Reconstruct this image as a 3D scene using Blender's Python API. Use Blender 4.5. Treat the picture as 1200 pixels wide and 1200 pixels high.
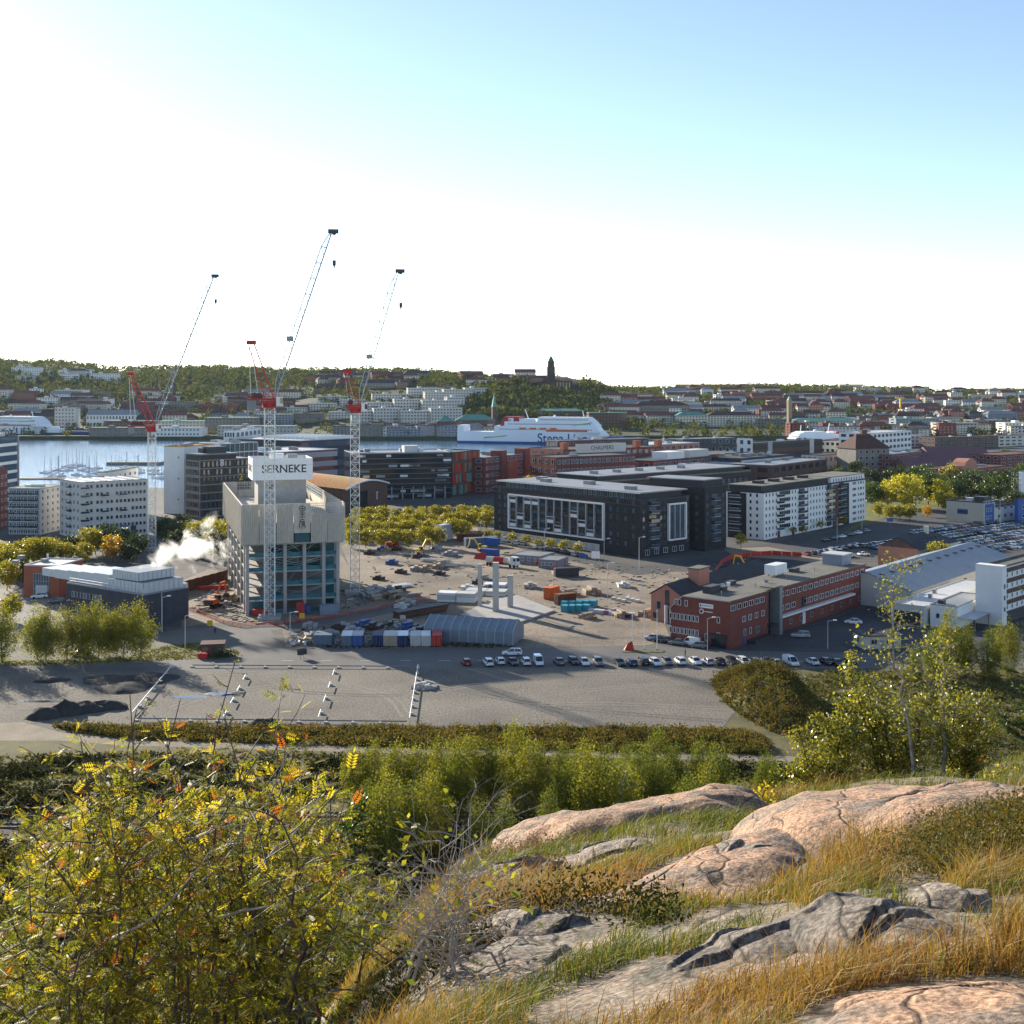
import bpy, math, random
import numpy as np
R = math.radians
PI = math.pi
random.seed(7)
rng = np.random.default_rng(7)
SC = bpy.context.scene
for o in list(bpy.data.objects):
    bpy.data.objects.remove(o, do_unlink=True)
COL = SC.collection

# ------------------------------------------------------------------ camera
EYE = 62.0            # metres above the flat ground
FP = 1400.0           # focal length in pixels of the 1200 px photograph
HY = 455.0            # eye level row
cam_d = bpy.data.cameras.new('camera')
cam_d.sensor_width = 36.0
cam_d.lens = 36.0 * FP / 1200.0
cam_d.shift_y = -(600.0 - HY) / 1200.0
cam_d.clip_start = 0.2
cam_d.clip_end = 30000.0
cam = bpy.data.objects.new('camera', cam_d)
COL.objects.link(cam)
cam.location = (0, 0, EYE)
cam.rotation_euler = (R(90), 0, 0)
SC.camera = cam

# ------------------------------------------------------------------ sky and sun
SUN_DIR = np.array([-0.62, 0.78]); SUN_DIR /= np.linalg.norm(SUN_DIR)
SUN_EL = R(17.5)
world = bpy.data.worlds.new('World')
SC.world = world
world.use_nodes = True
wn = world.node_tree
bg = wn.nodes['Background']
sky = wn.nodes.new('ShaderNodeTexSky')
sky.sky_type = 'NISHITA'
sky.sun_disc = False
sky.sun_elevation = SUN_EL
sky.sun_rotation = math.atan2(SUN_DIR[0], SUN_DIR[1])
sky.altitude = 50
sky.air_density = 0.58
sky.dust_density = 0.10
sky.ozone_density = 0.0
wn.links.new(sky.outputs[0], bg.inputs[0])
bg.inputs[1].default_value = 0.13
sun_d = bpy.data.lights.new('sun', 'SUN')
sun_d.energy = 5.0
sun_d.angle = R(0.55)
sun_d.color = (1.0, 0.90, 0.74)
sun = bpy.data.objects.new('sun', sun_d)
COL.objects.link(sun)
sun.location = (-300, 400, 300)
_ce = math.cos(SUN_EL)
_to = np.array([SUN_DIR[0]*_ce, SUN_DIR[1]*_ce, math.sin(SUN_EL)])
from mathutils import Vector, Matrix
sun.rotation_euler = Vector(_to).to_track_quat('Z', 'Y').to_euler()

SC.view_settings.view_transform = 'Standard'
SC.view_settings.look = 'None'
SC.view_settings.exposure = 1.1
SC.view_settings.gamma = 1.0
SC.render.engine = 'CYCLES'
SC.cycles.use_denoising = True
try:
    SC.cycles.denoiser = 'OPENIMAGEDENOISE'
except Exception:
    pass
SC.cycles.max_bounces = 6
SC.cycles.diffuse_bounces = 3
SC.cycles.glossy_bounces = 3
SC.cycles.transmission_bounces = 3
SC.cycles.volume_bounces = 3
SC.cycles.transparent_max_bounces = 6

# ------------------------------------------------------------------ placing
def GX(px, D):
    return (px - 600.0) / FP * D
def ZY(py, D):
    return EYE - (py - HY) * D / FP
def G(px, py, z=0.0):
    D = FP * (EYE - z) / (py - HY)
    return (GX(px, D), D)

# ------------------------------------------------------------------ noise
def _hash(ix, iy, seed):
    h = (ix.astype(np.int64) * 374761393 + iy.astype(np.int64) * 668265263 + seed * 144665) & 0x7fffffff
    h = ((h ^ (h >> 13)) * 1274126177) & 0x7fffffff
    h = h ^ (h >> 16)
    return (h & 0xffff) / 65535.0
def vnoise(x, y, seed=0):
    x = np.asarray(x, float); y = np.asarray(y, float)
    x, y = np.broadcast_arrays(x, y)
    ix = np.floor(x); iy = np.floor(y)
    fx = x - ix; fy = y - iy
    fx = fx*fx*(3-2*fx); fy = fy*fy*(3-2*fy)
    a = _hash(ix, iy, seed); b = _hash(ix+1, iy, seed)
    c = _hash(ix, iy+1, seed); d = _hash(ix+1, iy+1, seed)
    return (a*(1-fx)+b*fx)*(1-fy) + (c*(1-fx)+d*fx)*fy
def fbm(x, y, seed=0, octv=4):
    s = 0.0; a = 0.5; t = 0.0
    x = np.asarray(x, float); y = np.asarray(y, float)
    for k in range(octv):
        s = s + a * vnoise(x, y, seed + k*17); t += a
        x = x*2.03 + 3.1; y = y*2.03 + 1.7; a *= 0.5
    return s / t
def sstep(a, b, x):  # a may be larger than b
    t = np.clip((np.asarray(x, float)-a)/(b-a), 0, 1)
    return t*t*(3-2*t)

# ------------------------------------------------------------------ materials
MATS = {}
def _nodes(name):
    m = bpy.data.materials.new(name); m.use_nodes = True
    nt = m.node_tree
    return m, nt, nt.nodes['Principled BSDF']
def rgba(c): return (c[0], c[1], c[2], 1.0)
def mat(name, col, rough=0.8, var=0.25, scale=1.0, col2=None, bump=0.0, bscale=None, metal=0.0, spec=0.3,
        stretch=(1,1,1), fine=0.0, fscale=14):
    """noise-mottled paint, plaster, asphalt, brick ... in object coordinates"""
    if name in MATS: return MATS[name]
    m, nt, p = _nodes(name)
    L = nt.links
    tc = nt.nodes.new('ShaderNodeTexCoord')
    mp = nt.nodes.new('ShaderNodeMapping'); mp.inputs['Scale'].default_value = stretch
    L.new(tc.outputs['Object'], mp.inputs[0])
    n = nt.nodes.new('ShaderNodeTexNoise'); n.inputs['Scale'].default_value = scale
    n.inputs['Detail'].default_value = 5.0; n.inputs['Roughness'].default_value = 0.65
    L.new(mp.outputs[0], n.inputs['Vector'])
    r = nt.nodes.new('ShaderNodeValToRGB')
    r.color_ramp.elements[0].position = 0.32; r.color_ramp.elements[1].position = 0.68
    c2 = col2 if col2 is not None else tuple(min(1, c*(1+var)) for c in col)
    c1 = col if col2 is not None else tuple(c*(1-var) for c in col)
    r.color_ramp.elements[0].color = rgba(c1); r.color_ramp.elements[1].color = rgba(c2)
    L.new(n.outputs[0], r.inputs[0])
    out = r.outputs[0]
    if fine > 0:
        n2 = nt.nodes.new('ShaderNodeTexNoise'); n2.inputs['Scale'].default_value = scale*fscale
        n2.inputs['Detail'].default_value = 3.0
        L.new(mp.outputs[0], n2.inputs['Vector'])
        r2 = nt.nodes.new('ShaderNodeValToRGB')
        r2.color_ramp.elements[0].position = 0.35; r2.color_ramp.elements[1].position = 0.65
        r2.color_ramp.elements[0].color = (1-fine,)*3 + (1,); r2.color_ramp.elements[1].color = (1+fine*0.6,)*3 + (1,)
        L.new(n2.outputs[0], r2.inputs[0])
        mx = nt.nodes.new('ShaderNodeMixRGB'); mx.blend_type = 'MULTIPLY'; mx.inputs[0].default_value = 1
        L.new(out, mx.inputs[1]); L.new(r2.outputs[0], mx.inputs[2]); out = mx.outputs[0]
    L.new(out, p.inputs['Base Color'])
    p.inputs['Roughness'].default_value = rough
    p.inputs['Metallic'].default_value = metal
    p.inputs['Specular IOR Level'].default_value = spec
    if bump > 0:
        nb = nt.nodes.new('ShaderNodeTexNoise'); nb.inputs['Scale'].default_value = bscale or scale*4
        nb.inputs['Detail'].default_value = 6.0
        L.new(tc.outputs['Object'], nb.inputs['Vector'])
        b = nt.nodes.new('ShaderNodeBump'); b.inputs['Strength'].default_value = bump
        b.inputs['Distance'].default_value = 0.1
        L.new(nb.outputs[0], b.inputs['Height']); L.new(b.outputs[0], p.inputs['Normal'])
    MATS[name] = m
    return m
def leafmat(name, cols, trans=0.4, rough=0.4, spec=0.4):
    """leaf colour picked at random for every leaf (mesh island), light shining through"""
    if name in MATS: return MATS[name]
    m, nt, p = _nodes(name)
    L = nt.links
    g = nt.nodes.new('ShaderNodeNewGeometry')
    r = nt.nodes.new('ShaderNodeValToRGB')
    el = r.color_ramp.elements
    while len(el) < len(cols): el.new(0.5)
    for i, c in enumerate(cols):
        el[i].position = i / max(1, len(cols)-1); el[i].color = rgba(c)
    L.new(g.outputs['Random Per Island'], r.inputs[0])
    L.new(r.outputs[0], p.inputs['Base Color'])
    p.inputs['Roughness'].default_value = rough
    p.inputs['Specular IOR Level'].default_value = spec
    t = nt.nodes.new('ShaderNodeBsdfTranslucent')
    mul = nt.nodes.new('ShaderNodeMixRGB'); mul.blend_type = 'MULTIPLY'; mul.inputs[0].default_value = 1
    mul.inputs[2].default_value = (1.5, 1.45, 0.7, 1)
    L.new(r.outputs[0], mul.inputs[1]); L.new(mul.outputs[0], t.inputs[0])
    mx = nt.nodes.new('ShaderNodeMixShader'); mx.inputs[0].default_value = trans
    L.new(p.outputs[0], mx.inputs[1]); L.new(t.outputs[0], mx.inputs[2])
    L.new(mx.outputs[0], nt.nodes['Material Output'].inputs[0])
    MATS[name] = m
    return m
def islandmat(name, cols, rough=0.8, spec=0.3):
    if name in MATS: return MATS[name]
    m, nt, p = _nodes(name)
    g = nt.nodes.new('ShaderNodeNewGeometry')
    r = nt.nodes.new('ShaderNodeValToRGB'); r.color_ramp.interpolation = 'CONSTANT'
    el = r.color_ramp.elements
    while len(el) < len(cols): el.new(0.5)
    for i, c in enumerate(cols):
        el[i].position = i / len(cols); el[i].color = rgba(c)
    nt.links.new(g.outputs['Random Per Island'], r.inputs[0])
    nt.links.new(r.outputs[0], p.inputs['Base Color'])
    p.inputs['Roughness'].default_value = rough; p.inputs['Specular IOR Level'].default_value = spec
    MATS[name] = m
    return m
def glass(name, col=(0.02,0.03,0.04), rough=0.06, var=0.5):
    """dark window glass: base colour differs at random from object to object"""
    if name in MATS: return MATS[name]
    m, nt, p = _nodes(name)
    g = nt.nodes.new('ShaderNodeObjectInfo')
    r = nt.nodes.new('ShaderNodeValToRGB')
    r.color_ramp.elements[0].color = rgba(tuple(c*0.5 for c in col))
    r.color_ramp.elements[1].color = rgba(tuple(c*(1+3*var) for c in col))
    nt.links.new(g.outputs['Random'], r.inputs[0]); nt.links.new(r.outputs[0], p.inputs['Base Color'])
    p.inputs['Roughness'].default_value = rough
    p.inputs['Specular IOR Level'].default_value = 0.8
    MATS[name] = m
    return m

# ------------------------------------------------------------------ mesh builder
class MB:
    def __init__(s): s.v = []; s.f = []; s.m = []; s.mats = []
    def mi(s, m):
        m = MATS[m] if isinstance(m, str) else m
        if m not in s.mats: s.mats.append(m)
        return s.mats.index(m)
    def add(s, vs, fs, m):
        b = len(s.v); k = s.mi(m)
        s.v.extend(tuple(map(float, v)) for v in vs)
        for f in fs:
            s.f.append(tuple(b+i for i in f)); s.m.append(k)
        return s
    def box(s, x0, x1, y0, y1, z0, z1, m):
        vs = [(x0,y0,z0),(x1,y0,z0),(x1,y1,z0),(x0,y1,z0),(x0,y0,z1),(x1,y0,z1),(x1,y1,z1),(x0,y1,z1)]
        return s.add(vs, [(3,2,1,0),(4,5,6,7),(0,1,5,4),(1,2,6,5),(2,3,7,6),(3,0,4,7)], m)
    def prism(s, poly, z0, z1, m, mtop=None):
        n = len(poly)
        vs = [(p[0],p[1],z0) for p in poly] + [(p[0],p[1],z1) for p in poly]
        fs = [(i,(i+1)%n,n+(i+1)%n,n+i) for i in range(n)] + [tuple(range(n-1,-1,-1))]
        s.add(vs, fs, m)
        b = len(s.v) - n
        s.f.append(tuple(range(b, b+n))); s.m.append(s.mi(mtop or m))
        return s
    def extr(s, prof, y0, y1, m):
        """profile in x-z, extruded along y"""
        n = len(prof)
        vs = [(p[0],y0,p[1]) for p in prof] + [(p[0],y1,p[1]) for p in prof]
        fs = [(i,(i+1)%n,n+(i+1)%n,n+i) for i in range(n)] + [tuple(range(n-1,-1,-1)), tuple(range(n,2*n))]
        return s.add(vs, fs, m)
    def extrx(s, prof, x0, x1, m):
        """profile in y-z, extruded along x"""
        n = len(prof)
        vs = [(x0,p[0],p[1]) for p in prof] + [(x1,p[0],p[1]) for p in prof]
        fs = [(i,(i+1)%n,n+(i+1)%n,n+i) for i in range(n)] + [tuple(range(n-1,-1,-1)), tuple(range(n,2*n))]
        return s.add(vs, fs, m)
    def bar(s, a, b, r, m, n=4, r2=None):
        a = np.array(a, float); b = np.array(b, float); r2 = r if r2 is None else r2
        d = b-a; L = np.linalg.norm(d)
        if L < 1e-6: return s
        d /= L
        h = np.array([0,0,1.0]) if abs(d[2]) < 0.9 else np.array([1.0,0,0])
        u = np.cross(d, h); u /= np.linalg.norm(u); w = np.cross(d, u)
        vs = []
        for c, rr in ((a, r), (b, r2)):
            for k in range(n):
                t = 2*PI*(k+0.5)/n
                vs.append(c + rr*(math.cos(t)*u + math.sin(t)*w))
        fs = [(k,(k+1)%n,n+(k+1)%n,n+k) for k in range(n)] + [tuple(range(n-1,-1,-1)), tuple(range(n,2*n))]
        return s.add(vs, fs, m)
    def cyl(s, x, y, z0, z1, r, m, n=12, r2=None):
        return s.bar((x,y,z0), (x,y,z1), r, m, n, r2)
    def quad(s, a, b, c, d, m): return s.add([a,b,c,d], [(0,1,2,3)], m)
    def mesh(s, name, smooth=False):
        me = bpy.data.meshes.new(name)
        me.from_pydata(s.v, [], s.f)
        for m in s.mats: me.materials.append(m)
        if len(s.mats) > 1: me.polygons.foreach_set('material_index', s.m)
        if smooth: me.polygons.foreach_set('use_smooth', [True]*len(me.polygons))
        me.update()
        return me
def npmesh(name, V, F, m, smooth=False):
    """V (n,3), F (m,k) arrays -> mesh"""
    V = np.asarray(V, np.float32); F = np.asarray(F, np.int32)
    me = bpy.data.meshes.new(name)
    me.vertices.add(len(V)); me.vertices.foreach_set('co', V.ravel())
    nf, k = F.shape
    me.loops.add(nf*k); me.loops.foreach_set('vertex_index', F.ravel())
    me.polygons.add(nf)
    me.polygons.foreach_set('loop_start', np.arange(0, nf*k, k, dtype=np.int32))
    me.polygons.foreach_set('loop_total', np.full(nf, k, np.int32))
    if smooth: me.polygons.foreach_set('use_smooth', np.ones(nf, bool))
    me.update(calc_edges=True); me.validate()
    me.materials.append(MATS[m] if isinstance(m, str) else m)
    return me

# ------------------------------------------------------------------ objects
def link(name, data, parent=None, loc=(0,0,0), rz=0.0, scale=None):
    o = bpy.data.objects.new(name, data.mesh(name) if isinstance(data, MB) else data)
    COL.objects.link(o)
    if parent is not None: o.parent = parent
    o.location = loc
    if rz: o.rotation_euler = (0, 0, rz)
    if scale is not None: o.scale = scale
    return o
def tag(o, label, cat, group=None):
    o['label'] = label; o['category'] = cat
    if group: o['group'] = group
    return o
def thing(name, label, cat, loc=(0,0,0), rz=0.0, group=None):
    o = link(name, None, None, loc, rz)
    return tag(o, label, cat, group)
def struct(name, data, loc=(0,0,0)):
    o = link(name, data, None, loc); o['kind'] = 'structure'; return o
def stuff(name, data, label, cat, loc=(0,0,0)):
    o = link(name, data, None, loc); o['kind'] = 'stuff'; return tag(o, label, cat)
CHILDREN = {}
def copy_tree(root, loc, rz=0.0, scale=None, label=None, group=None):
    kids = {}
    if root.name not in CHILDREN:
        CHILDREN[root.name] = [(c, [g for g in c.children]) for c in root.children]
    r = root.copy(); COL.objects.link(r)
    r.location = loc; r.rotation_euler = (0, 0, rz)
    if scale is not None: r.scale = scale if hasattr(scale, '__len__') else (scale,)*3
    if label: r['label'] = label
    if group: r['group'] = group
    for c, gs in CHILDREN[root.name]:
        k = c.copy(); COL.objects.link(k); k.parent = r
        for g in gs:
            q = g.copy(); COL.objects.link(q); q.parent = k
    return r
# ------------------------------------------------------------------ palette
mat('soil_grass', (0.075,0.075,0.025), 0.95, 0, 0.22, (0.17,0.14,0.055), bump=0.5, bscale=3.0, fine=0.3)
mat('hill_soil', (0.06,0.05,0.02), 0.95, 0, 1.2, (0.14,0.10,0.035), bump=0.6, bscale=9.0, fine=0.3)
mat('dirt', (0.115,0.092,0.07), 0.95, 0, 0.03, (0.34,0.27,0.195), bump=0.35, bscale=3, fine=0.35, fscale=40)  # strong mottle also paints in the dark shadow patches of the site
mat('gravel', (0.125,0.112,0.094), 0.95, 0, 0.04, (0.235,0.205,0.16), bump=0.5, bscale=4.0, fine=0.5, fscale=60)
mat('asphalt', (0.05,0.05,0.052), 0.85, 0, 0.06, (0.085,0.082,0.08), bump=0.15, bscale=3, fine=0.15)
mat('asphalt_pale', (0.10,0.096,0.09), 0.9, 0, 0.05, (0.165,0.155,0.14), bump=0.15, bscale=3, fine=0.15, fscale=40)
mat('paving', (0.17,0.16,0.15), 0.9, 0, 0.1, (0.24,0.225,0.205), fine=0.15)
mat('lawn', (0.10,0.12,0.025), 0.95, 0, 0.15, (0.19,0.18,0.05), bump=0.5, bscale=2, fine=0.3)
mat('track_dirt', (0.20,0.165,0.115), 0.95, 0, 0.2, (0.30,0.25,0.18), bump=0.3, fine=0.25)
mat('dark_soil', (0.028,0.027,0.027), 0.95, 0, 0.5, (0.065,0.06,0.055), bump=0.8, bscale=1.2, fine=0.3)
mat('white_paint', (0.78,0.78,0.76), 0.6, 0.05, 0.6)
mat('kerb_stone', (0.3,0.29,0.28), 0.85, 0.15, 0.6)
mat('city_ground', (0.06,0.06,0.058), 0.9, 0, 0.02, (0.12,0.112,0.10), fine=0.2)
mat('far_hill', (0.028,0.042,0.014), 0.95, 0, 0.012, (0.06,0.065,0.025), fine=0.3)

def poly_sheet(name, pts, z, m, kind='structure', uneven=0.0):
    mb = MB(); mb.add([(p[0], p[1], z) for p in pts], [tuple(range(len(pts)))], m)
    me = mb.mesh(name)
    import bmesh
    bm = bmesh.new(); bm.from_mesh(me)
    bmesh.ops.triangulate(bm, faces=bm.faces[:])
    for f in bm.faces:
        if f.normal.z < 0: f.normal_flip()
    bm.to_mesh(me); bm.free()
    return struct(name, me)
def pxsheet(name, pxs, z, m):
    return poly_sheet(name, [G(*p) for p in pxs], z, m)

# ------------------------------------------------------------------ ground this side of the river
bank = [(-2600,700),(-700,720),(-420,745),(-215,745),(-236,880),(-256,960),(-150,1030),(-60,1130),(60,1180),(130,1200),(175,1400),(268,1402),(280,1262),(425,1262),(440,1410),(2600,1468)]
poly_sheet('ground', [(-2600,-400)] + [(2600,-400)] + bank[::-1], 0.0, 'city_ground')
qb = MB()
for a, b in zip(bank[:-1], bank[1:]):
    qb.quad((a[0],a[1],-3.0),(b[0],b[1],-3.0),(b[0],b[1],0.02),(a[0],a[1],0.02),'kerb_stone')
struct('quay_edge', qb)

# grass strip, gravel lot, streets, building site
poly_sheet('meadow', [(-420,40),(420,40),(420,216),G(1010,818),G(880,818),G(848,853),(-420,217)], 0.008, 'soil_grass')
pxsheet('gravel_lot', [(-420,846),(100,848),(480,851),(846,853),(868,825),(905,784),(480,783),(250,787),(-420,790)], 0.016, 'gravel')
pxsheet('road', [(-420,790),(250,787),(480,783),(905,784),(1010,783),(1500,783),(1500,768),(1010,765),(870,763),(760,757),(620,760),(520,760),(335,759),(322,748),(318,739),(420,727),(470,716),(555,700),(540,697),(420,716),(340,731),(300,735),(213,736),(150,752),(-420,762)], 0.016, 'asphalt_pale')
pxsheet('verge', [(-420,784),(70,780),(150,776),(278,770),(282,763),(232,752),(195,756),(150,769),(60,773),(-420,778)], 0.024, 'lawn')
pxsheet('building_site', [(560,762),(335,758),(330,733),(405,722),(470,716),(420,690),(400,640),(430,622),(520,600),(580,625),(640,640),(745,668),(830,672),(880,662),(930,670),(790,690),(765,700),(786,748),(760,756),(620,760)], 0.008, 'dirt')
pxsheet('construction_yard', [(213,735),(268,728),(290,733),(330,731),(405,721),(470,705),(420,680),(400,650),(260,660),(215,680)], 0.012, 'dirt')
pxsheet('office_forecourt', [(790,758),(870,763),(1010,765),(1500,768),(1500,690),(1090,672),(1015,690),(1015,712),(900,750),(850,760)], 0.02, 'asphalt')
pxsheet('street', [(560,610),(590,632),(660,646),(750,664),(812,655),(880,641),(1000,619),(1100,600),(1200,588),(1400,575),(1400,585),(1200,604),(1020,630),(935,650),(860,664),(745,674),(640,652),(560,628)], 0.012, 'asphalt')
pxsheet('car_park', [(935,651),(1020,631),(1200,605),(1700,575),(1700,640),(1250,662),(1130,655),(1040,648),(980,660)], 0.02, 'asphalt')
pxsheet('park_lawn', [(985,627),(1020,612),(1060,600),(1130,592),(1130,575),(1015,590),(1013,606)], 0.016, 'lawn')
pxsheet('mound_ground', [(890,860),(1500,900),(1500,784),(1000,784),(905,786)], 0.024, 'soil_grass')
pxsheet('boulevard', [(-300,690),(28,690),(75,705),(170,742),(100,745),(-300,735)], 0.012, 'paving')
pxsheet('back_street', [(-300,655),(120,640),(230,625),(400,622),(560,600),(640,590),(560,588),(400,600),(230,610),(100,632),(-300,630)], 0.010, 'asphalt')
pxsheet('dug_plot', [(836,674),(850,657),(905,651),(972,657),(940,668),(885,680)], 0.026, 'dark_soil')
pxsheet('sandy_path', [(848,643),(900,641),(950,651),(1000,660),(985,664),(930,656),(860,652)], 0.03, 'track_dirt')
# wheel tracks worn into the gravel lot and the site ground
mat('gravel_worn', (0.20,0.178,0.145), 0.95, 0, 0.3, (0.27,0.24,0.195), fine=0.3, fscale=30); mat('gravel_wet', (0.085,0.078,0.07), 0.9, 0, 0.3, (0.13,0.12,0.105), fine=0.3, fscale=30)
def wheel_track(p0, p1, bend, m, z=0.03, gap=1.7, w=0.28):
    A = np.array(G(*p0)); Bq = np.array(G(*p1)); d = Bq-A; n_ = np.array([-d[1], d[0]])/np.linalg.norm(d)
    for sg in (-0.5, 0.5):
        mb = MB(); prev = None
        for k in range(17):
            f = k/16; c = A+d*f+n_*(bend*math.sin(PI*f)+sg*gap+0.35*math.sin(f*9+bend)); ww = w*(0.75+0.5*random.random())
            q = ((c[0]-n_[0]*ww, c[1]-n_[1]*ww, z), (c[0]+n_[0]*ww, c[1]+n_[1]*ww, z))
            if prev: mb.quad(prev[0], q[0], q[1], prev[1], m)
            prev = q
        struct('wheel_track', mb)
for k, (p0, p1, bd, m) in enumerate((((500,840),(845,800),6,'gravel_worn'),((500,800),(850,845),-5,'gravel_wet'),((520,830),(860,830),3,'gravel_worn'),((400,800),(478,840),3,'gravel_worn'),((300,800),(470,815),-4,'gravel_wet'),((200,830),(380,800),5,'gravel_worn'),((60,815),(280,790),5,'gravel_worn'),((510,812),(800,790),7,'gravel_worn'),((-40,830),(160,812),-4,'gravel_worn'),
    ((560,690),(740,735),6,'gravel_worn'),((480,660),(700,700),-6,'gravel_worn'),((620,660),(760,710),5,'gravel_worn'),((600,705),(700,745),-4,'gravel_wet'),((440,655),(600,690),8,'gravel_wet'),((650,675),(780,690),3,'gravel_wet'),((620,745),(780,745),-3,'gravel_worn'))):
    wheel_track(p0, p1, bd, m, 0.03+0.0013*k)
# the dirt track and the railway in the meadow
pxsheet('track', [(-420,895),(0,868),(70,868),(150,874),(300,878),(480,884),(640,886),(870,892),(1100,892),(1100,887),(870,886),(640,880),(480,877),(300,872),(150,868),(70,858),(25,846),(-60,850),(-420,868)], 0.018, 'track_dirt')
mat('ballast', (0.06,0.05,0.042), 0.95, 0, 0.8, (0.13,0.11,0.095), bump=0.6, fine=0.4)
poly_sheet('railway_bed', [(-420,166),(420,166),(420,176),(-420,176)], 0.02, 'ballast')
mat('rail_steel', (0.10,0.07,0.055), 0.5, 0.3, 2.0, metal=0.6)
for k, yy in enumerate((168.4, 169.9, 172.8, 174.3)):
    tag(link('rail', MB().box(-420,420,yy-0.04,yy+0.04,0.02,0.2,'rail_steel')), 'rusty steel rail running through the dark meadow below the rocks', 'rail', 'railway rails')

# river and the far shore
def water():
    m, nt, p = _nodes('water')
    tc = nt.nodes.new('ShaderNodeTexCoord')
    mp = nt.nodes.new('ShaderNodeMapping'); mp.inputs['Scale'].default_value = (0.05, 0.25, 1)
    n = nt.nodes.new('ShaderNodeTexNoise'); n.inputs['Scale'].default_value = 1.0; n.inputs['Detail'].default_value = 6
    b = nt.nodes.new('ShaderNodeBump'); b.inputs['Strength'].default_value = 0.35; b.inputs['Distance'].default_value = 1.0
    L = nt.links
    L.new(tc.outputs['Object'], mp.inputs[0]); L.new(mp.outputs[0], n.inputs['Vector'])
    L.new(n.outputs[0], b.inputs['Height']); L.new(b.outputs[0], p.inputs['Normal'])
    p.inputs['Base Color'].default_value = (0.06,0.13,0.20,1)
    p.inputs['Roughness'].default_value = 0.12
    p.inputs['IOR'].default_value = 1.33
    MATS['water'] = m
water()
poly_sheet('river', [(-3000,640),(3000,640),(3000,1700),(-3000,1700)], -2.0, 'water')

SKYL = ([-900,-300,0,60,110,140,200,250,300,350,400,440,480,540,600,640,690,740,800,850,900,950,1000,1050,1100,1200,1500,2100],
        [430,426,426,425,430,435,433,431,434,436,436,435,437,441,446,451,455,456,457,455,453,456,456,457,460,462,462,464])
FAR0 = 1478.0
def farz(x, y):
    x = np.asarray(x, float); y = np.asarray(y, float)
    px = 600 + FP*x/np.maximum(y, 1)
    rp = np.interp(px, *SKYL)
    Dr = 2650.0 + 200*np.sin(px/130.0)
    zr = EYE - (rp-HY)*Dr/FP
    t = np.clip((y-1540)/(Dr-1540), 0, 1)
    f = sstep(0, 1, t)**1.15
    z = 2.5 + (zr-4)*f
    # Masthugget hill and the church hill
    z = z + 30*np.exp(-((x+150)/230)**2 - ((y-1990)/260)**2)
    z = z + 36*np.exp(-((x-95)/120)**2 - ((y-2010)/190)**2)
    z = z + (fbm(x/170, y/170, 5)-0.5)*14*sstep(1600, 1900, y)
    z = z - np.clip(y-Dr, 0, None)*0.012
    return np.where(y < 1500, 2.0, z)
def far_hit(px, py):
    D = np.arange(1482.0, 3600.0, 4.0)
    x = GX(px, D)
    ray = EYE - (py-HY)*D/FP
    k = np.nonzero(farz(x, D) >= ray)[0]
    d = D[k[0]] if len(k) else 2600.0
    return GX(px, d), d, float(farz(GX(px, d), d))
def far_mesh():
    ys = np.concatenate([[FAR0, FAR0+0.5], np.arange(1500, 3300, 22.0), np.arange(3300, 9001, 300.0)])
    ts = np.linspace(-0.95, 0.95, 190)
    V = []
    for j, y in enumerate(ys):
        x = ts*y
        z = farz(x, np.full_like(x, y))
        if j == 0: z = np.full_like(x, -3.0)
        V.append(np.stack([x, np.full_like(x, y), z], 1))
    V = np.concatenate(V); n = len(ts)
    F = [(j*n+i, j*n+i+1, (j+1)*n+i+1, (j+1)*n+i) for j in range(len(ys)-1) for i in range(n-1)]
    return npmesh('far_hills', V, F, 'far_hill', True)
struct('hills', far_mesh())

# ------------------------------------------------------------------ the rocky hillside the camera stands on
def hillz(x, y):
    x = np.asarray(x, float); y = np.asarray(y, float)
    drop = 1.1 + 0.327*np.maximum(y, -3.5) - 0.175*np.clip(x, -30, 6) - 0.10*np.clip(x-6, 0, 30)
    d = np.clip(-0.4 - x, 0, None)
    drop = drop + 0.6*d + 0.08*np.minimum(d, 8)**2
    yr = 19.0 + np.clip(x, -6, 10)*0.25
    e = np.clip(y - yr, 0, None)
    drop = drop + 0.75*e*e/(e+9.0)
    drop = drop + (fbm(x/1.9, y/1.9, 11, 4)-0.5)*0.55*np.clip(y/8, 0.15, 1.0)
    drop = drop + (fbm(x/14, y/14, 12, 3)-0.5)*5.0*sstep(24, 60, y)
    z = EYE - drop
    k = 4.0
    return np.where(z > 30, z, np.log1p(np.exp(np.clip(z/k, -40, 40)))*k - 0.6)
def hill_hit(px, py, d0=2.0, d1=120.0):
    D = np.arange(d0, d1, 0.05)
    x = GX(px, D); ray = EYE - (py-HY)*D/FP
    k = np.nonzero(hillz(x, D) >= ray)[0]
    d = D[k[0]] if len(k) else d1
    return float(GX(px, d)), float(d), float(hillz(GX(px, d), d))
def hill_mesh():
    ys = np.concatenate([np.arange(-30, 2, 2.0), np.arange(2, 26, 0.22), 26*1.035**np.arange(0, 45)])
    sx = np.sinh(np.linspace(-4.2, 4.2, 230))/np.sinh(4.2)
    V = []
    for y in ys:
        w = 40 + max(y, 0)*2.2
        x = sx*w + (0.08*max(y,0) if False else 0)
        V.append(np.stack([x, np.full_like(x, y), hillz(x, np.full_like(x, y))], 1))
    V = np.concatenate(V); n = len(sx)
    F = [(j*n+i, j*n+i+1, (j+1)*n+i+1, (j+1)*n+i) for j in range(len(ys)-1) for i in range(n-1)]
    return npmesh('hillside', V, F, 'granite_slope', True)

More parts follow.
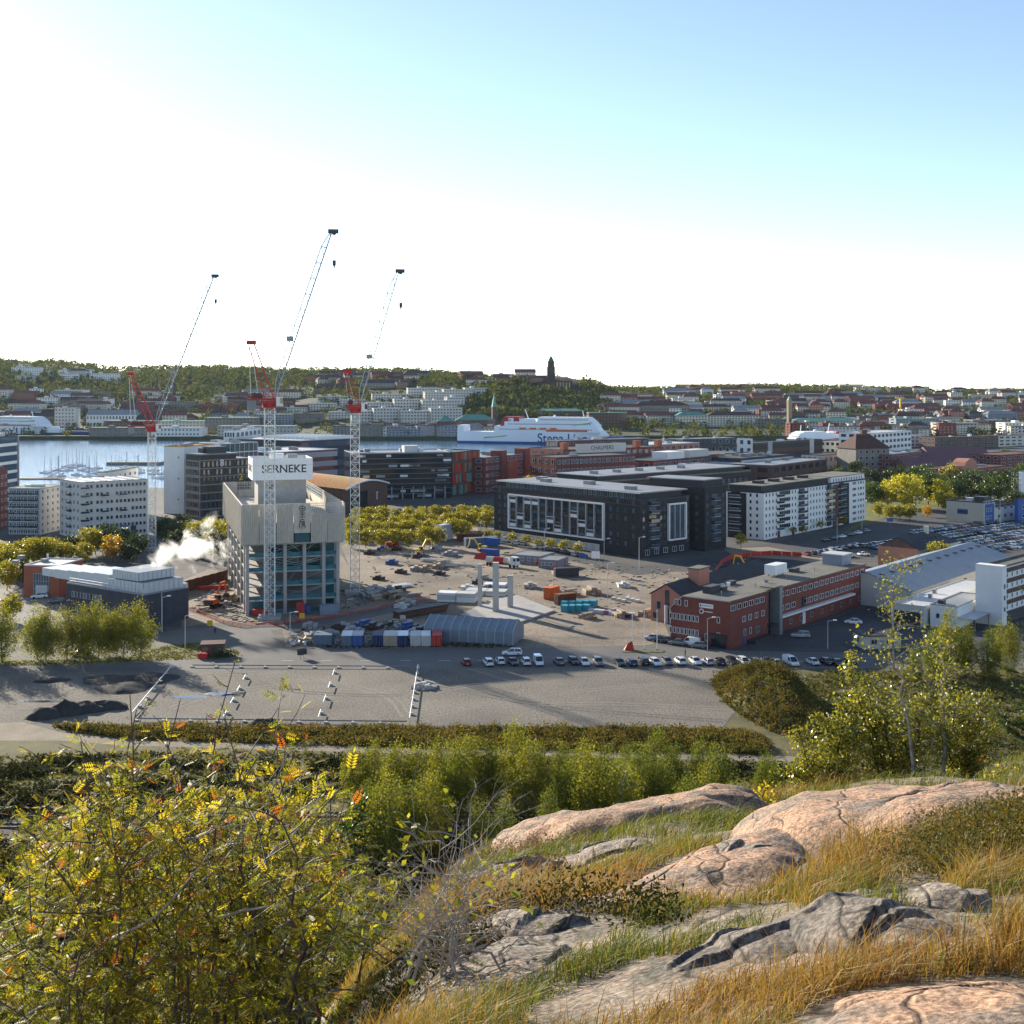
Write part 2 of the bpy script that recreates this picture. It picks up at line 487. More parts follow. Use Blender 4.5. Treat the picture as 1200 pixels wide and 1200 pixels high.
# ------------------------------------------------------------------ building kit
glass('glass_dark', (0.018,0.022,0.027)); glass('glass_blue', (0.03,0.05,0.07)); glass('glass_teal', (0.02,0.07,0.085))
mat('frame_white', (0.72,0.72,0.70), 0.5, 0.04, 1.0)
mat('frame_grey', (0.33,0.34,0.35), 0.5, 0.08, 1.0)
mat('frame_dark', (0.045,0.045,0.05), 0.5, 0.1, 1.0)
mat('white_wall', (0.74,0.73,0.70), 0.8, 0.05, 0.25, fine=0.05)
mat('cream_wall', (0.58,0.54,0.44), 0.85, 0.07, 0.25, fine=0.05)
mat('pale_grey_wall', (0.53,0.51,0.47), 0.85, 0.07, 0.2, fine=0.06)
mat('blue_grey_wall', (0.22,0.25,0.30), 0.85, 0.1, 0.3)
mat('beige_wall', (0.47,0.43,0.35), 0.85, 0.06, 0.2, fine=0.05)
mat('dark_brick', (0.035,0.034,0.036), 0.85, 0.25, 0.5, fine=0.25)
mat('brown_brick', (0.13,0.075,0.055), 0.9, 0.2, 0.4, fine=0.2)
mat('red_brick', (0.20,0.06,0.045), 0.9, 0.14, 0.35, fine=0.16)
mat('orange_brick', (0.33,0.105,0.06), 0.9, 0.14, 0.3, fine=0.12)
mat('salmon_wall', (0.43,0.20,0.14), 0.9, 0.1, 0.3, fine=0.08)
mat('grey_stone', (0.20,0.185,0.165), 0.9, 0.15, 0.2, fine=0.1)
mat('concrete', (0.36,0.345,0.32), 0.85, 0.14, 0.3, fine=0.14)
mat('formwork', (0.52,0.465,0.38), 0.85, 0.16, 0.25, fine=0.16, stretch=(1,1,0.25))
mat('roof_felt', (0.11,0.105,0.09), 0.95, 0, 0.12, (0.19,0.18,0.15), fine=0.15)
mat('roof_dark', (0.05,0.05,0.053), 0.8, 0.2, 0.2, fine=0.1)
mat('roof_grey', (0.24,0.245,0.25), 0.55, 0.12, 0.1, fine=0.08)
mat('roof_pale', (0.50,0.50,0.49), 0.6, 0.1, 0.1, fine=0.06)
mat('roof_red', (0.15,0.06,0.05), 0.85, 0.25, 0.15, fine=0.15)
mat('roof_brown', (0.085,0.04,0.034), 0.85, 0.25, 0.15, fine=0.15)
mat('roof_sedum', (0.27,0.26,0.05), 0.95, 0.25, 0.2, fine=0.25)
mat('roof_rust', (0.40,0.30,0.09), 0.95, 0, 0.06, (0.66,0.20,0.06), fine=0.25)
mat('roof_copper', (0.11,0.27,0.21), 0.7, 0.15, 0.1, fine=0.1)
mat('metal_pale', (0.50,0.53,0.56), 0.4, 0.06, 0.5, metal=0.25)
mat('metal_grey', (0.24,0.25,0.26), 0.45, 0.1, 0.5, metal=0.3)
mat('blue_paint', (0.03,0.09,0.30), 0.5, 0.12, 0.5, fine=0.08)
mat('teal_paint', (0.05,0.30,0.36), 0.5, 0.12, 0.6, fine=0.08)
mat('red_paint', (0.45,0.03,0.02), 0.5, 0.12, 0.6)
mat('orange_paint', (0.62,0.13,0.02), 0.6, 0.12, 0.6)
mat('rust', (0.16,0.055,0.025), 0.9, 0.3, 0.8, fine=0.25)
mat('black_rubber', (0.015,0.015,0.015), 0.8, 0.1, 1.0)
mat('yellow_paint', (0.70,0.42,0.02), 0.5, 0.08, 1.0)
mat('wood', (0.30,0.20,0.11), 0.85, 0.25, 1.0, fine=0.2)

WINC = {}
def win_mesh(w, h, fr='frame_white', gl='glass_dark', split=1, fw=0.10, deep=0.10):
    key = (round(w,2), round(h,2), fr, gl, split)
    if key in WINC: return WINC[key]
    mb = MB()
    x0, x1, z0, z1 = -w/2, w/2, -h/2, h/2
    mb.box(x0, x0+fw, -deep, 0.04, z0, z1, fr); mb.box(x1-fw, x1, -deep, 0.04, z0, z1, fr)
    mb.box(x0+fw, x1-fw, -deep, 0.04, z0, z0+fw, fr); mb.box(x0+fw, x1-fw, -deep, 0.04, z1-fw, z1, fr)
    for k in range(1, split):
        xm = x0 + w*k/split
        mb.box(xm-fw/2, xm+fw/2, -deep+0.01, 0.04, z0+fw, z1-fw, fr)
    mb.quad((x0+fw,-0.03,z0+fw),(x1-fw,-0.03,z0+fw),(x1-fw,-0.03,z1-fw),(x0+fw,-0.03,z1-fw), gl)
    WINC[key] = mb.mesh('window')
    return WINC[key]

class Bld:
    """rectangular building on three ground pixels: left, near and right corner.
    local x runs from the near corner to the right one, local y to the left one."""
    def __init__(s, name, label, cat, l, n, r, group=None, depth=None, base=0.0):
        N = np.array(G(*n, z=base)); Rr = np.array(G(*r, z=base))
        u = Rr-N; s.L1 = np.linalg.norm(u); u = u/s.L1
        v = np.array([-u[1], u[0]])
        if depth is None:
            # length of the left side so that its end falls on the pixel column of l
            k = (l[0]-600.0)/FP
            s.L2 = (k*N[1]-N[0])/(v[0]-k*v[1])
        else: s.L2 = depth
        s.a = math.atan2(u[1], u[0]); s.N = N; s.u = u; s.v = v; s.base = base
        s.root = thing(name, label, cat, (N[0], N[1], base), s.a, group)
    def zt(s, py, sx=0.0, sy=0.0):
        p = s.N + s.u*sx + s.v*sy
        return ZY(py, p[1]) - s.base
    def part(s, name, mb, label=None, parent=None):
        o = link(name, mb, parent or s.root)
        if label: o['label'] = label
        return o
    def body(s, h, wall, roof, parapet=0.5, inset=0.0, name='wall', x0=0, x1=None, y0=0, y1=None, z0=0.0, over=0.0, roofname='roof'):
        x1 = s.L1 if x1 is None else x1; y1 = s.L2 if y1 is None else y1
        s.part(name, MB().box(x0,x1,y0,y1,z0,h,wall))
        mb = MB(); t = 0.3
        e = over
        if parapet > 0:
            mb.box(x0+t,x1-t,y0+t,y1-t,h-0.02,h+0.04,roof)
            for b in ((x0-e,x1+e,y0-e,y0+t),(x0-e,x1+e,y1-t,y1+e),(x0-e,x0+t,y0+t,y1-t),(x1-t,x1+e,y0+t,y1-t)):
                mb.box(*b, h-0.01, h+parapet, roof)
        else:
            mb.box(x0-e,x1+e,y0-e,y1+e,h,h+0.25,roof)
        return s.part(roofname, mb)
    def windows(s, face, us, zs, w, h, fr='frame_white', gl='glass_dark', split=1, skip=0.0, name='window', off=0.0, me=None, cut=None):
        me = me or win_mesh(w, h, fr, gl, split)
        for z in zs:
            for q in us:
                if skip and random.random() < skip: continue
                if cut and cut(q, z): continue
                if face == 'r': link(name, me, s.root, (q, -off, z))
                elif face == 'l': link(name, me, s.root, (-off, q, z), -PI/2)
                elif face == 'b': link(name, me, s.root, (q, s.L2+off, z), PI)
                elif face == 'e': link(name, me, s.root, (s.L1+off, q, z), PI/2)
    def bands(s, face, zs, h, m, u0=0.0, u1=None, name='window_band', proud=0.06):
        for z in zs:
            if face == 'r': mb = MB().box(u0, s.L1 if u1 is None else u1, -proud, 0.02, z, z+h, m)
            else: mb = MB().box(-proud, 0.02, u0, s.L2 if u1 is None else u1, z, z+h, m)
            s.part(name, mb)
    def balconies(s, face, us, zs, w, d=1.3, slab='frame_white', rail='glass_blue', h=1.05):
        key = ('balc', round(w,2), d, slab, rail)
        if key not in WINC:
            mb = MB()
            mb.box(-w/2,w/2,-d,0.03,-0.12,0.10,slab)
            mb.box(-w/2,w/2,-d-0.01,-d+0.05,0.12,h,rail)
            mb.box(-w/2,-w/2+0.05,-d+0.06,0.0,0.12,h,rail); mb.box(w/2-0.05,w/2,-d+0.06,0.0,0.12,h,rail)
            mb.box(-w/2-0.02,w/2+0.02,-d-0.04,-d+0.08,h,h+0.07,slab)
            WINC[key] = mb.mesh('balcony')
        for z in zs:
            for q in us:
                if face == 'r': link('balcony', WINC[key], s.root, (q, 0, z))
                else: link('balcony', WINC[key], s.root, (0, q, z), -PI/2)
    def roofbox(s, x, y, w, d, h, z, m='metal_grey', name='roof_unit'):
        mb = MB().box(x-w/2,x+w/2,y-d/2,y+d/2,z,z+h,m)
        mb.box(x-w/2-0.1,x+w/2+0.1,y-d/2-0.1,y+d/2+0.1,z+h,z+h+0.12,m)
        return s.part(name, mb)
    def text(s, txt, face, u, z, size, m, align='CENTER', off=0.06, name='lettering', bold=0.0):
        cu = bpy.data.curves.new(name, 'FONT'); cu.body = txt; cu.size = size; cu.align_x = align; cu.align_y = 'CENTER'
        cu.extrude = 0.02; cu.offset = bold
        cu.materials.append(MATS[m])
        o = link('tmp_letters', cu)
        dg = bpy.context.evaluated_depsgraph_get()
        me = bpy.data.meshes.new_from_object(o.evaluated_get(dg))
        bpy.data.objects.remove(o)
        t = link(name, me, s.root)
        if face == 'r': t.location = (u, -off, z); t.rotation_euler = (PI/2, 0, 0)
        else: t.location = (-off, u, z); t.rotation_euler = (PI/2, 0, -PI/2)
        return t
def text_mesh(txt, size, m, bold=0.0, shear=0.0):
    cu = bpy.data.curves.new('lettering', 'FONT'); cu.body = txt; cu.size = size
    cu.align_x = 'LEFT'; cu.align_y = 'BOTTOM_BASELINE'; cu.extrude = 0.05; cu.offset = bold; cu.shear = shear
    cu.materials.append(MATS[m])
    o = link('tmp_letters', cu)
    me = bpy.data.meshes.new_from_object(o.evaluated_get(bpy.context.evaluated_depsgraph_get()))
    bpy.data.objects.remove(o)
    return me
def frange(a, b, n): return [a+(b-a)*(i+0.5)/n for i in range(n)]

# ------------------------------------------------------------------ cars
for nm, c in dict(white=(0.75,0.76,0.77), silver=(0.42,0.43,0.45), grey=(0.14,0.145,0.15), black=(0.014,0.014,0.016), blue=(0.02,0.045,0.14),
                  red=(0.22,0.016,0.018), green=(0.02,0.07,0.05), yellow=(0.6,0.42,0.02)).items():
    m = mat('paint_'+nm, c, 0.25, 0.03, 0.5, spec=0.6)
    m.node_tree.nodes['Principled BSDF'].inputs['Coat Weight'].default_value = 0.5
mat('lamp_clear', (0.7,0.72,0.75), 0.15, 0.02, 1.0, spec=0.8); mat('lamp_red', (0.35,0.01,0.01), 0.2, 0.02, 1.0)
mat('rim_alloy', (0.4,0.41,0.42), 0.35, 0.05, 1.0, metal=0.6)
glass('car_glass', (0.012,0.014,0.016), 0.04)
def loft(mb, rings, m):
    n = len(rings[0]); vs = [p for r in rings for p in r]; fs = []
    for j in range(len(rings)-1):
        for i in range(n-1):
            fs.append((j*n+i, j*n+i+1, (j+1)*n+i+1, (j+1)*n+i))
    return mb.add(vs, fs, m)
CAR_KIND = {
  # stations: x, half width, sill z, shoulder z  |  cabin: x, half width, z   (front is +x)
  'saloon': dict(L=4.6, st=[(-2.3,.70,.42,.72),(-2.22,.82,.30,.90),(-1.5,.89,.22,.96),(0,.90,.20,.94),(1.0,.89,.20,.90),(1.9,.85,.22,.78),(2.22,.76,.28,.66),(2.3,.62,.36,.56)],
                 cab=[(-1.75,.72,.95),(-1.0,.60,1.40),(-.2,.62,1.45),(.35,.60,1.40),(1.15,.72,.90)]),
  'hatch': dict(L=4.2, st=[(-2.1,.72,.40,.80),(-2.04,.82,.30,.95),(-1.4,.88,.22,1.0),(0,.89,.20,.97),(.9,.88,.20,.94),(1.7,.84,.22,.82),(2.03,.76,.28,.68),(2.1,.62,.36,.56)],
                 cab=[(-2.0,.74,.97),(-1.65,.62,1.42),(-.6,.63,1.50),(.3,.60,1.43),(1.1,.72,.94)]),
  'estate': dict(L=4.75, st=[(-2.38,.72,.40,.85),(-2.3,.84,.30,1.0),(-1.5,.91,.24,1.06),(0,.92,.24,1.04),(1.1,.91,.24,1.0),(1.95,.87,.26,.88),(2.3,.78,.30,.74),(2.38,.64,.38,.60)],
                 cab=[(-2.25,.76,1.03),(-1.95,.66,1.58),(-.6,.66,1.66),(.3,.63,1.60),(1.2,.75,1.0)]),
  'van': dict(L=5.0, st=[(-2.5,.86,.36,1.1),(-2.46,.92,.30,1.15),(-1.5,.95,.26,1.18),(0,.95,.26,1.16),(1.3,.94,.26,1.12),(2.1,.90,.28,.98),(2.43,.82,.32,.82),(2.5,.68,.40,.66)],
                 cab=[(-2.48,.88,1.12),(-2.42,.80,1.90),(-.3,.80,1.96),(.7,.76,1.90),(1.75,.84,1.06)]),
}
def car_meshes(kind, paint):
    K = CAR_KIND[kind]; p = 'paint_'+paint
    def ring(x, w, lo, hi):
        return [(x,-w*.92,lo),(x,-w,lo+.12),(x,-w,lo+(hi-lo)*.62),(x,-w*.95,hi-.03),(x,-w*.80,hi),(x,w*.80,hi),(x,w*.95,hi-.03),(x,w,lo+(hi-lo)*.62),(x,w,lo+.12),(x,w*.92,lo)]
    b = MB(); rings = [ring(*s) for s in K['st']]
    loft(b, rings, p)
    b.add(rings[0], [tuple(range(9,-1,-1))], p); b.add(rings[-1], [tuple(range(10))], p)
    b.box(K['st'][1][0], K['st'][-2][0], -.7, .7, .22, .30, 'black_rubber')
    g = MB(); c = K['cab']
    r1 = [[(x,-(w+.10 if z<1.2 and z!=c[1][2] else w+.02),z),(x,-w,z+.02),(x,w,z+.02),(x,(w+.10 if z<1.2 and z!=c[1][2] else w+.02),z)] for x,w,z in c]
    # side glass: shoulder line to roof line
    sh = lambda x: np.interp(x, [s[0] for s in K['st']], [s[3] for s in K['st']]) - 0.02
    shw = lambda x: np.interp(x, [s[0] for s in K['st']], [s[1] for s in K['st']]) * 0.88
    top = [(x, w, z) for x, w, z in c[1:-1]]
    lo = [(c[0][0], shw(c[0][0]), sh(c[0][0]))] + [(x, shw(x), sh(x)) for x, _, _ in c[1:-1]] + [(c[-1][0], shw(c[-1][0]), sh(c[-1][0]))]
    for sgn in (-1, 1):
        pts = [(x, sgn*w, z) for x, w, z in lo] + [(x, sgn*w, z) for x, w, z in top[::-1]]
        n = len(pts)
        pts2 = pts
        fs = []
        # fan between the two lines
        nl = len(lo); nt_ = len(top)
        up = [nl + (nt_-1-k) for k in range(nt_)]
        fs.append((0, 1, up[0]))
        for k in range(nt_-1): fs.append((k+1, k+2, up[k+1], up[k]))
        fs.append((nl-2, nl-1, up[-1]))
        g.add(pts2, [f if sgn < 0 else f[::-1] for f in fs], 'paint_'+paint if kind == 'van' and False else 'car_glass')
    a0, a1 = lo[0], top[0]
    g.quad((a0[0],a0[1],a0[2]),(a0[0],-a0[1],a0[2]),(a1[0],-a1[1],a1[2]),(a1[0],a1[1],a1[2]),'car_glass' if kind != 'van' else p)
    a0, a1 = lo[-1], top[-1]
    g.quad((a0[0],-a0[1],a0[2]),(a0[0],a0[1],a0[2]),(a1[0],a1[1],a1[2]),(a1[0],-a1[1],a1[2]),'car_glass')
    rf = MB()
    loft(rf, [[(x,-w,z),(x,-w*.7,z+.05),(x,w*.7,z+.05),(x,w,z)] for x, w, z in top], p)
    for sgn in (-1,1):   # pillars
        for k in (0, 1, 2):
            x0_, w0, z0_ = lo[min(k+ (0 if k<2 else 1)+ (0), len(lo)-1)] if k != 1 else lo[2]
            x1_, w1, z1_ = top[0] if k == 0 else (top[1] if k == 1 else top[-1])
            if k == 2: x0_, w0, z0_ = lo[-1]
            rf.bar((x0_, sgn*w0, z0_), (x1_, sgn*w1, z1_), .055, p)
        if kind == 'van':
            xa = c[0][0]+.02; xb = .1
            rf.quad((xa,sgn*.89,1.12),(xb,sgn*.87,1.12),(xb,sgn*.825,1.9),(xa,sgn*.825,1.9), p)
    return b, g, rf
def wheel_mesh():
    mb = MB(); mb.bar((0,-.1,0),(0,.1,0),.32,'black_rubber',14); mb.bar((0,-.115,0),(0,.115,0),.2,'rim_alloy',10)
    return mb.mesh('wheel')
WHEEL = None
PROTO = {}
def car(kind, paint, loc, rz, label, group, detail=True):
    global WHEEL
    if WHEEL is None: WHEEL = wheel_mesh()
    key = (kind, paint, detail)
    nm = 'van' if kind == 'van' else 'car'
    if key in PROTO:
        return copy_tree(PROTO[key], loc, rz, None, label, group)
    b, g, rf = car_meshes(kind, paint)
    L = CAR_KIND[kind]['L']; xw = L*0.31; hw = CAR_KIND[kind]['st'][3][1]-.10
    fr = CAR_KIND[kind]['st'][-2]; rr = CAR_KIND[kind]['st'][1]
    if detail:
        t = thing('parked_'+nm, label, nm, loc, rz, group)
        link('body', b.mesh('car_body', False), t); link('window_glass', g, t); link('car_roof', rf, t)
        for sx in (-1,1):
            for sy in (-1,1): link('wheel', WHEEL, t, (sx*xw, sy*hw, .32))
        hl = MB().box(-.06,.05,-.17,.17,-.06,.07,'lamp_clear').mesh('headlight')
        tl = MB().box(-.05,.06,-.12,.12,-.10,.12,'lamp_red').mesh('tail_light')
        pl = MB().box(-.03,.02,-.26,.26,-.06,.06,'frame_white').mesh('number_plate')
        for sy in (-1,1):
            link('headlight', hl, t, (fr[0]-.01, sy*fr[1]*.72, fr[3]-.10)); link('tail_light', tl, t, (rr[0]-.03, sy*rr[1]*.82, rr[3]-.14))
        link('number_plate', pl, t, (CAR_KIND[kind]['st'][0][0]-.01, 0, .55))
        PROTO[key] = t
        return t
    mb = MB()
    for q in (b, g, rf):
        base = len(mb.v); mb.v += q.v
        for f, k in zip(q.f, q.m):
            mb.f.append(tuple(base+i for i in f)); mb.m.append(mb.mi(q.mats[k]))
    for sx in (-1,1):
        for sy in (-1,1): mb.bar((sx*xw, sy*(hw-.1), .32),(sx*xw, sy*(hw+.1), .32),.32,'black_rubber',8)
    o = link('parked_'+nm, mb, None, loc, rz); tag(o, label, nm, group)
    PROTO[key] = o
    return o

# ------------------------------------------------------------------ foliage
def leaf_quads(P, size, aspect=0.55, up=0.0, rs=None):
    """one rhombic leaf of random direction at every point"""
    rs = rs or rng
    n = len(P)
    d = rs.normal(size=(n,3)); d[:,2] += up; d /= np.linalg.norm(d, axis=1, keepdims=True)
    e = rs.normal(size=(n,3)); e = np.cross(d, e); e /= np.linalg.norm(e, axis=1, keepdims=True)
    s = (np.asarray(size) * (0.7+0.6*rs.random(n)))[:,None] if np.ndim(size) else (size*(0.7+0.6*rs.random(n)))[:,None]
    V = np.empty((n,4,3))
    V[:,0] = P - d*s*0.5; V[:,1] = P + e*s*aspect*0.5; V[:,2] = P + d*s*0.5; V[:,3] = P - e*s*aspect*0.5
    F = np.arange(n*4).reshape(n,4)
    return V.reshape(-1,3), F
def crown_points(h, r, base, n, clumps=60, rs=None, shape='round', spread=0.16, droop=0.0):
    """points of leaves gathered in clumps through an uneven crown"""
    rs = rs or rng
    C = []
    while len(C) < clumps:
        p = rs.uniform(-1,1,3)
        z = (p[2]+1)/2
        if shape == 'round': lim = math.sqrt(max(0.0, 1-p[2]**2))
        elif shape == 'cone': lim = (1-z)**0.7*0.95+0.05
        elif shape == 'birch': lim = min(1.0, (z+0.12)*2.2)*(1-z)**0.55*1.15
        else: lim = min(1, 0.45+z*1.3)*math.sqrt(max(0,1-max(0,p[2])**2))
        q = math.hypot(p[0], p[1])
        if q < lim and rs.random() < 0.25+0.75*(q/lim)**1.2:
            C.append((p[0]*r*(0.9+0.25*rs.random()), p[1]*r*(0.9+0.25*rs.random()), base+z*(h-base)))
    C = np.array(C)
    k = rs.integers(0, clumps, n)
    sz = rs.uniform(0.6, 1.35, clumps)
    off = rs.normal(size=(n,3))*np.array([spread*r, spread*r, spread*r*0.75])*sz[k][:,None]
    if droop: off[:,2] = off[:,2]*2.0 - droop*np.abs(rs.normal(size=n))
    return C[k]+off, C
def branches(mb, C, h, base, trunk_r, m, rs, every=2, trunk_top=0.85):
    n = 7
    w = [(0,0,-0.2)]
    for k in range(1, n+1):
        z = h*trunk_top*k/n
        w.append((w[-1][0]+rs.normal()*0.012*h, w[-1][1]+rs.normal()*0.012*h, z))
    for k in range(n):
        r0 = trunk_r*(1-k/n*0.85); r1 = trunk_r*(1-(k+1)/n*0.85)
        mb.bar(w[k], w[k+1], r0, m, 6, r1)
    for c in C[::every]:
        zt = max(0.18*h, min(c[2]-0.15*h, h*trunk_top*0.95)); kk = min(n-1, int(zt/(h*trunk_top)*n))
        a = np.array(w[kk])*(1-0.5)+np.array(w[kk+1])*0.5
        mb.bar(a, c, trunk_r*0.28, m, 3, trunk_r*0.06)
mat('bark', (0.075,0.055,0.04), 0.95, 0.3, 2.0, bump=0.5)
mat('birch_bark', (0.10,0.09,0.08), 0.9, 0, 1.5, (0.55,0.52,0.48), stretch=(1,1,3))
leafmat('leaf_lime', [(0.18,0.18,0.012),(0.34,0.29,0.02),(0.10,0.12,0.012),(0.46,0.35,0.03)], 0.45)
leafmat('leaf_green', [(0.035,0.07,0.012),(0.075,0.11,0.02),(0.05,0.08,0.012)], 0.4)
leafmat('leaf_dark', [(0.022,0.04,0.010),(0.05,0.07,0.018),(0.03,0.045,0.012)], 0.3)
leafmat('leaf_yellow', [(0.50,0.40,0.03),(0.40,0.36,0.03),(0.28,0.28,0.02)], 0.45)
leafmat('leaf_orange', [(0.42,0.20,0.02),(0.5,0.32,0.03),(0.2,0.16,0.02)], 0.45)
leafmat('leaf_birch', [(0.13,0.16,0.02),(0.24,0.23,0.025),(0.09,0.12,0.016),(0.38,0.30,0.03)], 0.42, 0.6, 0.15)
leafmat('leaf_willow', [(0.075,0.11,0.02),(0.13,0.155,0.025),(0.20,0.19,0.03)], 0.42, 0.65, 0.12)
TREES = {}
def tree_proto(kind, leafm, h, r, base, n, size, shape='round', clumps=60, spread=0.16, droop=0.0, bark='bark', seed=1, trunk=0.02, aspect=0.7):
    rs = np.random.default_rng(seed)
    P, C = crown_points(h, r, base, n, clumps, rs, shape, spread, droop)
    V, F = leaf_quads(P, size, aspect, 0, rs)
    crown = npmesh('crown', V, F, leafm)
    mb = MB(); branches(mb, C, h, base, trunk*h, bark, rs)
    TREES[kind] = (crown, mb.mesh('trunk'))
def tree(kind, name, label, loc, s=1.0, rz=None, group=None, sz=None):
    cr, tr = TREES[kind]
    t = thing(name, label, 'tree', loc, random.uniform(0, 6.28) if rz is None else rz, group)
    t.scale = (s, s, sz or s)
    link('trunk', tr, t); link('crown', cr, t)
    return t
for k in range(3):
    tree_proto('lime%d'%k, 'leaf_lime', 9.0, 3.6, 1.8, 2600, 0.55, clumps=70, spread=0.17, seed=20+k)
    tree_proto('round%d'%k, 'leaf_green', 11.0, 4.8, 2.0, 2600, 0.7, clumps=70, spread=0.17, seed=30+k)
    tree_proto('dark%d'%k, 'leaf_dark', 11.0, 4.8, 1.5, 2200, 0.75, clumps=60, spread=0.18, seed=40+k)
    tree_proto('birch%d'%k, 'leaf_birch', 13.0, 3.5, 1.4, 7000, 0.29, 'birch', clumps=130, spread=0.15, droop=0.9, bark='birch_bark', seed=50+k, trunk=0.012)
    tree_proto('willow%d'%k, 'leaf_willow', 11.5, 2.7, 0.3, 6600, 0.25, 'birch', clumps=120, spread=0.16, droop=0.6, bark='bark', seed=60+k, trunk=0.012)
tree_proto('yellow0', 'leaf_yellow', 14.0, 7.5, 2.0, 3800, 0.85, clumps=110, spread=0.14, seed=71)
tree_proto('yellow1', 'leaf_yellow', 11.0, 4.5, 1.5, 2600, 0.7, clumps=70, spread=0.16, seed=72)
tree_proto('orange0', 'leaf_orange', 8.0, 3.4, 1.4, 2000, 0.55, clumps=50, spread=0.17, seed=73)
tree_proto('small0', 'leaf_lime', 5.0, 1.8, 1.6, 900, 0.38, clumps=34, spread=0.17, seed=74)
# ================================================================== tower block under construction
b = Bld('tower_under_construction', 'concrete tower under construction with timber formwork collar and white sign box on its core', 'building', (266,700), (288,722), (398,716))
L1, L2 = b.L1, b.L2
mat('teal_screen', (0.035,0.15,0.18), 0.6, 0.3, 0.5)
zc0, zc1 = 19.6, 30.4
fl = [0.2, 4.0, 7.9, 11.8, 15.7]
for z in fl: b.part('floor_slab', MB().box(0.3,L1-0.3,0.3,L2-0.3,z-0.3,z,'concrete'))
b.part('floor_slab', MB().box(-0.9,L1+0.9,-0.9,L2+0.9,zc0-0.35,zc0,'concrete'))
b.part('floor_slab', MB().box(0.0,L1,0.0,L2,25.0,25.3,'formwork'))
cols = [0.45, 5.6, 10.6, 15.9, 21.2, L1-0.45]
colm = MB().box(-0.45,0.45,-0.45,0.45,0,zc0-0.36,'concrete').mesh('column')
for x in cols:
    for y in (0.45, L2-0.45): link('column', colm, b.root, (x, y, 0))
for y in frange(0.5, L2-0.5, 6)[:]:
    for x in (0.452, L1-0.452): link('column', colm, b.root, (x, y+0.01, 0))
for q in range(5):   # teal guard screens and props behind the slab edges
    for z in fl:
        if random.random() < 0.1: continue
        xa, xb = cols[q]+0.5, cols[q+1]-0.5
        b.part('guard_rail', MB().box(xa,xb,0.55,0.62,z+0.05,z+1.15,'teal_screen'))
        if q < 5 and random.random() < 0.75:
            mb = MB().box(xa,xb,4.0,4.1,z,z+3.4,'glass_teal')
            b.part('screen', mb)
lo = MB()
prop = MB()
for z in fl[1:]:
    for k in range(7):
        prop.bar((2.0+random.uniform(0,22), 1.2+random.uniform(0,1.5), z), (2.0+random.uniform(0,22), 1.6, z+3.4), 0.05, 'metal_pale', 4)
o = b.part('shoring_props', prop); o['kind'] = 'stuff'
# core
cx, cy = L1*0.53, L2*0.52
b.part('core', MB().box(cx-7.2,cx+7.2,cy-6.2,cy+6.2,0,36.0,'concrete'))
for z in (31.6, 33.6): b.part('core_opening', MB().box(cx-4.0,cx-2.9,cy-6.25,cy-6.1,z,z+1.3,'frame_dark'))
# formwork collar: boards in panels, each a wall of its own
mat('formwork_rib', (0.60,0.55,0.47), 0.8, 0.1, 0.5)
def fpanel(w, op):
    mb = MB(); H = zc1-zc0
    mb.box(0.06,w-0.06,-0.12,0.12,0,H*(0.72 if op else 1.0),'formwork')
    if op:
        for k in range(9):
            x = 0.1+(w-0.3)*k/8; mb.box(x,x+0.1,-0.1,0.02,H*0.72,H,'metal_pale')
        for z in (0.76,0.84,0.92,0.985): mb.box(0.1,w-0.1,-0.04,0.08,H*z,H*z+0.12,'formwork')
    for z in (0.18,0.45,0.70): mb.box(0.06,w-0.06,-0.26,-0.13,H*z,H*z+0.16,'formwork')
    for k in range(8):
        x = 0.2+(w-0.55)*k/7; mb.box(x,x+0.14,-0.36,-0.13,0,H*0.98 if not op else H*0.72,'formwork_rib')
    return mb.mesh('formwork_panel')
pw = (L1+2.4)/6; pw2 = (L2+2.4)/6
A = [fpanel(pw, False), fpanel(pw, True)]; Bm = [fpanel(pw2, False), fpanel(pw2, True)]
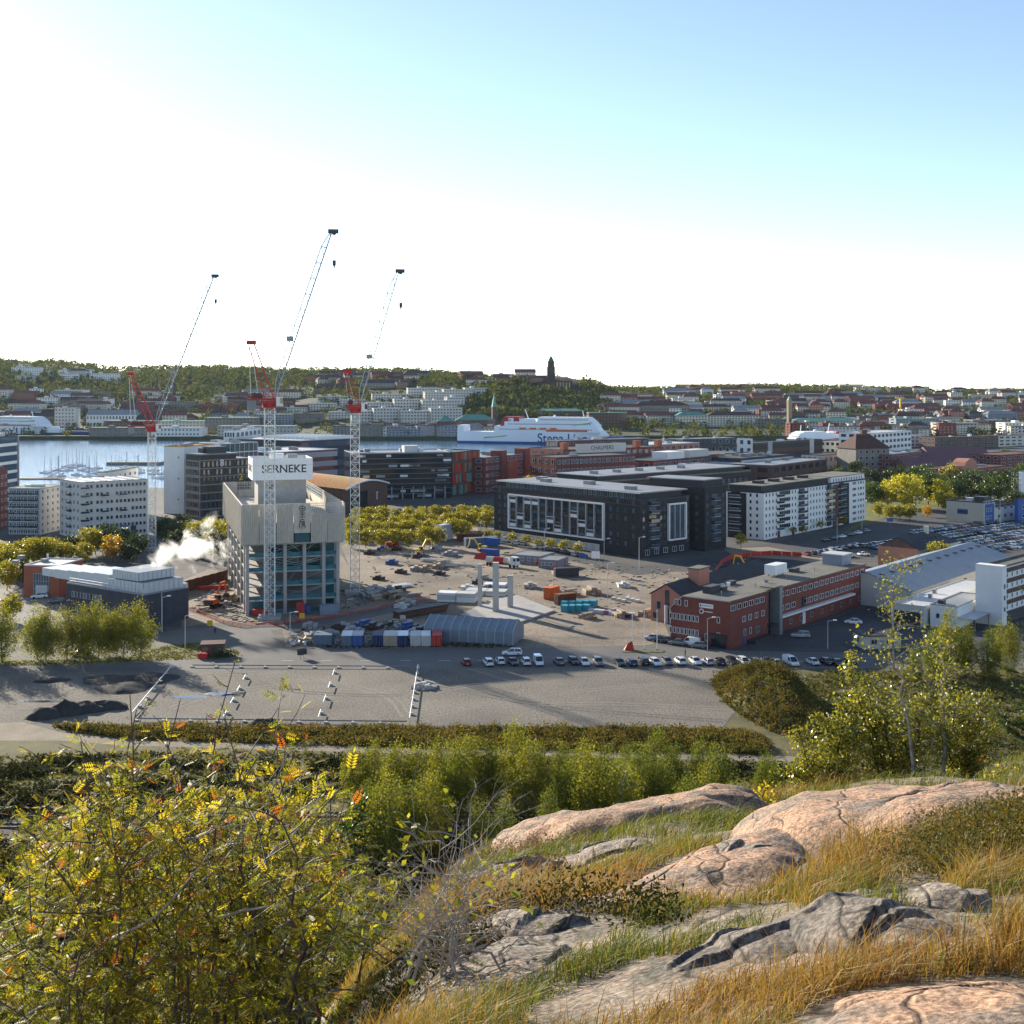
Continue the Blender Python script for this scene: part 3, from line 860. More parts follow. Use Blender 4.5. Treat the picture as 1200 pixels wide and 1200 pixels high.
for k in range(6):
    if k == 3:
        # recessed bay with the dark emblem on a plain panel, window below
        b.part('formwork_panel', MB().box(-1.2+pw*k+0.06,-1.2+pw*(k+1)-0.06,-0.95,-0.75,zc0+2.6,zc1,'formwork'))
        b.part('bay_window', MB().box(-1.2+pw*k+0.3,-1.2+pw*(k+1)-0.3,-0.9,-0.8,zc0+0.1,zc0+2.5,'glass_teal'))
        em = MB(); ex = -1.2+pw*(k+0.5); ez = zc1-1.2; yy = -0.97
        def stroke(x0,z0,x1,z1,t=0.13): em.bar((ex+x0,yy,ez+z0),(ex+x1,yy,ez+z1),t,'frame_dark')
        for j in range(10):
            t0, t1 = 2*PI*j/10, 2*PI*(j+1)/10
            stroke(0.85*math.sin(t0),-0.3+0.75*math.cos(t0),0.85*math.sin(t1),-0.3+0.75*math.cos(t1))
        stroke(-0.5,-0.3,0.5,-0.3); stroke(0,0.1,0,-0.8); stroke(-0.8,-1.5,0.8,-1.5); stroke(-0.6,-2.1,0.7,-1.9); stroke(0,-1.2,0,-2.6)
        stroke(-0.8,-2.7,0.8,-2.6); stroke(-0.5,-3.3,0.5,-3.3); stroke(-0.7,-3.9,0.7,-3.8); stroke(-0.5,-3.4,-0.8,-5.6); stroke(0,-3.9,-0.1,-5.9); stroke(0.5,-3.6,0.8,-5.7); stroke(0.3,-4.2,0.35,-5.2)
        b.part('emblem', em, 'dark vertical emblem painted on the formwork')
    else:
        link('formwork_panel', A[1 if k > 3 else 0], b.root, (-1.2+pw*k, -1.0, zc0))
    link('formwork_panel', A[k % 2], b.root, (-1.2+pw*(k+1), L2+1.0, zc0), PI)
    link('formwork_panel', Bm[0], b.root, (-1.0, -1.2+pw2*(k+1), zc0), -PI/2)
    link('formwork_panel', Bm[1 if k > 2 else 0], b.root, (L1+1.0, -1.2+pw2*k, zc0), PI/2)
# sign box
sx0, sx1, sy0, sy1, sz0, sz1 = cx-9.0, cx+9.0, cy-8.0, cy+8.0, 34.3, 40.8
b.part('sign_panel', MB().box(sx0,sx1,sy0,sy0+0.25,sz0,sz1,'white_paint'), 'white front panel of the sign box with black lettering')
b.part('sign_panel', MB().box(sx0,sx0+0.25,sy0+0.26,sy1-0.26,sz0,sz1,'white_paint'))
b.part('sign_panel', MB().box(sx0,sx1,sy1-0.25,sy1,sz0,sz1,'white_paint'))
b.part('sign_panel', MB().box(sx1-0.25,sx1,sy0+0.26,sy1-0.26,sz0,sz1,'white_paint'))
t = b.text('SERNEKE', 'r', cx+0.6, (sz0+sz1)/2, 3.35, 'frame_dark', off=-sy0+0.04, bold=0.05); t.location = (cx+0.4, sy0-0.03, (sz0+sz1)/2)
t2 = link('lettering', t.data, b.root, (sx0-0.03, cy, (sz0+sz1)/2)); t2.rotation_euler = (PI/2, 0, -PI/2); t2.scale = (0.9,0.9,0.9)
b.part('seam', MB().box(sx0,sx1,sy0-0.02,sy0,sz0+4.4,sz0+4.45,'frame_grey'))
b.roofbox(cx-1,cy,4,4,2.4,39.4,'metal_pale'); b.roofbox(cx+4,cy+3,3,3,2.0,39.4,'metal_grey')
b.part('hoarding', MB().box(0.5,L1-0.5,0.3,0.5,0.1,1.2,'teal_screen'))
link('site_cabin', MB().box(L1-6,L1-1,-4.2,-1.6,0,2.5,'blue_grey_wall'), b.root)

# ================================================================== luffing cranes
def crane(px0, py0, top_py, slew, ctr_px, ctr_py, af_px, af_py, piv_px, piv_py, tip_px, tip_py, hook_py, label, mast_w=2.7):
    X, D = G(px0, py0)
    t = thing('tower_crane', label, 'crane', (X, D, 0), R(8), 'luffing tower cranes on the building site')
    u = lambda px, py: ((px-px0)*D/FP, 0.0, ZY(py, D))
    zt = ZY(top_py, D); w = mast_w/2
    W = 'crane_white'
    mb = MB()
    for sx in (-1,1):
        for sy in (-1,1): mb.bar((sx*w,sy*w,0),(sx*w,sy*w,zt),0.13,W,4)
    n = int(zt/2.4); st = zt/n
    for k in range(n):
        z0, z1 = k*st, (k+1)*st
        for (ax,ay,bx,by) in ((-w,-w,w,-w),(w,-w,w,w),(w,w,-w,w),(-w,w,-w,-w)):
            mb.bar((ax,ay,z1),(bx,by,z1),0.06,W,3)
            if k % 2: ax,ay,bx,by = bx,by,ax,ay
            mb.bar((ax,ay,z0),(bx,by,z1),0.07,W,3)
    link('mast', mb, t)
    link('base', MB().box(-3,3,-3,3,0,0.9,'concrete'), t)
    lad = MB(); 
    for s in (-0.25,0.25): lad.bar((s,0,1),(s,0,zt),0.05,W,3)
    link('ladder', lad, t)
    link('slewing_ring', MB().cyl(0,0,zt,zt+1.1,1.9,'crane_red',14).box(-2.2,2.2,-2.2,2.2,zt+1.1,zt+2.0,'crane_red'), t)
    zp = zt+2.1
    cx, _, cz = u(ctr_px, ctr_py)
    dk = MB().box(cx,2.6,-1.5,1.5,zp,zp+0.5,'crane_red')
    for k in range(7):
        xx = cx+(2.6-cx)*k/6; dk.bar((xx,-1.5,zp+0.5),(xx,-1.5,zp+1.5),0.05,'crane_red',3)
    dk.bar((cx,-1.5,zp+1.5),(2.6,-1.5,zp+1.5),0.05,'crane_red',3)
    link('counter_jib', dk, t)
    for k in range(3): link('counterweight', MB().box(cx+0.1+k*0.75,cx+0.8+k*0.75,-1.2,1.2,zp-2.6,zp-0.05,'counterweight'), t)
    link('machinery_house', MB().box(cx+1.2,cx*0.35,-1.2,1.2,zp+0.5,zp+1.9,'frame_dark').box(cx+1.8,cx*0.6,-1.0,0.6,zp+1.9,zp+2.4,'metal_grey'), t)
    link('winch', MB().bar((cx*0.45,-1.0,zp+1.2),(cx*0.45,1.0,zp+1.2),0.8,'frame_dark',10).box(cx*0.62,cx*0.3,-1.1,1.1,zp+0.5,zp+1.0,'frame_dark'), t)
    link('cab', MB().box(1.9,3.6,-2.9,-1.2,zp-1.6,zp+0.9,'crane_white').box(2.9,3.65,-2.95,-1.15,zp-0.9,zp+0.6,'glass_dark'), t)
    ax_, _, az_ = u(af_px, af_py)
    px_, _, pz_ = u(piv_px, piv_py)
    af = MB()
    for sy in (-0.9,0.9):
        af.bar((1.2,sy,zp+0.4),(ax_+0.5,sy*0.6,az_),0.17,'crane_red',4); af.bar((-1.2,sy,zp+0.4),(ax_-0.9,sy*0.6,az_-0.6),0.13,'crane_red',4)
    for k in range(8):
        f0 = k/8; f1 = (k+1)/8
        a0 = np.array((1.2,-0.9,zp+0.4))*(1-f0)+np.array((ax_+0.5,-0.54,az_))*f0
        c1 = np.array((-1.2,-0.9,zp+0.4))*(1-f1)+np.array((ax_-0.9,-0.54,az_-0.6))*f1
        af.bar(a0,c1,0.07,'crane_red',3); a0[1]*=-1; c1[1]*=-1; af.bar(a0,c1,0.07,'crane_red',3)
    af.box(ax_-1.5,ax_+1.0,-0.8,0.8,az_-0.2,az_+0.9,'crane_red')
    link('a_frame', af, t)
    # jib lattice
    a = np.array((1.6,0,zp+0.8)); e = np.array(u(tip_px, tip_py)); d = e-a; L = np.linalg.norm(d); d /= L
    nrm = np.array((-d[2],0,d[0])); jw = 0.95
    jb = MB(); N = int(L/2.2)
    def corner(k, s, up):
        f = k/N; tap = min(1.0, f*8+0.25, (1-f)*8+0.25)
        return a+d*L*f + np.array((0,s*jw*tap,0)) + (nrm*jw*1.5*tap if up else 0)
    for k in range(N):
        for s in (-1,1):
            jb.bar(corner(k,s,0),corner(k+1,s,0),0.19,'crane_white_backlit',4)
            jb.bar(corner(k,s,0),corner(k+1,0,1) if k%2==0 else corner(k,0,1),0.085,'crane_white_backlit',3)
        jb.bar(corner(k,0,1),corner(k+1,0,1),0.17,'crane_white_backlit',4)
        jb.bar(corner(k,-1,0),corner(k+1,1,0),0.085,'crane_white_backlit',3); jb.bar(corner(k,-1,0),corner(k,1,0),0.085,'crane_white_backlit',3)
    link('jib', jb, t)
    link('jib_head', MB().box(e[0]-1.0,e[0]+1.8,-0.7,0.7,e[2]-0.2,e[2]+0.8,'frame_dark').bar((e[0]+0.6,-0.5,e[2]),(e[0]+0.6,0.5,e[2]),0.7,'frame_dark',10), t)
    mid = a+d*L*0.33+nrm*1.2
    link('service_platform', MB().box(mid[0]-0.9,mid[0]+0.9,-0.9,0.9,mid[2],mid[2]+1.3,'metal_grey'), t)
    ln = MB()
    pend = a+d*L*0.86+nrm*1.4
    for s in (-0.4,0.4):
        ln.bar((ax_,s,az_+0.5),tuple(pend+np.array((0,s,0))),0.035,W,3)
        ln.bar((ax_-0.9,s,az_),(cx+1,s,zp+1.0),0.05,W,3); ln.bar((ax_-0.4,s,az_),(cx+3,s,zp+1.0),0.05,W,3)
    link('pendant_line', ln, t)
    hz = ZY(hook_py, D)
    link('hoist_rope', MB().bar((e[0]+0.6,0,e[2]),(e[0]+0.6,0,hz+1),0.025,'frame_dark',3), t)
    link('hook_block', MB().box(e[0]+0.2,e[0]+1.1,-0.35,0.35,hz-0.7,hz+0.7,'frame_dark').bar((e[0]+0.65,0,hz-0.7),(e[0]+0.65,0,hz-1.5),0.25,'frame_dark',6,0.1), t)
    return t
mat('crane_white_backlit', (0.30,0.33,0.35), 0.5, 0.06, 0.4); mat('crane_white', (0.72,0.72,0.68), 0.5, 0.06, 0.4); mat('crane_red', (0.40,0.02,0.018), 0.45, 0.1, 0.4); mat('counterweight', (0.25,0.27,0.28), 0.8, 0.15, 0.5)  # jib: white paint darkened to grey for its backlit look
crane(316,725,478,0, 290,457, 296,403, 322,440, 388,271, 307, 'red and white luffing crane standing directly in front of the concrete tower')
crane(416,696,484,0, 404,478, 408,436, 420,465, 467,318, 357, 'red and white luffing crane right beside the orange roofed hall')
crane(178,645,506,0, 151,487, 155,439, 180,480, 249,323, 352, 'red and white luffing crane standing behind the steaming brick plant')

# ================================================================== steaming plant, brick fire-station like block
b = Bld('energy_plant', 'dark brick plant with pale metal louvre box on its roof giving off steam', 'building', (78,702), (168,735), (214,726))
L1, L2 = b.L1, b.L2
h = 8.2
mat('slate_brick', (0.055,0.06,0.075), 0.85, 0.2, 0.4, fine=0.2)
mat('louvre', (0.50,0.53,0.55), 0.45, 0.06, 0.8, metal=0.2)
b.body(h,'slate_brick','roof_grey',0.35, x1=L1+2)
for k in range(9):   # metal louvre panels around the cooling box
    w = (L1-0.5)/5
for lev, (y0, y1, z0, z1) in enumerate(((1.0, 16.5, h, h+3.0), (4.0, 15.0, h+3.05, h+5.4))):
    bx = MB().box(0.8+lev*0.8,L1+1-lev*0.5,y0,y1,z0,z1-0.1,'metal_grey'); b.part('cooling_box', bx)
    n = 8; x0, x1 = 0.8+lev*0.8, L1+1-lev*0.5
    for k in range(n):
        w = (x1-x0)/n
        b.part('louvre_panel', MB().box(x0+w*k+0.07,x0+w*(k+1)-0.07,y0-0.14,y0-0.01,z0+0.05,z1,'louvre'))
    n2 = 10; w = (y1-y0)/n2
    for k in range(n2): b.part('louvre_panel', MB().box(x0-0.14,x0-0.01,y0+w*k+0.07,y0+w*(k+1)-0.07,z0+0.05,z1,'louvre'))
for k in range(5):
    b.part('roof_step', MB().box(2.0+k*0.6,L1+1,17+k*7.0,23.6+k*7.0,h+0.05,h+3.6-k*0.35,'louvre'))
rl = MB()
for y in np.linspace(0.3, L2-1, 24): rl.bar((0.3,y,h+0.3),(0.3,y,h+1.6),0.06,'frame_white',3)
for z in (0.9,1.6): rl.bar((0.3,0.3,h+z),(0.3,L2-1,h+z),0.06,'frame_white',3)
b.part('roof_railing', rl)
b.windows('l', frange(18, L2-3, 9), [5.6], 2.4, 1.6, 'frame_grey', 'glass_blue', 2)
b.windows('l', frange(3, 17, 3), [3.0], 1.4, 1.6, 'frame_grey', 'glass_dark', 1)
b.part('stair_tower', MB().box(L1+2.0,L1+3.4,2,6,0,h+1,'metal_pale'))
b.part('downpipe', MB().bar((L1*0.45,-0.12,0),(L1*0.45,-0.12,h),0.1,'metal_pale',5))
b = Bld('brick_hall', 'red brick hall with tall glazed front and white flat roof joined to the steaming plant', 'building', (28,688), (69,700.5), (97,691))
h = b.zt(664)
b.body(h,'orange_brick','roof_pale',0.4)
gl = MB()
b.part('glazed_front', MB().box(-0.1,0.03,b.L2*0.28,b.L2*0.72,0.2,h-2.2,'glass_blue'))
for k in range(7): b.part('mullion', MB().box(-0.2,-0.1,b.L2*(0.28+0.44*k/6)-0.06,b.L2*(0.28+0.44*k/6)+0.06,0.2,h-2.2,'frame_grey'))
for k in range(4): b.part('transom', MB().box(-0.18,-0.1,b.L2*0.28,b.L2*0.72,0.2+(h-2.4)*k/3,0.32+(h-2.4)*k/3,'frame_grey'))
b.part('roller_door', MB().box(-0.16,-0.101,b.L2*0.32,b.L2*0.66,0.2,3.6,'metal_pale'))
for (x,y) in ((8,9),(14,20),(4,16)): b.roofbox(x,y,1.6,1.6,0.9,h,'metal_grey')
b.part('vent_stack', MB().cyl(10,b.L2-2,h,h+2.2,0.35,'metal_pale'))

# ================================================================== steam
def steam():
    m = bpy.data.materials.new('steam'); m.use_nodes = True
    nt = m.node_tree; nt.nodes.clear(); L = nt.links
    out = nt.nodes.new('ShaderNodeOutputMaterial')
    v = nt.nodes.new('ShaderNodeVolumePrincipled')
    v.inputs['Color'].default_value = (0.98,0.98,0.98,1); v.inputs['Anisotropy'].default_value = 0.55
    tc = nt.nodes.new('ShaderNodeTexCoord')
    n = nt.nodes.new('ShaderNodeTexNoise'); n.inputs['Scale'].default_value = 0.20; n.inputs['Detail'].default_value = 5.0; n.inputs['Roughness'].default_value = 0.62
    n.inputs['Distortion'].default_value = 0.6
    L.new(tc.outputs['Object'], n.inputs['Vector'])
    # distance from the plume axis, wider further downwind (local x)
    sep = nt.nodes.new('ShaderNodeSeparateXYZ'); L.new(tc.outputs['Object'], sep.inputs[0])
    def M(op, a, b_=None):
        q = nt.nodes.new('ShaderNodeMath'); q.operation = op
        for i, x in enumerate((a, b_)):
            if x is None: continue
            if isinstance(x, (int,float)): q.inputs[i].default_value = x
            else: L.new(x, q.inputs[i])
        return q.outputs[0]
    X, Y, Z = sep.outputs
    rad = M('ADD', M('MULTIPLY', X, 0.26), 2.2)
    rr = M('DIVIDE', M('SQRT', M('ADD', M('MULTIPLY', Y, Y), M('MULTIPLY', Z, Z))), rad)
    fall = M('SUBTRACT', 1.25, rr)
    ex = M('SUBTRACT', 1.0, M('DIVIDE', M('ABSOLUTE', M('SUBTRACT', X, 12.5)), 17.5))
    shape = M('MINIMUM', fall, M('MULTIPLY', ex, 1.8))
    d = M('SUBTRACT', M('ADD', M('MULTIPLY', n.outputs[0], 3.4), shape), 2.35)
    dd = M('MINIMUM', M('MAXIMUM', d, 0.0), 0.85)
    den = M('MULTIPLY', M('MULTIPLY', dd, dd), 0.85)
    L.new(den, v.inputs['Density']); L.new(v.outputs[0], out.inputs['Volume'])
    MATS['steam'] = m
    mb = MB(); rings = []
    for k in range(9):
        x = -4 + k*4.6; r_ = 3.5 + max(0, x)*0.36
        if k in (0,8): r_ *= 0.6
        rings.append([(x, r_*math.cos(2*PI*j/12), r_*math.sin(2*PI*j/12)) for j in range(12)])
    vs = [p for q in rings for p in q]
    fs = [(a*12+j, (a+1)*12+j, (a+1)*12+(j+1)%12, a*12+(j+1)%12) for a in range(8) for j in range(12)]
    fs += [tuple(range(12)), tuple(range(8*12+11, 8*12-1, -1))]
    mb.add(vs, fs, m)
    a = np.array((GX(158,322), 322.0, ZY(664,322))); e = np.array((GX(240,334), 334.0, ZY(640,334)))
    me = mb.mesh('steam')
    import bmesh
    bm = bmesh.new(); bm.from_mesh(me); bmesh.ops.recalc_face_normals(bm, faces=bm.faces[:]); bm.to_mesh(me); bm.free()
    o = link('steam', me)
    o.location = a
    o.rotation_euler = Vector(e-a).to_track_quat('X', 'Z').to_euler()
    o['kind'] = 'stuff'; tag(o, 'white steam cloud drifting from the louvre box of the plant', 'steam')
    m.cycles.volume_step_rate = 1.0
steam()

# ================================================================== red brick office, right
b = Bld('brick_office', 'long red brick office with pale window rows, flat felt roof and dark stair block', 'building', (786,746), (855,761), (1014,707))
L1, L2 = b.L1, b.L2
h = 11.2
# gable-shaped cross section with chamfered left eaves (profile in y-z)
prof = [(0,0),(L2,0),(L2,h-3.4),(L2-3.6,h-0.1),(0.0,h)]
xs = 19.5
b.part('wall', MB().extrx(prof[::-1], 0, xs, 'red_brick'))
b.part('wall', MB().extrx(prof[::-1], xs+4.5, L1, 'red_brick'))
rp = [(-0.35,h+0.02),(L2-3.6,h-0.06),(L2+0.25,h-3.55),(L2+0.25,h-3.3),(L2-3.5,h+0.22),(-0.35,h+0.32)]
b.part('roof', MB().extrx(rp, -0.3, L1+0.3, 'roof_felt'))
b.part('roof_edge', MB().extrx([(p[0], p[1]+0.02) for p in rp], -0.42, -0.31, 'frame_grey'))
b.part('stair_block', MB().box(xs,xs+4.5,1.2,L2-1,0,h+0.0,'frame_dark'))
b.part('stair_fin', MB().box(xs+3.0,xs+4.6,-1.6,1.1,0,h+0.9,'metal_grey'))
b.part('stair_roof', MB().box(xs-0.4,xs+4.7,-1.7,2.2,h+0.91,h+1.15,'roof_felt'))
b.part('canopy', MB().box(xs-0.5,xs+3.0,-1.6,1.1,2.7,2.95,'frame_dark'))
wz = [1.6, 5.0, 9.6]
# left gable
b.windows('l', frange(8.3,16.8,8)[:4]+[v+0.0 for v in frange(8.3,16.8,8)[4:]], [2.7], 0.75, 1.5)
b.windows('l', frange(8.3,16.8,8), [6.1], 0.75, 1.5)
b.windows('l', [3.0], [2.9,6.6], 0.8, 1.5); b.windows('l', [11.9,13.8,14.8], [9.6], 0.8, 1.45)
b.windows('l', [6.3], [2.1], 0.8, 1.7)
b.part('entrance', MB().box(-0.14,0.04,0.8,4.9,0,3.0,'glass_dark'))
b.part('entrance_canopy', MB().box(-1.6,-0.02,0.6,5.2,3.05,3.25,'frame_dark'))
b.part('sign_board', MB().box(-0.16,-0.02,4.4,8.2,9.1,10.1,'white_paint'), 'white name board high on the brick gable')
b.part('sign_mark', MB().box(-0.19,-0.161,4.8,7.4,9.5,9.75,'frame_grey')); b.part('sign_mark', MB().box(-0.19,-0.161,7.6,8.0,9.35,9.85,'blue_paint'))
rd = MB(); rd.bar((-0.16,7.6,8.2),(-0.02,7.6,8.2),0.62,'white_paint',16); b.part('round_sign', rd)
b.part('round_sign_mark', MB().bar((-0.2,7.6,8.2),(-0.161,7.6,8.2),0.42,'red_brick',12))
b.part('sign_mark', MB().box(-0.05,0.02,4.6,6.8,8.1,8.3,'frame_white'))
# right long facade
b.windows('r', [1.6,4.6,7.6,10.6,13.6,16.2], [9.6], 2.1, 1.35, 'frame_white', 'glass_dark', 2)
b.windows('r', [7.0,10.0,13.2,16.6], [6.2], 1.6, 1.4, 'frame_white', 'glass_dark', 2)
b.windows('r', [7.4,10.2], [2.9], 1.0, 1.6); b.windows('r', [14.0], [2.6], 1.8, 1.5, 'frame_grey', 'glass_dark', 3)
b.part('side_door', MB().box(6.9,7.9,-0.1,0.03,0,2.2,'blue_paint')); b.part('low_annex', MB().box(8.5,18,-2.2,-0.02,0,0.9,'frame_dark'))
b.windows('r', frange(xs+5.5, L1-0.8, 16), [9.5], 2.2, 1.4, 'frame_white', 'glass_dark', 2)
b.windows('r', frange(xs+5.5, L1-0.8, 16), [6.0], 2.2, 1.4, 'frame_white', 'glass_dark', 2, skip=0.06)
b.windows('r', frange(xs+9, L1-0.8, 8), [1.9], 1.6, 1.3, 'frame_grey', 'glass_dark', 2)
b.part('white_band', MB().box(xs+4.6,L1-10,-1.4,-0.02,3.9,4.4,'frame_white'))
b.part('door', MB().box(xs+19,xs+20.6,-0.12,0.02,0.2,3.2,'frame_white')); b.part('stair_glazing', MB().box(xs+18.6,xs+20.9,-0.1,0.02,4.6,7.2,'glass_dark'))
# things on the roof
b.roofbox(8.0,9.5,5.0,2.2,1.7,h+0.2,'frame_dark'); b.roofbox(12.0,9.0,2.4,2.0,1.0,h+0.2,'frame_dark')
b.roofbox(22,12,3.4,1.4,0.8,h+0.2,'frame_dark')
for k in range(3): b.part('air_unit', MB().box(39.2+k*2.3,41.4+k*2.3,8.2,11.4,h+0.9,h+3.4,'frame_white').box(39.3+k*2.3,39.6+k*2.3,8.3,8.6,h+0.2,h+0.9,'metal_grey').box(41.0+k*2.3,41.3+k*2.3,11,11.3,h+0.2,h+0.9,'metal_grey'))
b.roofbox(52,9,3.6,1.5,0.9,h+0.2,'frame_dark'); b.roofbox(30,6,0.7,0.7,0.8,h+0.2,'metal_grey'); b.roofbox(19,11,0.7,0.7,0.8,h+0.2,'frame_white')
for k in range(4): b.part('vent_pipe', MB().cyl(5+k*17,5,h+0.2,h+1.5,0.14,'metal_grey',6))
b.part('rooftop_stair_house', MB().box(L1-9,L1-3,3,9,h+0.2,h+3.2,'blue_grey_wall').box(L1-9.3,L1-2.7,2.7,9.3,h+3.2,h+3.5,'roof_pale'))

# salmon building behind the office
b = Bld('salmon_workshop', 'salmon plastered gabled workshop with dark roof behind the brick office', 'building', (763,718), (800,732), (905,697))
L1, L2 = b.L1, b.L2; h = b.zt(690, 0, 0)
h = 8.2
b.part('wall', MB().extrx([(0,0),(L2,0),(L2,h-1),(L2*0.5,h+1.8),(0,h-1)][::-1], 0, L1, 'salmon_wall'))
b.part('roof', MB().extrx([(-0.4,h-1.2),(L2*0.5,h+1.85),(L2+0.4,h-1.2),(L2+0.4,h-0.9),(L2*0.5,h+2.15),(-0.4,h-0.9)], -0.3, L1, 'roof_dark'))
b.part('tall_window', MB().box(-0.12,0.02,L2*0.42,L2*0.55,4.6,8.6,'glass_dark')); b.part('tall_window', MB().box(-0.12,0.02,L2*0.42,L2*0.55,0.6,3.9,'glass_dark'))
b.windows('l', [L2*0.75], [4.4], 1.4, 2.2, 'frame_grey'); b.windows('l', [L2*0.2,L2*0.85], [1.6], 1.8, 1.8, 'frame_grey')
b.part('roof_tower', MB().box(12,18,L2*0.15,L2*0.5,h-1.0,h+4.6,'salmon_wall').box(11.7,18.3,L2*0.13,L2*0.52,h+4.6,h+4.9,'roof_felt'))
b.part('skylight', MB().extrx([(L2*0.6,h+1.2),(L2*0.95,h-0.2),(L2*0.95,h+0.1),(L2*0.6,h+2.0)], 8, 16, 'roof_pale'))
for k in range(3): b.part('silo_pipe', MB().cyl(-1.2, 1.2+k*1.5, 0, 4.2+0.3*k, 0.5, 'metal_pale', 8))

# ================================================================== dark block with white framed bay
b = Bld('dark_apartment_block', 'black brick apartment block with large white framed window bays and set-back top floor', 'building', (579,621), (750,654), (808,646))
L1, L2 = b.L1, b.L2; h = 20.6; q = L2/103.0
mat('dark_plaster', (0.05,0.05,0.053), 0.8, 0.12, 0.4)
b.body(h,'dark_brick','roof_dark',0.7)
b.part('ground_floor', MB().box(-0.06,0.02,26*q,L2-0.1,0.0,3.0,'pale_grey_wall'))
b.part('penthouse_wall', MB().box(2.2,L1-2,2.2,L2-3,h+0.06,h+2.7,'dark_plaster'))
b.part('penthouse_roof', MB().box(0.6,L1-0.4,0.6,L2-1.0,h+2.75,h+3.25,'roof_grey'))
b.part('roof_rim', MB().box(0.45,0.599,0.5,L2-0.9,h+2.72,h+3.1,'frame_white'))
b.windows('l', frange(4, L2-5, 26), [h+1.5], 1.9, 1.9, 'frame_grey', 'glass_blue', 2, me=None)
for o in [w for w in b.root.children if w.name.startswith('window') and w.location[2] > h]: o.location[0] = 2.18
# big framed bay on the long side
y0, y1, z0, z1 = 23.0*q, 90.0*q, 5.3, 18.2
fw = 0.55
for nm, (a, c, e, f) in dict(top=(y0,y1,z1,z1+fw), bottom=(y0,y1,z0-fw,z0), l=(y0-fw,y0,z0-fw,z1+fw), r=(y1,y1+fw,z0-fw,z1+fw)).items():
    b.part('bay_frame', MB().box(-1.1,0.03,a,c,e,f,'frame_white'))
nb = 12; bw = (y1-y0)/nb
b.part('bay_back', MB().box(-0.05,0.03,y0,y1,z0,z1,'frame_dark'))
for k in range(1, nb): b.part('bay_mullion', MB().box(-0.95,0.02,y0+bw*k-0.22,y0+bw*k+0.22,z0,z1,'frame_grey'))
pan = win_mesh(bw-0.7, 2.7, 'frame_dark', 'glass_dark', 3)
white_cells = {(1,0),(3,2),(5,0),(8,3),(10,1),(6,1),(2,1),(9,0)}
for k in range(nb):
    for j in range(4):
        z = z0+(z1-z0)*(j+0.5)/4
        if (k, j) in white_cells or random.random() < 0.06:
            b.part('spandrel_panel', MB().box(-0.7,-0.06,y0+bw*k+0.3,y0+bw*(k+1)-0.3,z-1.2,z+1.3,'frame_white'))
            link('window', win_mesh(bw-0.7,1.0,'frame_dark','glass_blue',3), b.root, (-0.71, y0+bw*(k+0.5), z+0.6), -PI/2)
        else:
            link('window', pan, b.root, (-0.15, y0+bw*(k+0.5), z), -PI/2)
            if random.random() < 0.7: b.part('balcony_rail', MB().box(-0.62,-0.56,y0+bw*k+0.25,y0+bw*(k+1)-0.25,z-1.35,z-0.3,'glass_blue'))
b.windows('l', [v*q for v in (4,9,14,18.5,94,98.5)], [4.6+3.1*k for k in range(6)], 1.5, 1.7, 'frame_dark', 'glass_blue', 1, skip=0.1)
b.windows('l', frange(28*q, L2-2, 15), [1.6], 1.8, 1.8, 'frame_dark', 'glass_dark', 2)
b.bands('l', [19.0], 0.22, 'roof_rust' if False else 'brown_brick', name='cornice')
# right face
y0, y1, z0, z1 = 15.5, 24.5, 5.6, 18.4
for (a, c, e, f) in ((y0,y1,z1,z1+fw),(y0,y1,z0-fw,z0),(y0-fw,y0,z0-fw,z1+fw),(y1,y1+fw,z0-fw,z1+fw)):
    b.part('bay_frame', MB().box(a,c,-1.0,0.03,e,f,'frame_white'))
b.part('bay_back', MB().box(y0,y1,-0.05,0.03,z0,z1,'frame_dark'))
for k in range(1,3): b.part('bay_mullion', MB().box(y0+3*k-0.15,y0+3*k+0.15,-0.85,0.02,z0,z1,'frame_grey'))
for k in range(3):
    for j in range(4): link('window', win_mesh(2.4,2.6,'frame_dark','glass_blue',2), b.root, (y0+1.5+3*k, -0.12, z0+1.6+3.2*j))
b.windows('r', [2.0,11.5,13.5,26.5], [4.6+3.1*k for k in range(6)], 1.4, 1.7, 'frame_dark', 'glass_blue', 1)
b.balconies('r', [7.0], [3.4+3.1*k for k in range(6)], 4.6, 1.4, 'frame_grey', 'glass_blue')
b.windows('r', [7.0], [4.8+3.1*k for k in range(6)], 4.0, 2.2, 'frame_dark', 'glass_blue', 3)
b.windows('r', [4,9,14,19,23], [1.7], 2.4, 2.0, 'frame_white', 'glass_dark', 2)
for (x,y) in ((8,12),(14,40),(9,60),(16,70)): b.roofbox(x,y,3.0,4.0,1.2,h+3.26,'roof_grey')
# wing of the dark block
b2 = Bld('dark_apartment_wing', 'narrow black brick wing with glazed balconies next to the framed block', 'building', (811,648), (826,646), (851,641), depth=30)
b2.body(b2.zt(572),'dark_brick','roof_dark',0.6); hh = b2.zt(572)
b2.balconies('r', [b2.L1*0.45], [3.4+3.1*k for k in range(6)], 5.0, 1.4, 'frame_grey', 'glass_blue')
b2.windows('r', [b2.L1*0.45], [4.8+3.1*k for k in range(6)], 4.4, 2.2, 'frame_dark', 'glass_blue', 3)
b2.windows('r', [b2.L1*0.12,b2.L1*0.85], [4.8+3.1*k for k in range(6)], 1.3, 1.6, 'frame_dark', 'glass_blue')
b2.windows('l', frange(1,b2.L2-4,5), [4.8+3.1*k for k in range(6)], 1.4, 1.6, 'frame_dark', 'glass_blue')
b2.part('penthouse', MB().box(1.5,b2.L1-1.5,2,26,hh+0.1,hh+2.6,'dark_plaster').box(0.8,b2.L1-0.8,1.2,27,hh+2.6,hh+3.0,'roof_grey'))
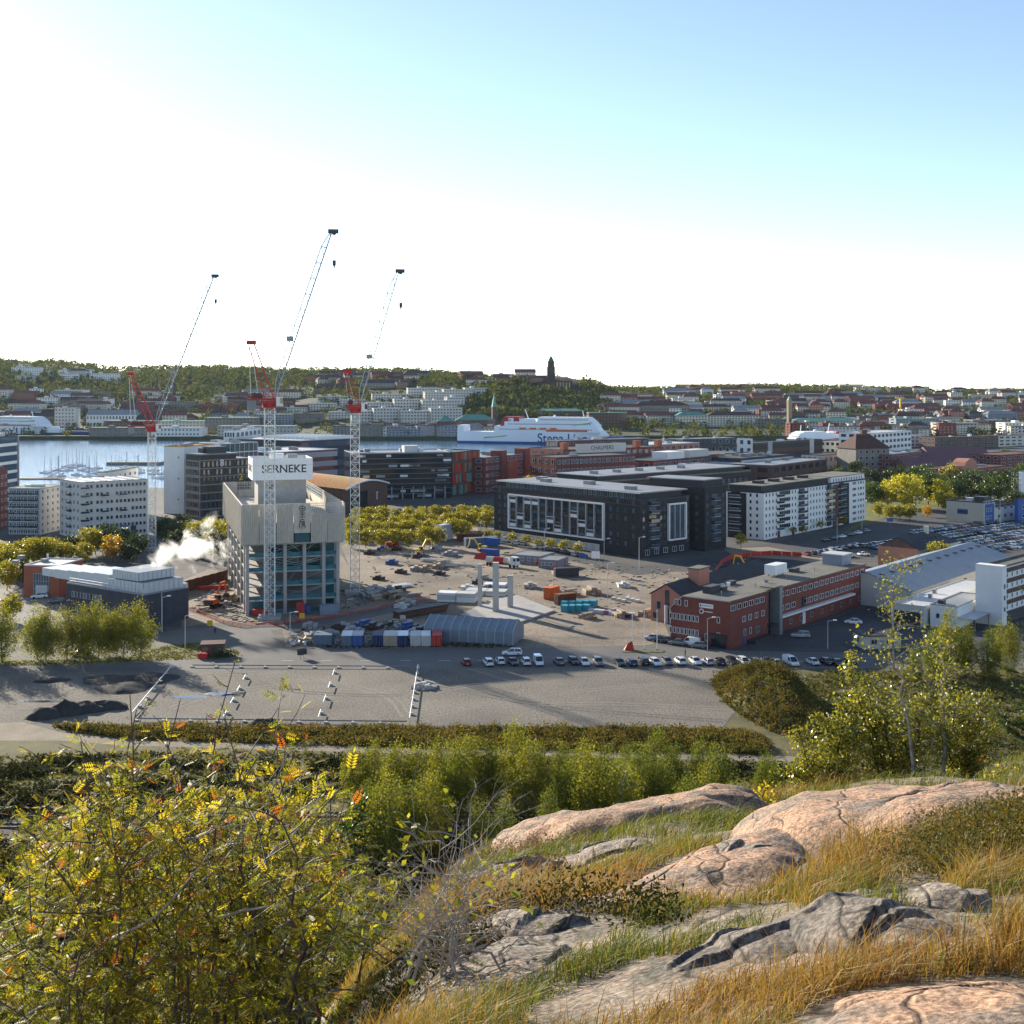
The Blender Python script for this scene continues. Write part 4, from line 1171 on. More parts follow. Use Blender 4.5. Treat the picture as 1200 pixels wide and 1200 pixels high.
b3 = Bld('dark_rear_block', 'long low black roofed block standing behind the white framed apartments', 'building', (640,600), (700,611), (880,592), depth=40)
hz = b3.zt(566)
b3.body(hz,'dark_brick','roof_felt',0.8); b3.part('set_back_floor', MB().box(3,b3.L1-3,3,30,hz+0.1,hz+2.6,'dark_plaster').box(2,b3.L1-2,2,31,hz+2.6,hz+3.0,'roof_grey'))
b3.windows('r', frange(2,b3.L1-2,24), [4.6+3.1*k for k in range(4)], 1.6, 1.6, 'frame_grey', 'glass_blue')
for k in range(5): b3.roofbox(12+k*16,14,3,3,1.3,hz+3.0,'metal_grey')

# ================================================================== white apartments
b = Bld('white_apartment_block', 'long white rendered apartment block with balconies, dark recesses and dark flat roof', 'building', (850,629), (895,633), (1014,609.5))
L1, L2 = b.L1, b.L2; h = 19.0
b.body(h,'white_wall','roof_dark',0.7)
b.part('top_storey', MB().box(0.8,L1*0.63,1.6,L2-1.5,h+0.05,h+2.7,'dark_plaster').box(0.2,L1*0.63+0.6,1.0,L2-0.9,h+2.7,h+3.1,'roof_felt'))
b.part('top_storey', MB().box(L1*0.63+0.7,L1-0.2,0.4,L2-1.5,h+0.05,h+2.9,'white_wall').box(L1*0.63+0.7,L1,0.2,L2-1.3,h+2.9,h+3.2,'roof_felt'))
zs = [1.6+2.75*k for k in range(7)]
rec = [(0.10,0.16,'w'),(0.30,0.37,'b'),(0.60,0.74,'d')]
dk = MB()
b.part('recess', MB().box(L1*0.645,L1*0.71,-0.07,0.02,0,h-0.3,'brown_brick')); b.part('recess', MB().box(L1*0.76,L1*0.82,-0.07,0.02,0,h-0.3,'dark_brick'))
def cut(q, z): return L1*0.12 < q < L1*0.245 or L1*0.295 < q < L1*0.385 or L1*0.575 < q < L1*0.84
b.windows('r', frange(0.6, L1-0.6, 34), zs, 1.15, 1.5, 'frame_white', 'glass_dark', 1, cut=cut)
b.windows('r', [L1*0.185], zs[1:], 9.5, 1.7, 'frame_grey', 'glass_dark', 5, cut=None)
b.balconies('r', [L1*0.135], [0.3+2.75*k for k in range(1,7)], 4.2, 1.5, 'frame_white', 'glass_blue')
b.balconies('r', [L1*0.34], [0.3+2.75*k for k in range(1,7)], 6.5, 1.5, 'frame_white', 'glass_blue')
b.windows('r', [L1*0.34], zs, 5.5, 1.9, 'frame_grey', 'glass_dark', 4)
b.balconies('r', [L1*0.61,L1*0.735], [0.3+2.75*k for k in range(1,7)], 6.0, 1.5, 'frame_grey', 'glass_blue')
b.windows('r', [L1*0.61,L1*0.735], zs, 5.0, 1.9, 'frame_dark', 'glass_dark', 4)
b.windows('r', [L1*0.88,L1*0.95], zs, 2.6, 1.4, 'frame_white', 'glass_dark', 2, off=0.02)
b.windows('l', [3.0,6.0], zs, 1.15, 1.5, 'frame_white', 'glass_dark')
b.part('recess', MB().box(-0.07,0.02,8.0,L2-1.2,0,h-0.3,'dark_brick'))
b.balconies('l', [L2*0.72], [0.3+2.75*k for k in range(1,7)], 5.2, 1.4, 'frame_white', 'glass_blue'); b.windows('l', [L2*0.72], zs, 4.4, 1.8, 'frame_dark', 'glass_dark', 3, off=0.05)
b.windows('r', frange(L1*0.65, L1-2, 12), [h+1.5], 1.1, 1.5, 'frame_white', 'glass_dark', off=-0.38)
for x in frange(5, L1*0.6, 4): b.roofbox(x, L2*0.5, 5.0, 3.0, 1.0, h+3.1, 'roof_dark')
for x in (L1*0.13, L1*0.26): b.part('entrance_door', MB().box(x-1,x+1,-0.12,0.02,0,2.6,'rust'))

# ================================================================== sheds and offices, lower right
b = Bld('metal_shed', 'long low shed with pale corrugated pitched roof and small dark roof vents', 'building', (1050,698), (1068,716), (1186,672))
L1, L2 = b.L1, 26.0; h = 6.0
b.part('wall', MB().extrx([(0,0),(L2,0),(L2,h-0.5),(L2*0.5,h+3.4),(0,h-0.5)][::-1], 0, L1, 'pale_grey_wall'))
mat('corrugated', (0.24,0.27,0.30), 0.5, 0.1, 0.15, metal=0.2, fine=0.1)
def tilted(b, xs0, xs1, ya, za, yb, zb, m, nm='roof_sheet', t=0.16):
    return b.part(nm, MB().extrx([(ya,za),(yb,zb),(yb,zb+t),(ya,za+t)], xs0, xs1, m))
n = 12
for k in range(n):
    tilted(b, L1*k/n+0.03-(0.4 if k == 0 else 0), L1*(k+1)/n-0.03, -0.5, h-0.75, L2*0.5, h+3.5, 'corrugated')
    tilted(b, L1*k/n+0.03, L1*(k+1)/n-0.03, L2*0.5+0.02, h+3.5, L2+0.5, h-0.75, 'corrugated')
    b.part('roof_vent', MB().box(L1*(k+0.4)/n,L1*(k+0.6)/n,L2*0.36,L2*0.42,h+2.2,h+3.0,'frame_dark'))
b.windows('r', [8,20], [2.6], 3.0, 2.2, 'frame_grey', 'glass_dark', 2)
b.part('sliding_door', MB().box(L1*0.42,L1*0.5,-0.14,0.02,0,4.0,'brown_brick'))
b = Bld('flat_depot', 'low white depot with pale felt flat roof below the corrugated shed', 'building', (1060,732), (1083,735), (1165,704))
b.L2 = 9.0; hz = 5.2
b.body(hz,'pale_grey_wall','roof_pale',0.25); b.part('dark_opening', MB().box(-0.1,0.02,1,8,0.2,3.6,'frame_dark'))
b.roofbox(14,4,0.9,0.9,1.0,hz,'metal_grey'); b.roofbox(22,6,0.9,0.9,1.0,hz,'metal_grey')
b = Bld('white_annex', 'small white annex with flat roof and blue lean-to canopy in front of the depot', 'building', (1090,734), (1122,738), (1156,722))
hz = b.zt(712)
b.body(hz,'white_wall','roof_grey',0.25); b.L2 = b.L2
b.windows('l', [3.0,5.0], [3.0], 0.9, 1.3, 'frame_grey'); b.roofbox(3.0,5.0,1.8,1.5,0.9,hz,'frame_dark')
for k in range(5): b.part('canopy_sheet', MB().extr([(b.L1*k/5,3.1),(b.L1*(k+1)/5-0.04,3.1),(b.L1*(k+1)/5-0.04,3.2),(b.L1*k/5,3.2)], -4.5, -0.05, 'metal_pale'))
for k in range(3): b.part('post', MB().cyl(0.6+k*(b.L1-1.2)/2,-4.2,0,3.1,0.09,'metal_grey',6))
b = Bld('banded_office', 'white office with brown horizontal bands and rows of small windows', 'building', (1158,726), (1170,733), (1290,690))
hz = b.zt(667); b.L2 = 5.5
b.body(hz,'white_wall','roof_felt',0.5)
b.part('stair_end', MB().box(-0.6,2.4,-1.2,5.8,0,hz+0.9,'white_wall'))
nf = 4
for k in range(nf):
    z = 3.2+k*(hz-3.4)/nf
    b.part('brown_band', MB().box(3.5,b.L1,-0.08,0.02,z+1.5,z+2.7,'brown_brick'))
    b.windows('r', frange(4,b.L1-1,22), [z+0.8], 0.95, 1.2, 'frame_white', 'glass_dark')
b.windows('r', [1.0], [4.2,7.2,10.2], 0.9, 1.2, 'frame_grey', off=1.2)
b.part('ground_opening', MB().box(4,b.L1,-0.12,0.02,0,3.0,'frame_dark'))
b = Bld('gate_house', 'small cream gate house with dark flat roof beside the office car park', 'building', (1001,752), (1012,761), (1056,760))
b.L2 = 6.5; hz = 3.1
b.body(hz,'cream_wall','roof_dark',0.0,over=0.5)
b.windows('r', [2.6,6.4], [1.7], 1.5, 1.1, 'frame_grey', 'glass_dark', 2); b.windows('l', [3.2], [1.7], 1.2, 1.1, 'frame_grey', 'glass_dark')
b.part('door', MB().box(4.1,5.0,-0.08,0.02,0,2.1,'frame_grey')); b.part('chimney', MB().box(3,3.6,2.5,3.1,hz+0.2,hz+1.2,'brown_brick'))
b = Bld('old_warehouse', 'old warehouse with black hipped roof and pinkish brick end wall beside the car park', 'building', (1029,660), (1076,667), (1124,655))
b.L2 = b.L2; L1, L2 = b.L1, b.L2; hz = 6.5
b.part('wall', MB().box(0,L1,0,L2,0,hz,'cream_wall')); b.part('end_wall', MB().box(-0.15,0.0,0,L2,0,hz+0.3,'salmon_wall').extrx([(0.5,hz+0.3),(L2*0.5,hz+3.4),(L2-0.5,hz+0.3)][::-1],-0.15,0.2,'brown_brick'))
b.part('roof', MB().add([(-0.02,-0.5,hz),(L1+0.5,-0.5,hz),(L1+0.5,L2+0.5,hz),(-0.02,L2+0.5,hz),(0.2,L2*0.5,hz+4),(L1*0.72,L2*0.5,hz+4)],[(0,1,5,4),(1,2,5),(2,3,4,5),(3,0,4)],'roof_dark'))
b.windows('r', frange(1,L1-1,8), [4.2], 1.1, 1.8, 'frame_dark'); b.part('chimney', MB().box(L1*0.6,L1*0.6+1.2,L2*0.4,L2*0.5,hz+2,hz+6,'cream_wall'))
for k in range(6): b.part('skylight', MB().box(L1*(0.15+0.1*k),L1*(0.15+0.1*k)+0.8,L2*0.24,L2*0.28,hz+1.9,hz+2.5,'glass_blue'))

# beige office with the blue window field, far side of the car park
b = Bld('beige_office', 'beige block with a blue framed window field on its blank end wall', 'building', (1109,611.5), (1153,615), (1166,613))
L1, L2 = b.L1, b.L2; hz = b.zt(590)
b.body(hz,'beige_wall','roof_dark',0.5)
b.part('window_field', MB().box(-0.12,0.02,L2*0.42,L2*0.70,hz*0.42,hz*0.66,'blue_paint'))
b.windows('l', frange(L2*0.43,L2*0.69,4), [hz*0.54], L2*0.045, hz*0.12, 'frame_dark', 'glass_dark', off=0.12)
b.part('blue_stripe', MB().box(1.0,L1*0.9,-0.1,0.02,1,hz-0.5,'blue_paint')); b.windows('r', [L1*0.3,L1*0.6], [3,6.5,10], 1.6, 1.6, 'frame_white', 'glass_blue', off=0.1)
b.roofbox(L1*0.5,L2*0.2,5,5,2.5,hz,'frame_dark'); b.roofbox(L1*0.5,L2*0.5,3,3,1.6,hz,'metal_pale')
b.part('roof_edge', MB().box(-0.2,L1,L2*0.0,0.4,hz+0.5,hz+0.8,'frame_grey'))
b = Bld('cream_office', 'cream two storey office wing with ribbon windows next to a blue corner block', 'building', (1158,609), (1166,612), (1230,603))
hz = b.zt(595)
b.body(hz,'cream_wall','roof_dark',0.5)
for z in (2.6, 6.4): b.windows('r', frange(1,b.L1-1,9), [z], 2.2, 1.5, 'frame_grey', 'glass_blue', 2)
b = Bld('blue_block', 'bright blue painted corner block beside the cream office', 'building', (1189,611), (1193,613), (1240,606))
hz = b.zt(586); b.body(hz,'blue_paint','roof_dark',0.4); b.windows('r', frange(2,b.L1-1,6), [3,7], 2.0, 1.6, 'frame_white', 'glass_dark')
b = Bld('white_high_rise', 'white rendered high block rising behind the blue corner block', 'building', (1194,592), (1197,594), (1260,588))
hz = b.zt(553); b.body(hz,'white_wall','roof_grey',0.5); b.windows('r', frange(2,b.L1-1,8), frange(2,hz,6), 1.5, 1.5); b.windows('l', [2,5], frange(2,hz,6), 1.2, 1.5)
# ================================================================== left: apartments by the river
b = Bld('green_roof_apartments', 'grey apartment block with yellow-green sedum roof and blue glass balconies', 'building', (10,614), (46,627), (71,621))
L1, L2 = b.L1, b.L2; hz = b.zt(573)
b.body(hz,'blue_grey_wall','roof_pale',0.4); b.part('sedum', MB().box(0.5,L1-0.5,0.5,L2-0.5,hz+0.05,hz+0.2,'roof_sedum'))
b.roofbox(L1*0.5,L2*0.4,3,5,1.0,hz+0.2,'metal_pale'); b.roofbox(L1*0.5,L2*0.7,2,3,0.7,hz+0.2,'frame_white')
nf = 7; zs = [hz*(k+0.5)/nf for k in range(nf)]
b.balconies('l', frange(0.5,L2-0.5,5), [z-1.2 for z in zs[1:]], L2/6.5, 1.3, 'frame_white', 'glass_blue')
b.windows('l', frange(0.5,L2-0.5,8), zs, 1.8, 1.6, 'frame_white', 'glass_dark', 2)
b.part('end_wall', MB().box(0.0,L1,-0.08,-0.005,0,hz-0.2,'pale_grey_wall')); b.windows('r', frange(0.5,L1-0.5,4), zs, 1.2, 1.5, 'frame_white', 'glass_dark', off=0.08)
b = Bld('pale_apartments', 'pale plastered apartment block with rows of square dark windows and striped roof', 'building', (70,625), (95,632.5), (173,626))
L1, L2 = b.L1, b.L2; hz = b.zt(566)
b.body(hz,'pale_grey_wall','roof_grey',0.3)
for k in range(9): b.part('solar_row', MB().extr([(L1*(0.04+0.1*k),hz+0.1),(L1*(0.1+0.1*k),hz+0.1),(L1*(0.1+0.1*k),hz+0.45)], 1, L2-1, 'frame_dark' if k%2 else 'metal_pale'))
nf = 7; zs = [hz*(k+0.5)/nf for k in range(nf)]
us = []
for g in (0.12,0.27,0.42,0.56,0.68,0.80,0.92): us += [L1*g-0.85, L1*g+0.85]
b.windows('r', us, zs, 1.15, 1.45, 'frame_grey', 'glass_dark', cut=lambda q,z: random.random()<0.06)
b.balconies('r', [L1*0.05], [z-1.1 for z in zs[1:]], 3.2, 1.2, 'frame_white', 'glass_blue'); b.balconies('r', [L1*0.35,L1*0.62], [z-1.1 for z in zs[1::2]], 2.6, 1.2, 'frame_white', 'glass_blue')
b.windows('l', frange(1,L2-1,5), zs, 1.2, 1.4, 'frame_grey', 'glass_dark'); b.balconies('l', [L2*0.5], [z-1.1 for z in zs[1:]], 3.0, 1.2)
b.part('gateway', MB().box(L1*0.74,L1*0.82,-0.1,0.03,0,4.2,'frame_dark')); b.part('gateway', MB().box(L1*0.66,L1*0.71,-0.1,0.03,0,3.0,'brown_brick'))
b = Bld('river_house', 'low pale house with yellowish roof standing behind the pale apartments', 'building', (114,604), (124,609), (162,600))
hz = b.zt(554); b.body(hz,'white_wall','roof_sedum',0.3); b.windows('r', frange(1,b.L1-1,6), frange(0,hz,5), 1.6, 1.5); b.windows('l', frange(1,b.L2-1,3), frange(0,hz,5), 1.4, 1.5)
b.part('roof_strip', MB().box(1,b.L1-1,b.L2*0.6,b.L2-1,hz+0.05,hz+0.5,'roof_pale'))
b = Bld('glass_edge_block', 'tall office with white floor bands and dark glass by the water', 'building', (-40,598), (-12,602), (21,595))
hz = b.zt(514); b.body(hz,'glass_blue','roof_dark',0.6)
for k in range(8): b.part('floor_band', MB().box(-0.3,b.L1+0.3,-0.35,0.02,hz*k/8,hz*k/8+1.5,'white_wall'))
b.part('corner_pier', MB().box(b.L1-1.5,b.L1+0.4,-0.6,1.0,0,hz,'metal_grey')); b.roofbox(b.L1*0.6,6,8,6,2,hz,'metal_pale')
b = Bld('round_brick_block', 'dark red brick block with rounded roof left of the sedum apartments', 'building', (-30,615), (-8,622), (9,617))
hz = b.zt(556); b.body(hz,'red_brick','roof_red',0.4); b.windows('r', frange(0.5,b.L1-0.5,4), frange(0,hz,7), 1.6, 1.6, 'frame_white')
b.part('barrel_roof', MB().extrx([(0,hz)]+[(b.L2*(0.5-0.5*math.cos(PI*k/8)), hz+3*math.sin(PI*k/8)) for k in range(1,8)]+[(b.L2,hz)][::-1], 0, b.L1, 'roof_red'))

# dark hotel and the white block behind it
b = Bld('dark_hotel', 'dark grey office block with a white 8 and a yellow 2 on its front', 'building', (217,601), (235,607), (293,602))
L1, L2 = b.L1, b.L2; hz = b.zt(540)
mat('dark_clad', (0.055,0.048,0.045), 0.7, 0.15, 0.5)
mat('tan_clad', (0.28,0.24,0.20), 0.8, 0.12, 0.5)
b.part('wall', MB().box(0,L1,0,L2,0,hz,'dark_clad')); b.part('roof', MB().box(0.3,L1*0.72,0.3,L2-0.3,hz+0.0,hz+2.6,'dark_clad').box(0.0,L1*0.74,0,L2,hz+2.6,hz+3.2,'roof_grey').box(L1*0.74,L1,0,L2,hz,hz+0.5,'roof_grey'))
nf = 7
for k in range(nf+1): b.part('floor_line', MB().box(-0.1,L1+0.1,-0.14,0.02,hz*k/nf-0.2,hz*k/nf+0.25,'tan_clad'))
b.part('sunlit_side', MB().box(-0.07,0.0,0.2,L2,0,hz,'tan_clad'))  # paler panel, sunlight on this face put into its colour
zs = [hz*(k+0.53)/nf for k in range(nf)]
b.windows('r', frange(0.8,L1-0.8,11), zs, 1.2, 2.6, 'frame_dark', 'glass_dark', 1, skip=0.12)
b.windows('l', frange(1,L2-1,6), zs, 1.5, 2.4, 'frame_dark', 'glass_dark', off=0.07)
b.roofbox(L1*0.4,L2*0.4,9,7,3.0,hz+3.2,'frame_dark'); b.roofbox(L1*0.25,L2*0.6,4,4,2.2,hz+3.2,'frame_dark')
t = b.text('8', 'r', L1*0.42, hz-1.6, 4.6, 'frame_white', off=0.22, bold=0.03); t = b.text('2', 'r', L1*0.80, hz-9.0, 4.6, 'yellow_paint', off=0.22, bold=0.05)
b = Bld('white_slab_block', 'tall white slab block whose blank side wall catches the sun', 'building', (192,589), (216,602.5), (252,596))
hz = b.zt(524); L1, L2 = b.L1, b.L2
b.body(hz,'white_wall','roof_rust',0.5); b.windows('l', frange(2,L2-2,3)[:1], frange(2,hz,3), 0.7, 0.9, 'frame_grey')
for k in range(4): b.roofbox(4+k*5,L2*(0.2+0.2*k),3,3,1.4,hz,'metal_grey')

# ================================================================== Lindholmen quarter this side of the river
def simple(name, label, l, n, r, top, wall, roof, floors=5, cols=10, wf='frame_grey', wg='glass_blue', bandm=None, depth=None, group=None, base=0.0, ww=None, left_cols=4, units=3, wh=None, frac=0.62):
    b = Bld(name, label, 'building', l, n, r, group, depth, base)
    hz = b.zt(top); b.hz = hz
    b.body(hz, wall, roof, 0.5)
    if bandm:
        for k in range(floors):
            b.part('window_band', MB().box(0.5,b.L1-0.5,-0.12,0.02,hz*(k+0.3)/floors,hz*(k+0.85)/floors,bandm))
    elif cols:
        zs = [hz*(k+0.55)/floors for k in range(floors)]
        w = (b.L1/cols)*frac if ww is None else ww
        b.windows('r', frange(0.4,b.L1-0.4,cols), zs, w, wh or hz/floors*0.5, wf, wg, 2 if w > 1.8 else 1)
        if left_cols and b.L2 > 5: b.windows('l', frange(0.5,b.L2-0.5,left_cols), zs, min(w, b.L2/left_cols*0.6), wh or hz/floors*0.5, wf, wg)
    for k in range(units):
        b.roofbox(b.L1*(0.15+0.7*random.random()), b.L2*(0.25+0.5*random.random()), random.uniform(2,6), random.uniform(2,5), random.uniform(1,2.4), hz, random.choice(['metal_grey','roof_grey','metal_pale']))
    return b
b = simple('glass_office', 'glazed office with pale green glass front and white roof frame', (236,577), (258,585), (302,580), 521, 'glass_teal','roof_pale', 5, 0, units=5)
for k in range(6): b.part('floor_band', MB().box(-0.1,b.L1,-0.2,0.02,b.hz*k/6,b.hz*k/6+0.5,'frame_white'))
for k in range(9): b.part('mullion', MB().box(b.L1*k/8-0.1,b.L1*k/8+0.1,-0.3,-0.21,0,b.hz,'frame_white'))
b.part('white_corner', MB().box(-2.0,-0.02,0,b.L2,0,b.hz+1,'white_wall'))
b = simple('white_roof_school', 'white terraced block with stepped sunlit roof terraces by the quay', (262,553), (276,557), (306,550), 505, 'white_wall', 'roof_pale', 5, 6, units=4)
b = simple('long_glass_office', 'long low glass office with bright white flat roofs', (300,570), (318,577), (396,570), 531, 'glass_dark','roof_pale', 4, 0, bandm='frame_grey', units=6, depth=46)
b = simple('sawtooth_hall', 'long hall with white roof fins above dark glazing', (330,556), (352,563), (420,557), 517, 'dark_plaster','roof_pale', 4, 0, bandm='glass_blue', units=2, depth=70)
for k in range(14): b.part('roof_fin', MB().extrx([(4+k*4,b.hz+0.1),(7.4+k*4,b.hz+0.1),(4+k*4,b.hz+2.2)], b.L1*0.35, b.L1-1, 'frame_white'))
b = simple('dark_office', 'dark glass office with thin pale floor lines beside the crane', (395,580), (414,586), (528,583), 532, 'glass_dark','roof_grey', 7, 0, units=6, depth=34)
for k in range(9): b.part('sun_shade', MB().box(-0.5,b.L1+0.3,-0.9,0.02,b.hz*(k+0.95)/9,b.hz*(k+0.95)/9+0.18,'metal_grey'))
for k in range(40):
    q = random.uniform(1,b.L1-4); j = random.randrange(9)
    b.part('blind', MB().box(q,q+random.uniform(1.5,6),-0.10,-0.02,b.hz*(j+0.3)/9,b.hz*(j+0.75)/9,random.choice(['frame_white','frame_grey','tan_clad'])))
for k in range(9): b.part('front_column', MB().cyl(b.L1*(0.05+0.11*k),-3,0,7,0.35,'frame_grey',8))
b.roofbox(b.L1*0.62,12,8,8,3.6,b.hz,'pale_grey_wall','plant_room')
b = simple('red_panel_block', 'office end clad in red, orange and green vertical panels', (527,580), (530,582), (562,577), 531, 'brown_brick','roof_dark', 5, 0, units=1, depth=30)
for k in range(16):
    for j in range(4):
        if random.random() < 0.85:
            b.part('panel', MB().box(b.L1*k/16+0.05,b.L1*(k+1)/16-0.05,-0.2,-0.02,b.hz*j/4+0.1+random.uniform(0,2),b.hz*(j+1)/4-0.1,random.choice(['red_paint','red_brick','red_paint','orange_brick','rust','leaf_green' if False else 'roof_copper'])))
b = simple('brick_quay_block', 'red brick office with two taller brick stair towers and orange bays', (560,577), (568,579), (619,571), 537, 'red_brick','roof_grey', 5, 9, 'frame_white', 'glass_blue', depth=30)
for q in (0.38, 0.93): b.part('stair_tower', MB().box(b.L1*q-3.2,b.L1*q+3.2,-1.6,6,0,b.hz+3.6,'red_brick'))
b.part('bay', MB().box(b.L1*0.5,b.L1*0.72,-0.7,-0.02,3,b.hz-3,'orange_brick'))
# curved rust roof hall
b = Bld('orange_roof_hall', 'brick exhibition hall with broad curved roof of orange and green sedum', 'building', (362,600), (404,606), (455,596))
L1, L2 = b.L1, b.L2; hz = b.zt(575)
n = 12
L2 = 48.0
arc = [(L1*k/n, hz + 3.0*math.sin(PI*k/n)) for k in range(n+1)]
back = [(x, z+3.5) for x, z in arc]
def shell(mb, lo, hi, y0, y1, m, t0=0.06, t1=0.6):
    loft(mb, [[(x,y0,z+t0) for x,z in lo], [(x,y1,z+t0) for x,z in hi], [(x,y1,z+t1) for x,z in hi], [(x,y0,z+t1) for x,z in lo], [(x,y0,z+t0) for x,z in lo]], m)
wl = MB(); wl.extr([(0,0),(L1,0)]+arc[::-1], 0.5, 1.0, 'brown_brick'); wl.extr([(0,0),(L1,0)]+back[::-1], L2-1.0, L2-0.5, 'brown_brick')
for xx in (0.0, L1-0.5): wl.add([(xx,1.0,0),(xx,L2-1.0,0),(xx,L2-1.0,hz+3.4),(xx,1.0,hz)], [(0,1,2,3)], 'brown_brick')
b.part('wall', wl)
rf_ = MB(); shell(rf_, arc, back, -0.6, L2+0.6, 'roof_rust'); b.part('roof', rf_)
b.part('roof_rim', MB().extr([(x, z+0.08) for x,z in arc]+[(x, z+0.8) for x,z in arc[::-1]], -0.95, -0.61, 'frame_white'))
b.part('glazing', MB().box(L1*0.12,L1*0.52,0.36,0.52,1.0,hz-1.5,'glass_dark')); b.part('side_glazing', MB().box(-0.1,0.02,L2*0.2,L2*0.8,2,hz-1,'glass_dark'))
b.part('emblem', MB().bar((L1*0.74,0.40,hz*0.45),(L1*0.74,0.40,hz*0.75),0.3,'frame_white',4).bar((L1*0.74,0.40,hz*0.75),(L1*0.77,0.40,hz*0.72),0.25,'frame_white',4), 'small white mark on the brick front')

# red brick university quarter in the middle
RB = 'red brick'
simple('brick_college', 'red brick college with pale sign strip and dark flat roof nearest the dark apartments', (648,578), (652,580), (745,574), 537, 'red_brick','roof_dark', 4, 18, 'frame_white', 'glass_blue', depth=26, units=2)
b = simple('brick_college', 'red brick college wing with long pale grey sign band on its attic', (652,562), (660,565), (775,559), 528, 'red_brick','roof_dark', 4, 16, 'frame_grey', 'glass_blue', depth=40, units=4)
b.part('attic_sign', MB().box(b.L1*0.12,b.L1*0.62,-0.6,-0.02,b.hz-2.0,b.hz+4.0,'pale_grey_wall')); b.text('CHALMERS', 'r', b.L1*0.38, b.hz+1.0, 4.0, 'frame_dark', off=0.66)
for q in (0.02,0.75,0.98): b.part('brick_chimney', MB().box(b.L1*q,b.L1*q+4,2,6,b.hz,b.hz+5,'orange_brick'))
simple('brick_lab', 'brown brick laboratory with shallow grey blue shed roof in front of the ferry bow', (640,552), (654,556), (760,551), 517, 'brown_brick','roof_grey', 4, 14, 'frame_grey', 'glass_blue', units=4)
b = simple('brick_annex', 'orange brick annex with grey attic and roof machines beside the college', (750,566), (765,570), (842,561), 541, 'red_brick','roof_dark', 3, 14, 'frame_white', 'glass_blue', depth=34, units=3)
b.part('attic', MB().box(b.L1*0.25,b.L1*0.5,2,14,b.hz,b.hz+5,'white_wall')); b.part('attic', MB().box(b.L1*0.62,b.L1*0.92,4,14,b.hz,b.hz+5,'pale_grey_wall'))
simple('brick_annex', 'low orange brick row with pale roof boxes behind the rear dark block', (776,576), (785,579), (858,571), 551, 'orange_brick','roof_grey', 3, 12, 'frame_white', 'glass_blue', depth=24, units=4)
simple('long_brick_row', 'long low red brick row with pink end wall and white roof machinery', (700,549), (720,552), (820,545), 524, 'salmon_wall','roof_pale', 3, 14, 'frame_white', 'glass_blue', depth=40, units=9)
b = simple('dark_brown_block', 'dark brown cinema block with chequered white glass corner', (862,547), (882,551), (964,544), 520, 'brown_brick','roof_dark', 3, 0, bandm='dark_plaster', units=4)
b.part('white_corner', MB().box(-0.4,-0.02,0,b.L2*0.9,0,b.hz+4,'white_wall'))
for k in range(6):
    for j in range(4): link('window', win_mesh(3.0,3.2,'frame_white','glass_blue',1), b.root, (-0.42, 3+k*6.5, 3+j*6.0), -PI/2)
b.part('pier', MB().box(b.L1*0.2,b.L1*0.26,-0.5,-0.02,0,b.hz+1,'frame_grey')); b.part('pier', MB().box(b.L1*0.8,b.L1*0.86,-0.5,-0.02,0,b.hz+1,'pale_grey_wall'))
simple('striped_roof_hall', 'dark red low hall with striped metal roof sheets beside the white apartments', (888,565), (905,569), (969,559), 546, 'brown_brick','roof_grey', 2, 8, 'frame_dark', 'glass_dark', depth=50, units=2)
simple('striped_roof_hall', 'wide dark shed with rows of pale rooflights behind the white apartments', (855,561), (868,564), (930,557), 538, 'dark_plaster','roof_dark', 2, 0, bandm='metal_pale', depth=40, units=8)
simple('quay_shed', 'low grey shed on the quay right of the big ferry bow', (742,527), (746,528), (800,526), 517, 'grey_stone','roof_dark', 2, 8, 'frame_grey', 'glass_dark', depth=24, units=2)
simple('quay_shed', 'long dark shed on the quay left of the chequered cinema corner', (795,526), (800,527), (862,525), 515, 'dark_plaster','roof_grey', 2, 8, 'frame_grey', 'glass_dark', depth=24, units=2)
simple('quay_shed', 'pale warehouse on the quay behind the white passenger ship', (1015,524), (1020,525), (1085,523), 512, 'pale_grey_wall','roof_grey', 3, 10, 'frame_grey', 'glass_dark', depth=24, units=3)
simple('quay_shed', 'brown brick depot behind the purple roofed rows', (1090,525), (1096,526), (1170,524), 513, 'brown_brick','roof_brown', 3, 10, 'frame_white', 'glass_dark', depth=24, units=2)
simple('quay_shed', 'cream office behind the brick school at the right', (1165,522), (1170,523), (1240,521), 511, 'cream_wall','roof_red', 3, 10, 'frame_white', 'glass_dark', depth=24, units=2)
# houses among the park trees on the right
b = Bld('hip_roof_house', 'big grey brick house with steep dark red hipped roof above the park trees', 'building', (998,555), (1003,557), (1042,556))
L1, L2 = b.L1, 24.0; hz = b.zt(526)
b.part('wall', MB().box(0,L1,0,L2,0,hz,'grey_stone'))
b.part('roof', MB().add([(-1,-1,hz),(L1+1,-1,hz),(L1+1,L2+1,hz),(-1,L2+1,hz),(L1*0.3,L2*0.5,hz+10),(L1*0.7,L2*0.5,hz+10)],[(0,1,5,4),(1,2,5),(2,3,4,5),(3,0,4)],'roof_brown'))
b.windows('r', frange(2,L1-2,5), frange(1,hz,4), 2.2, 2.4, 'frame_white', 'glass_dark'); b.part('chimney', MB().box(L1*0.45,L1*0.6,L2*0.45,L2*0.55,hz+8,hz+13,'brown_brick'))
simple('yellow_white_office', 'white and cream office with long window bands left of the purple roofed row', (1020,541), (1023,543), (1068,538), 508, 'white_wall','roof_pale', 5, 10, 'frame_grey', 'glass_dark', depth=30, units=3)
mat('roof_purple', (0.15,0.065,0.072), 0.6, 0.15, 0.1)
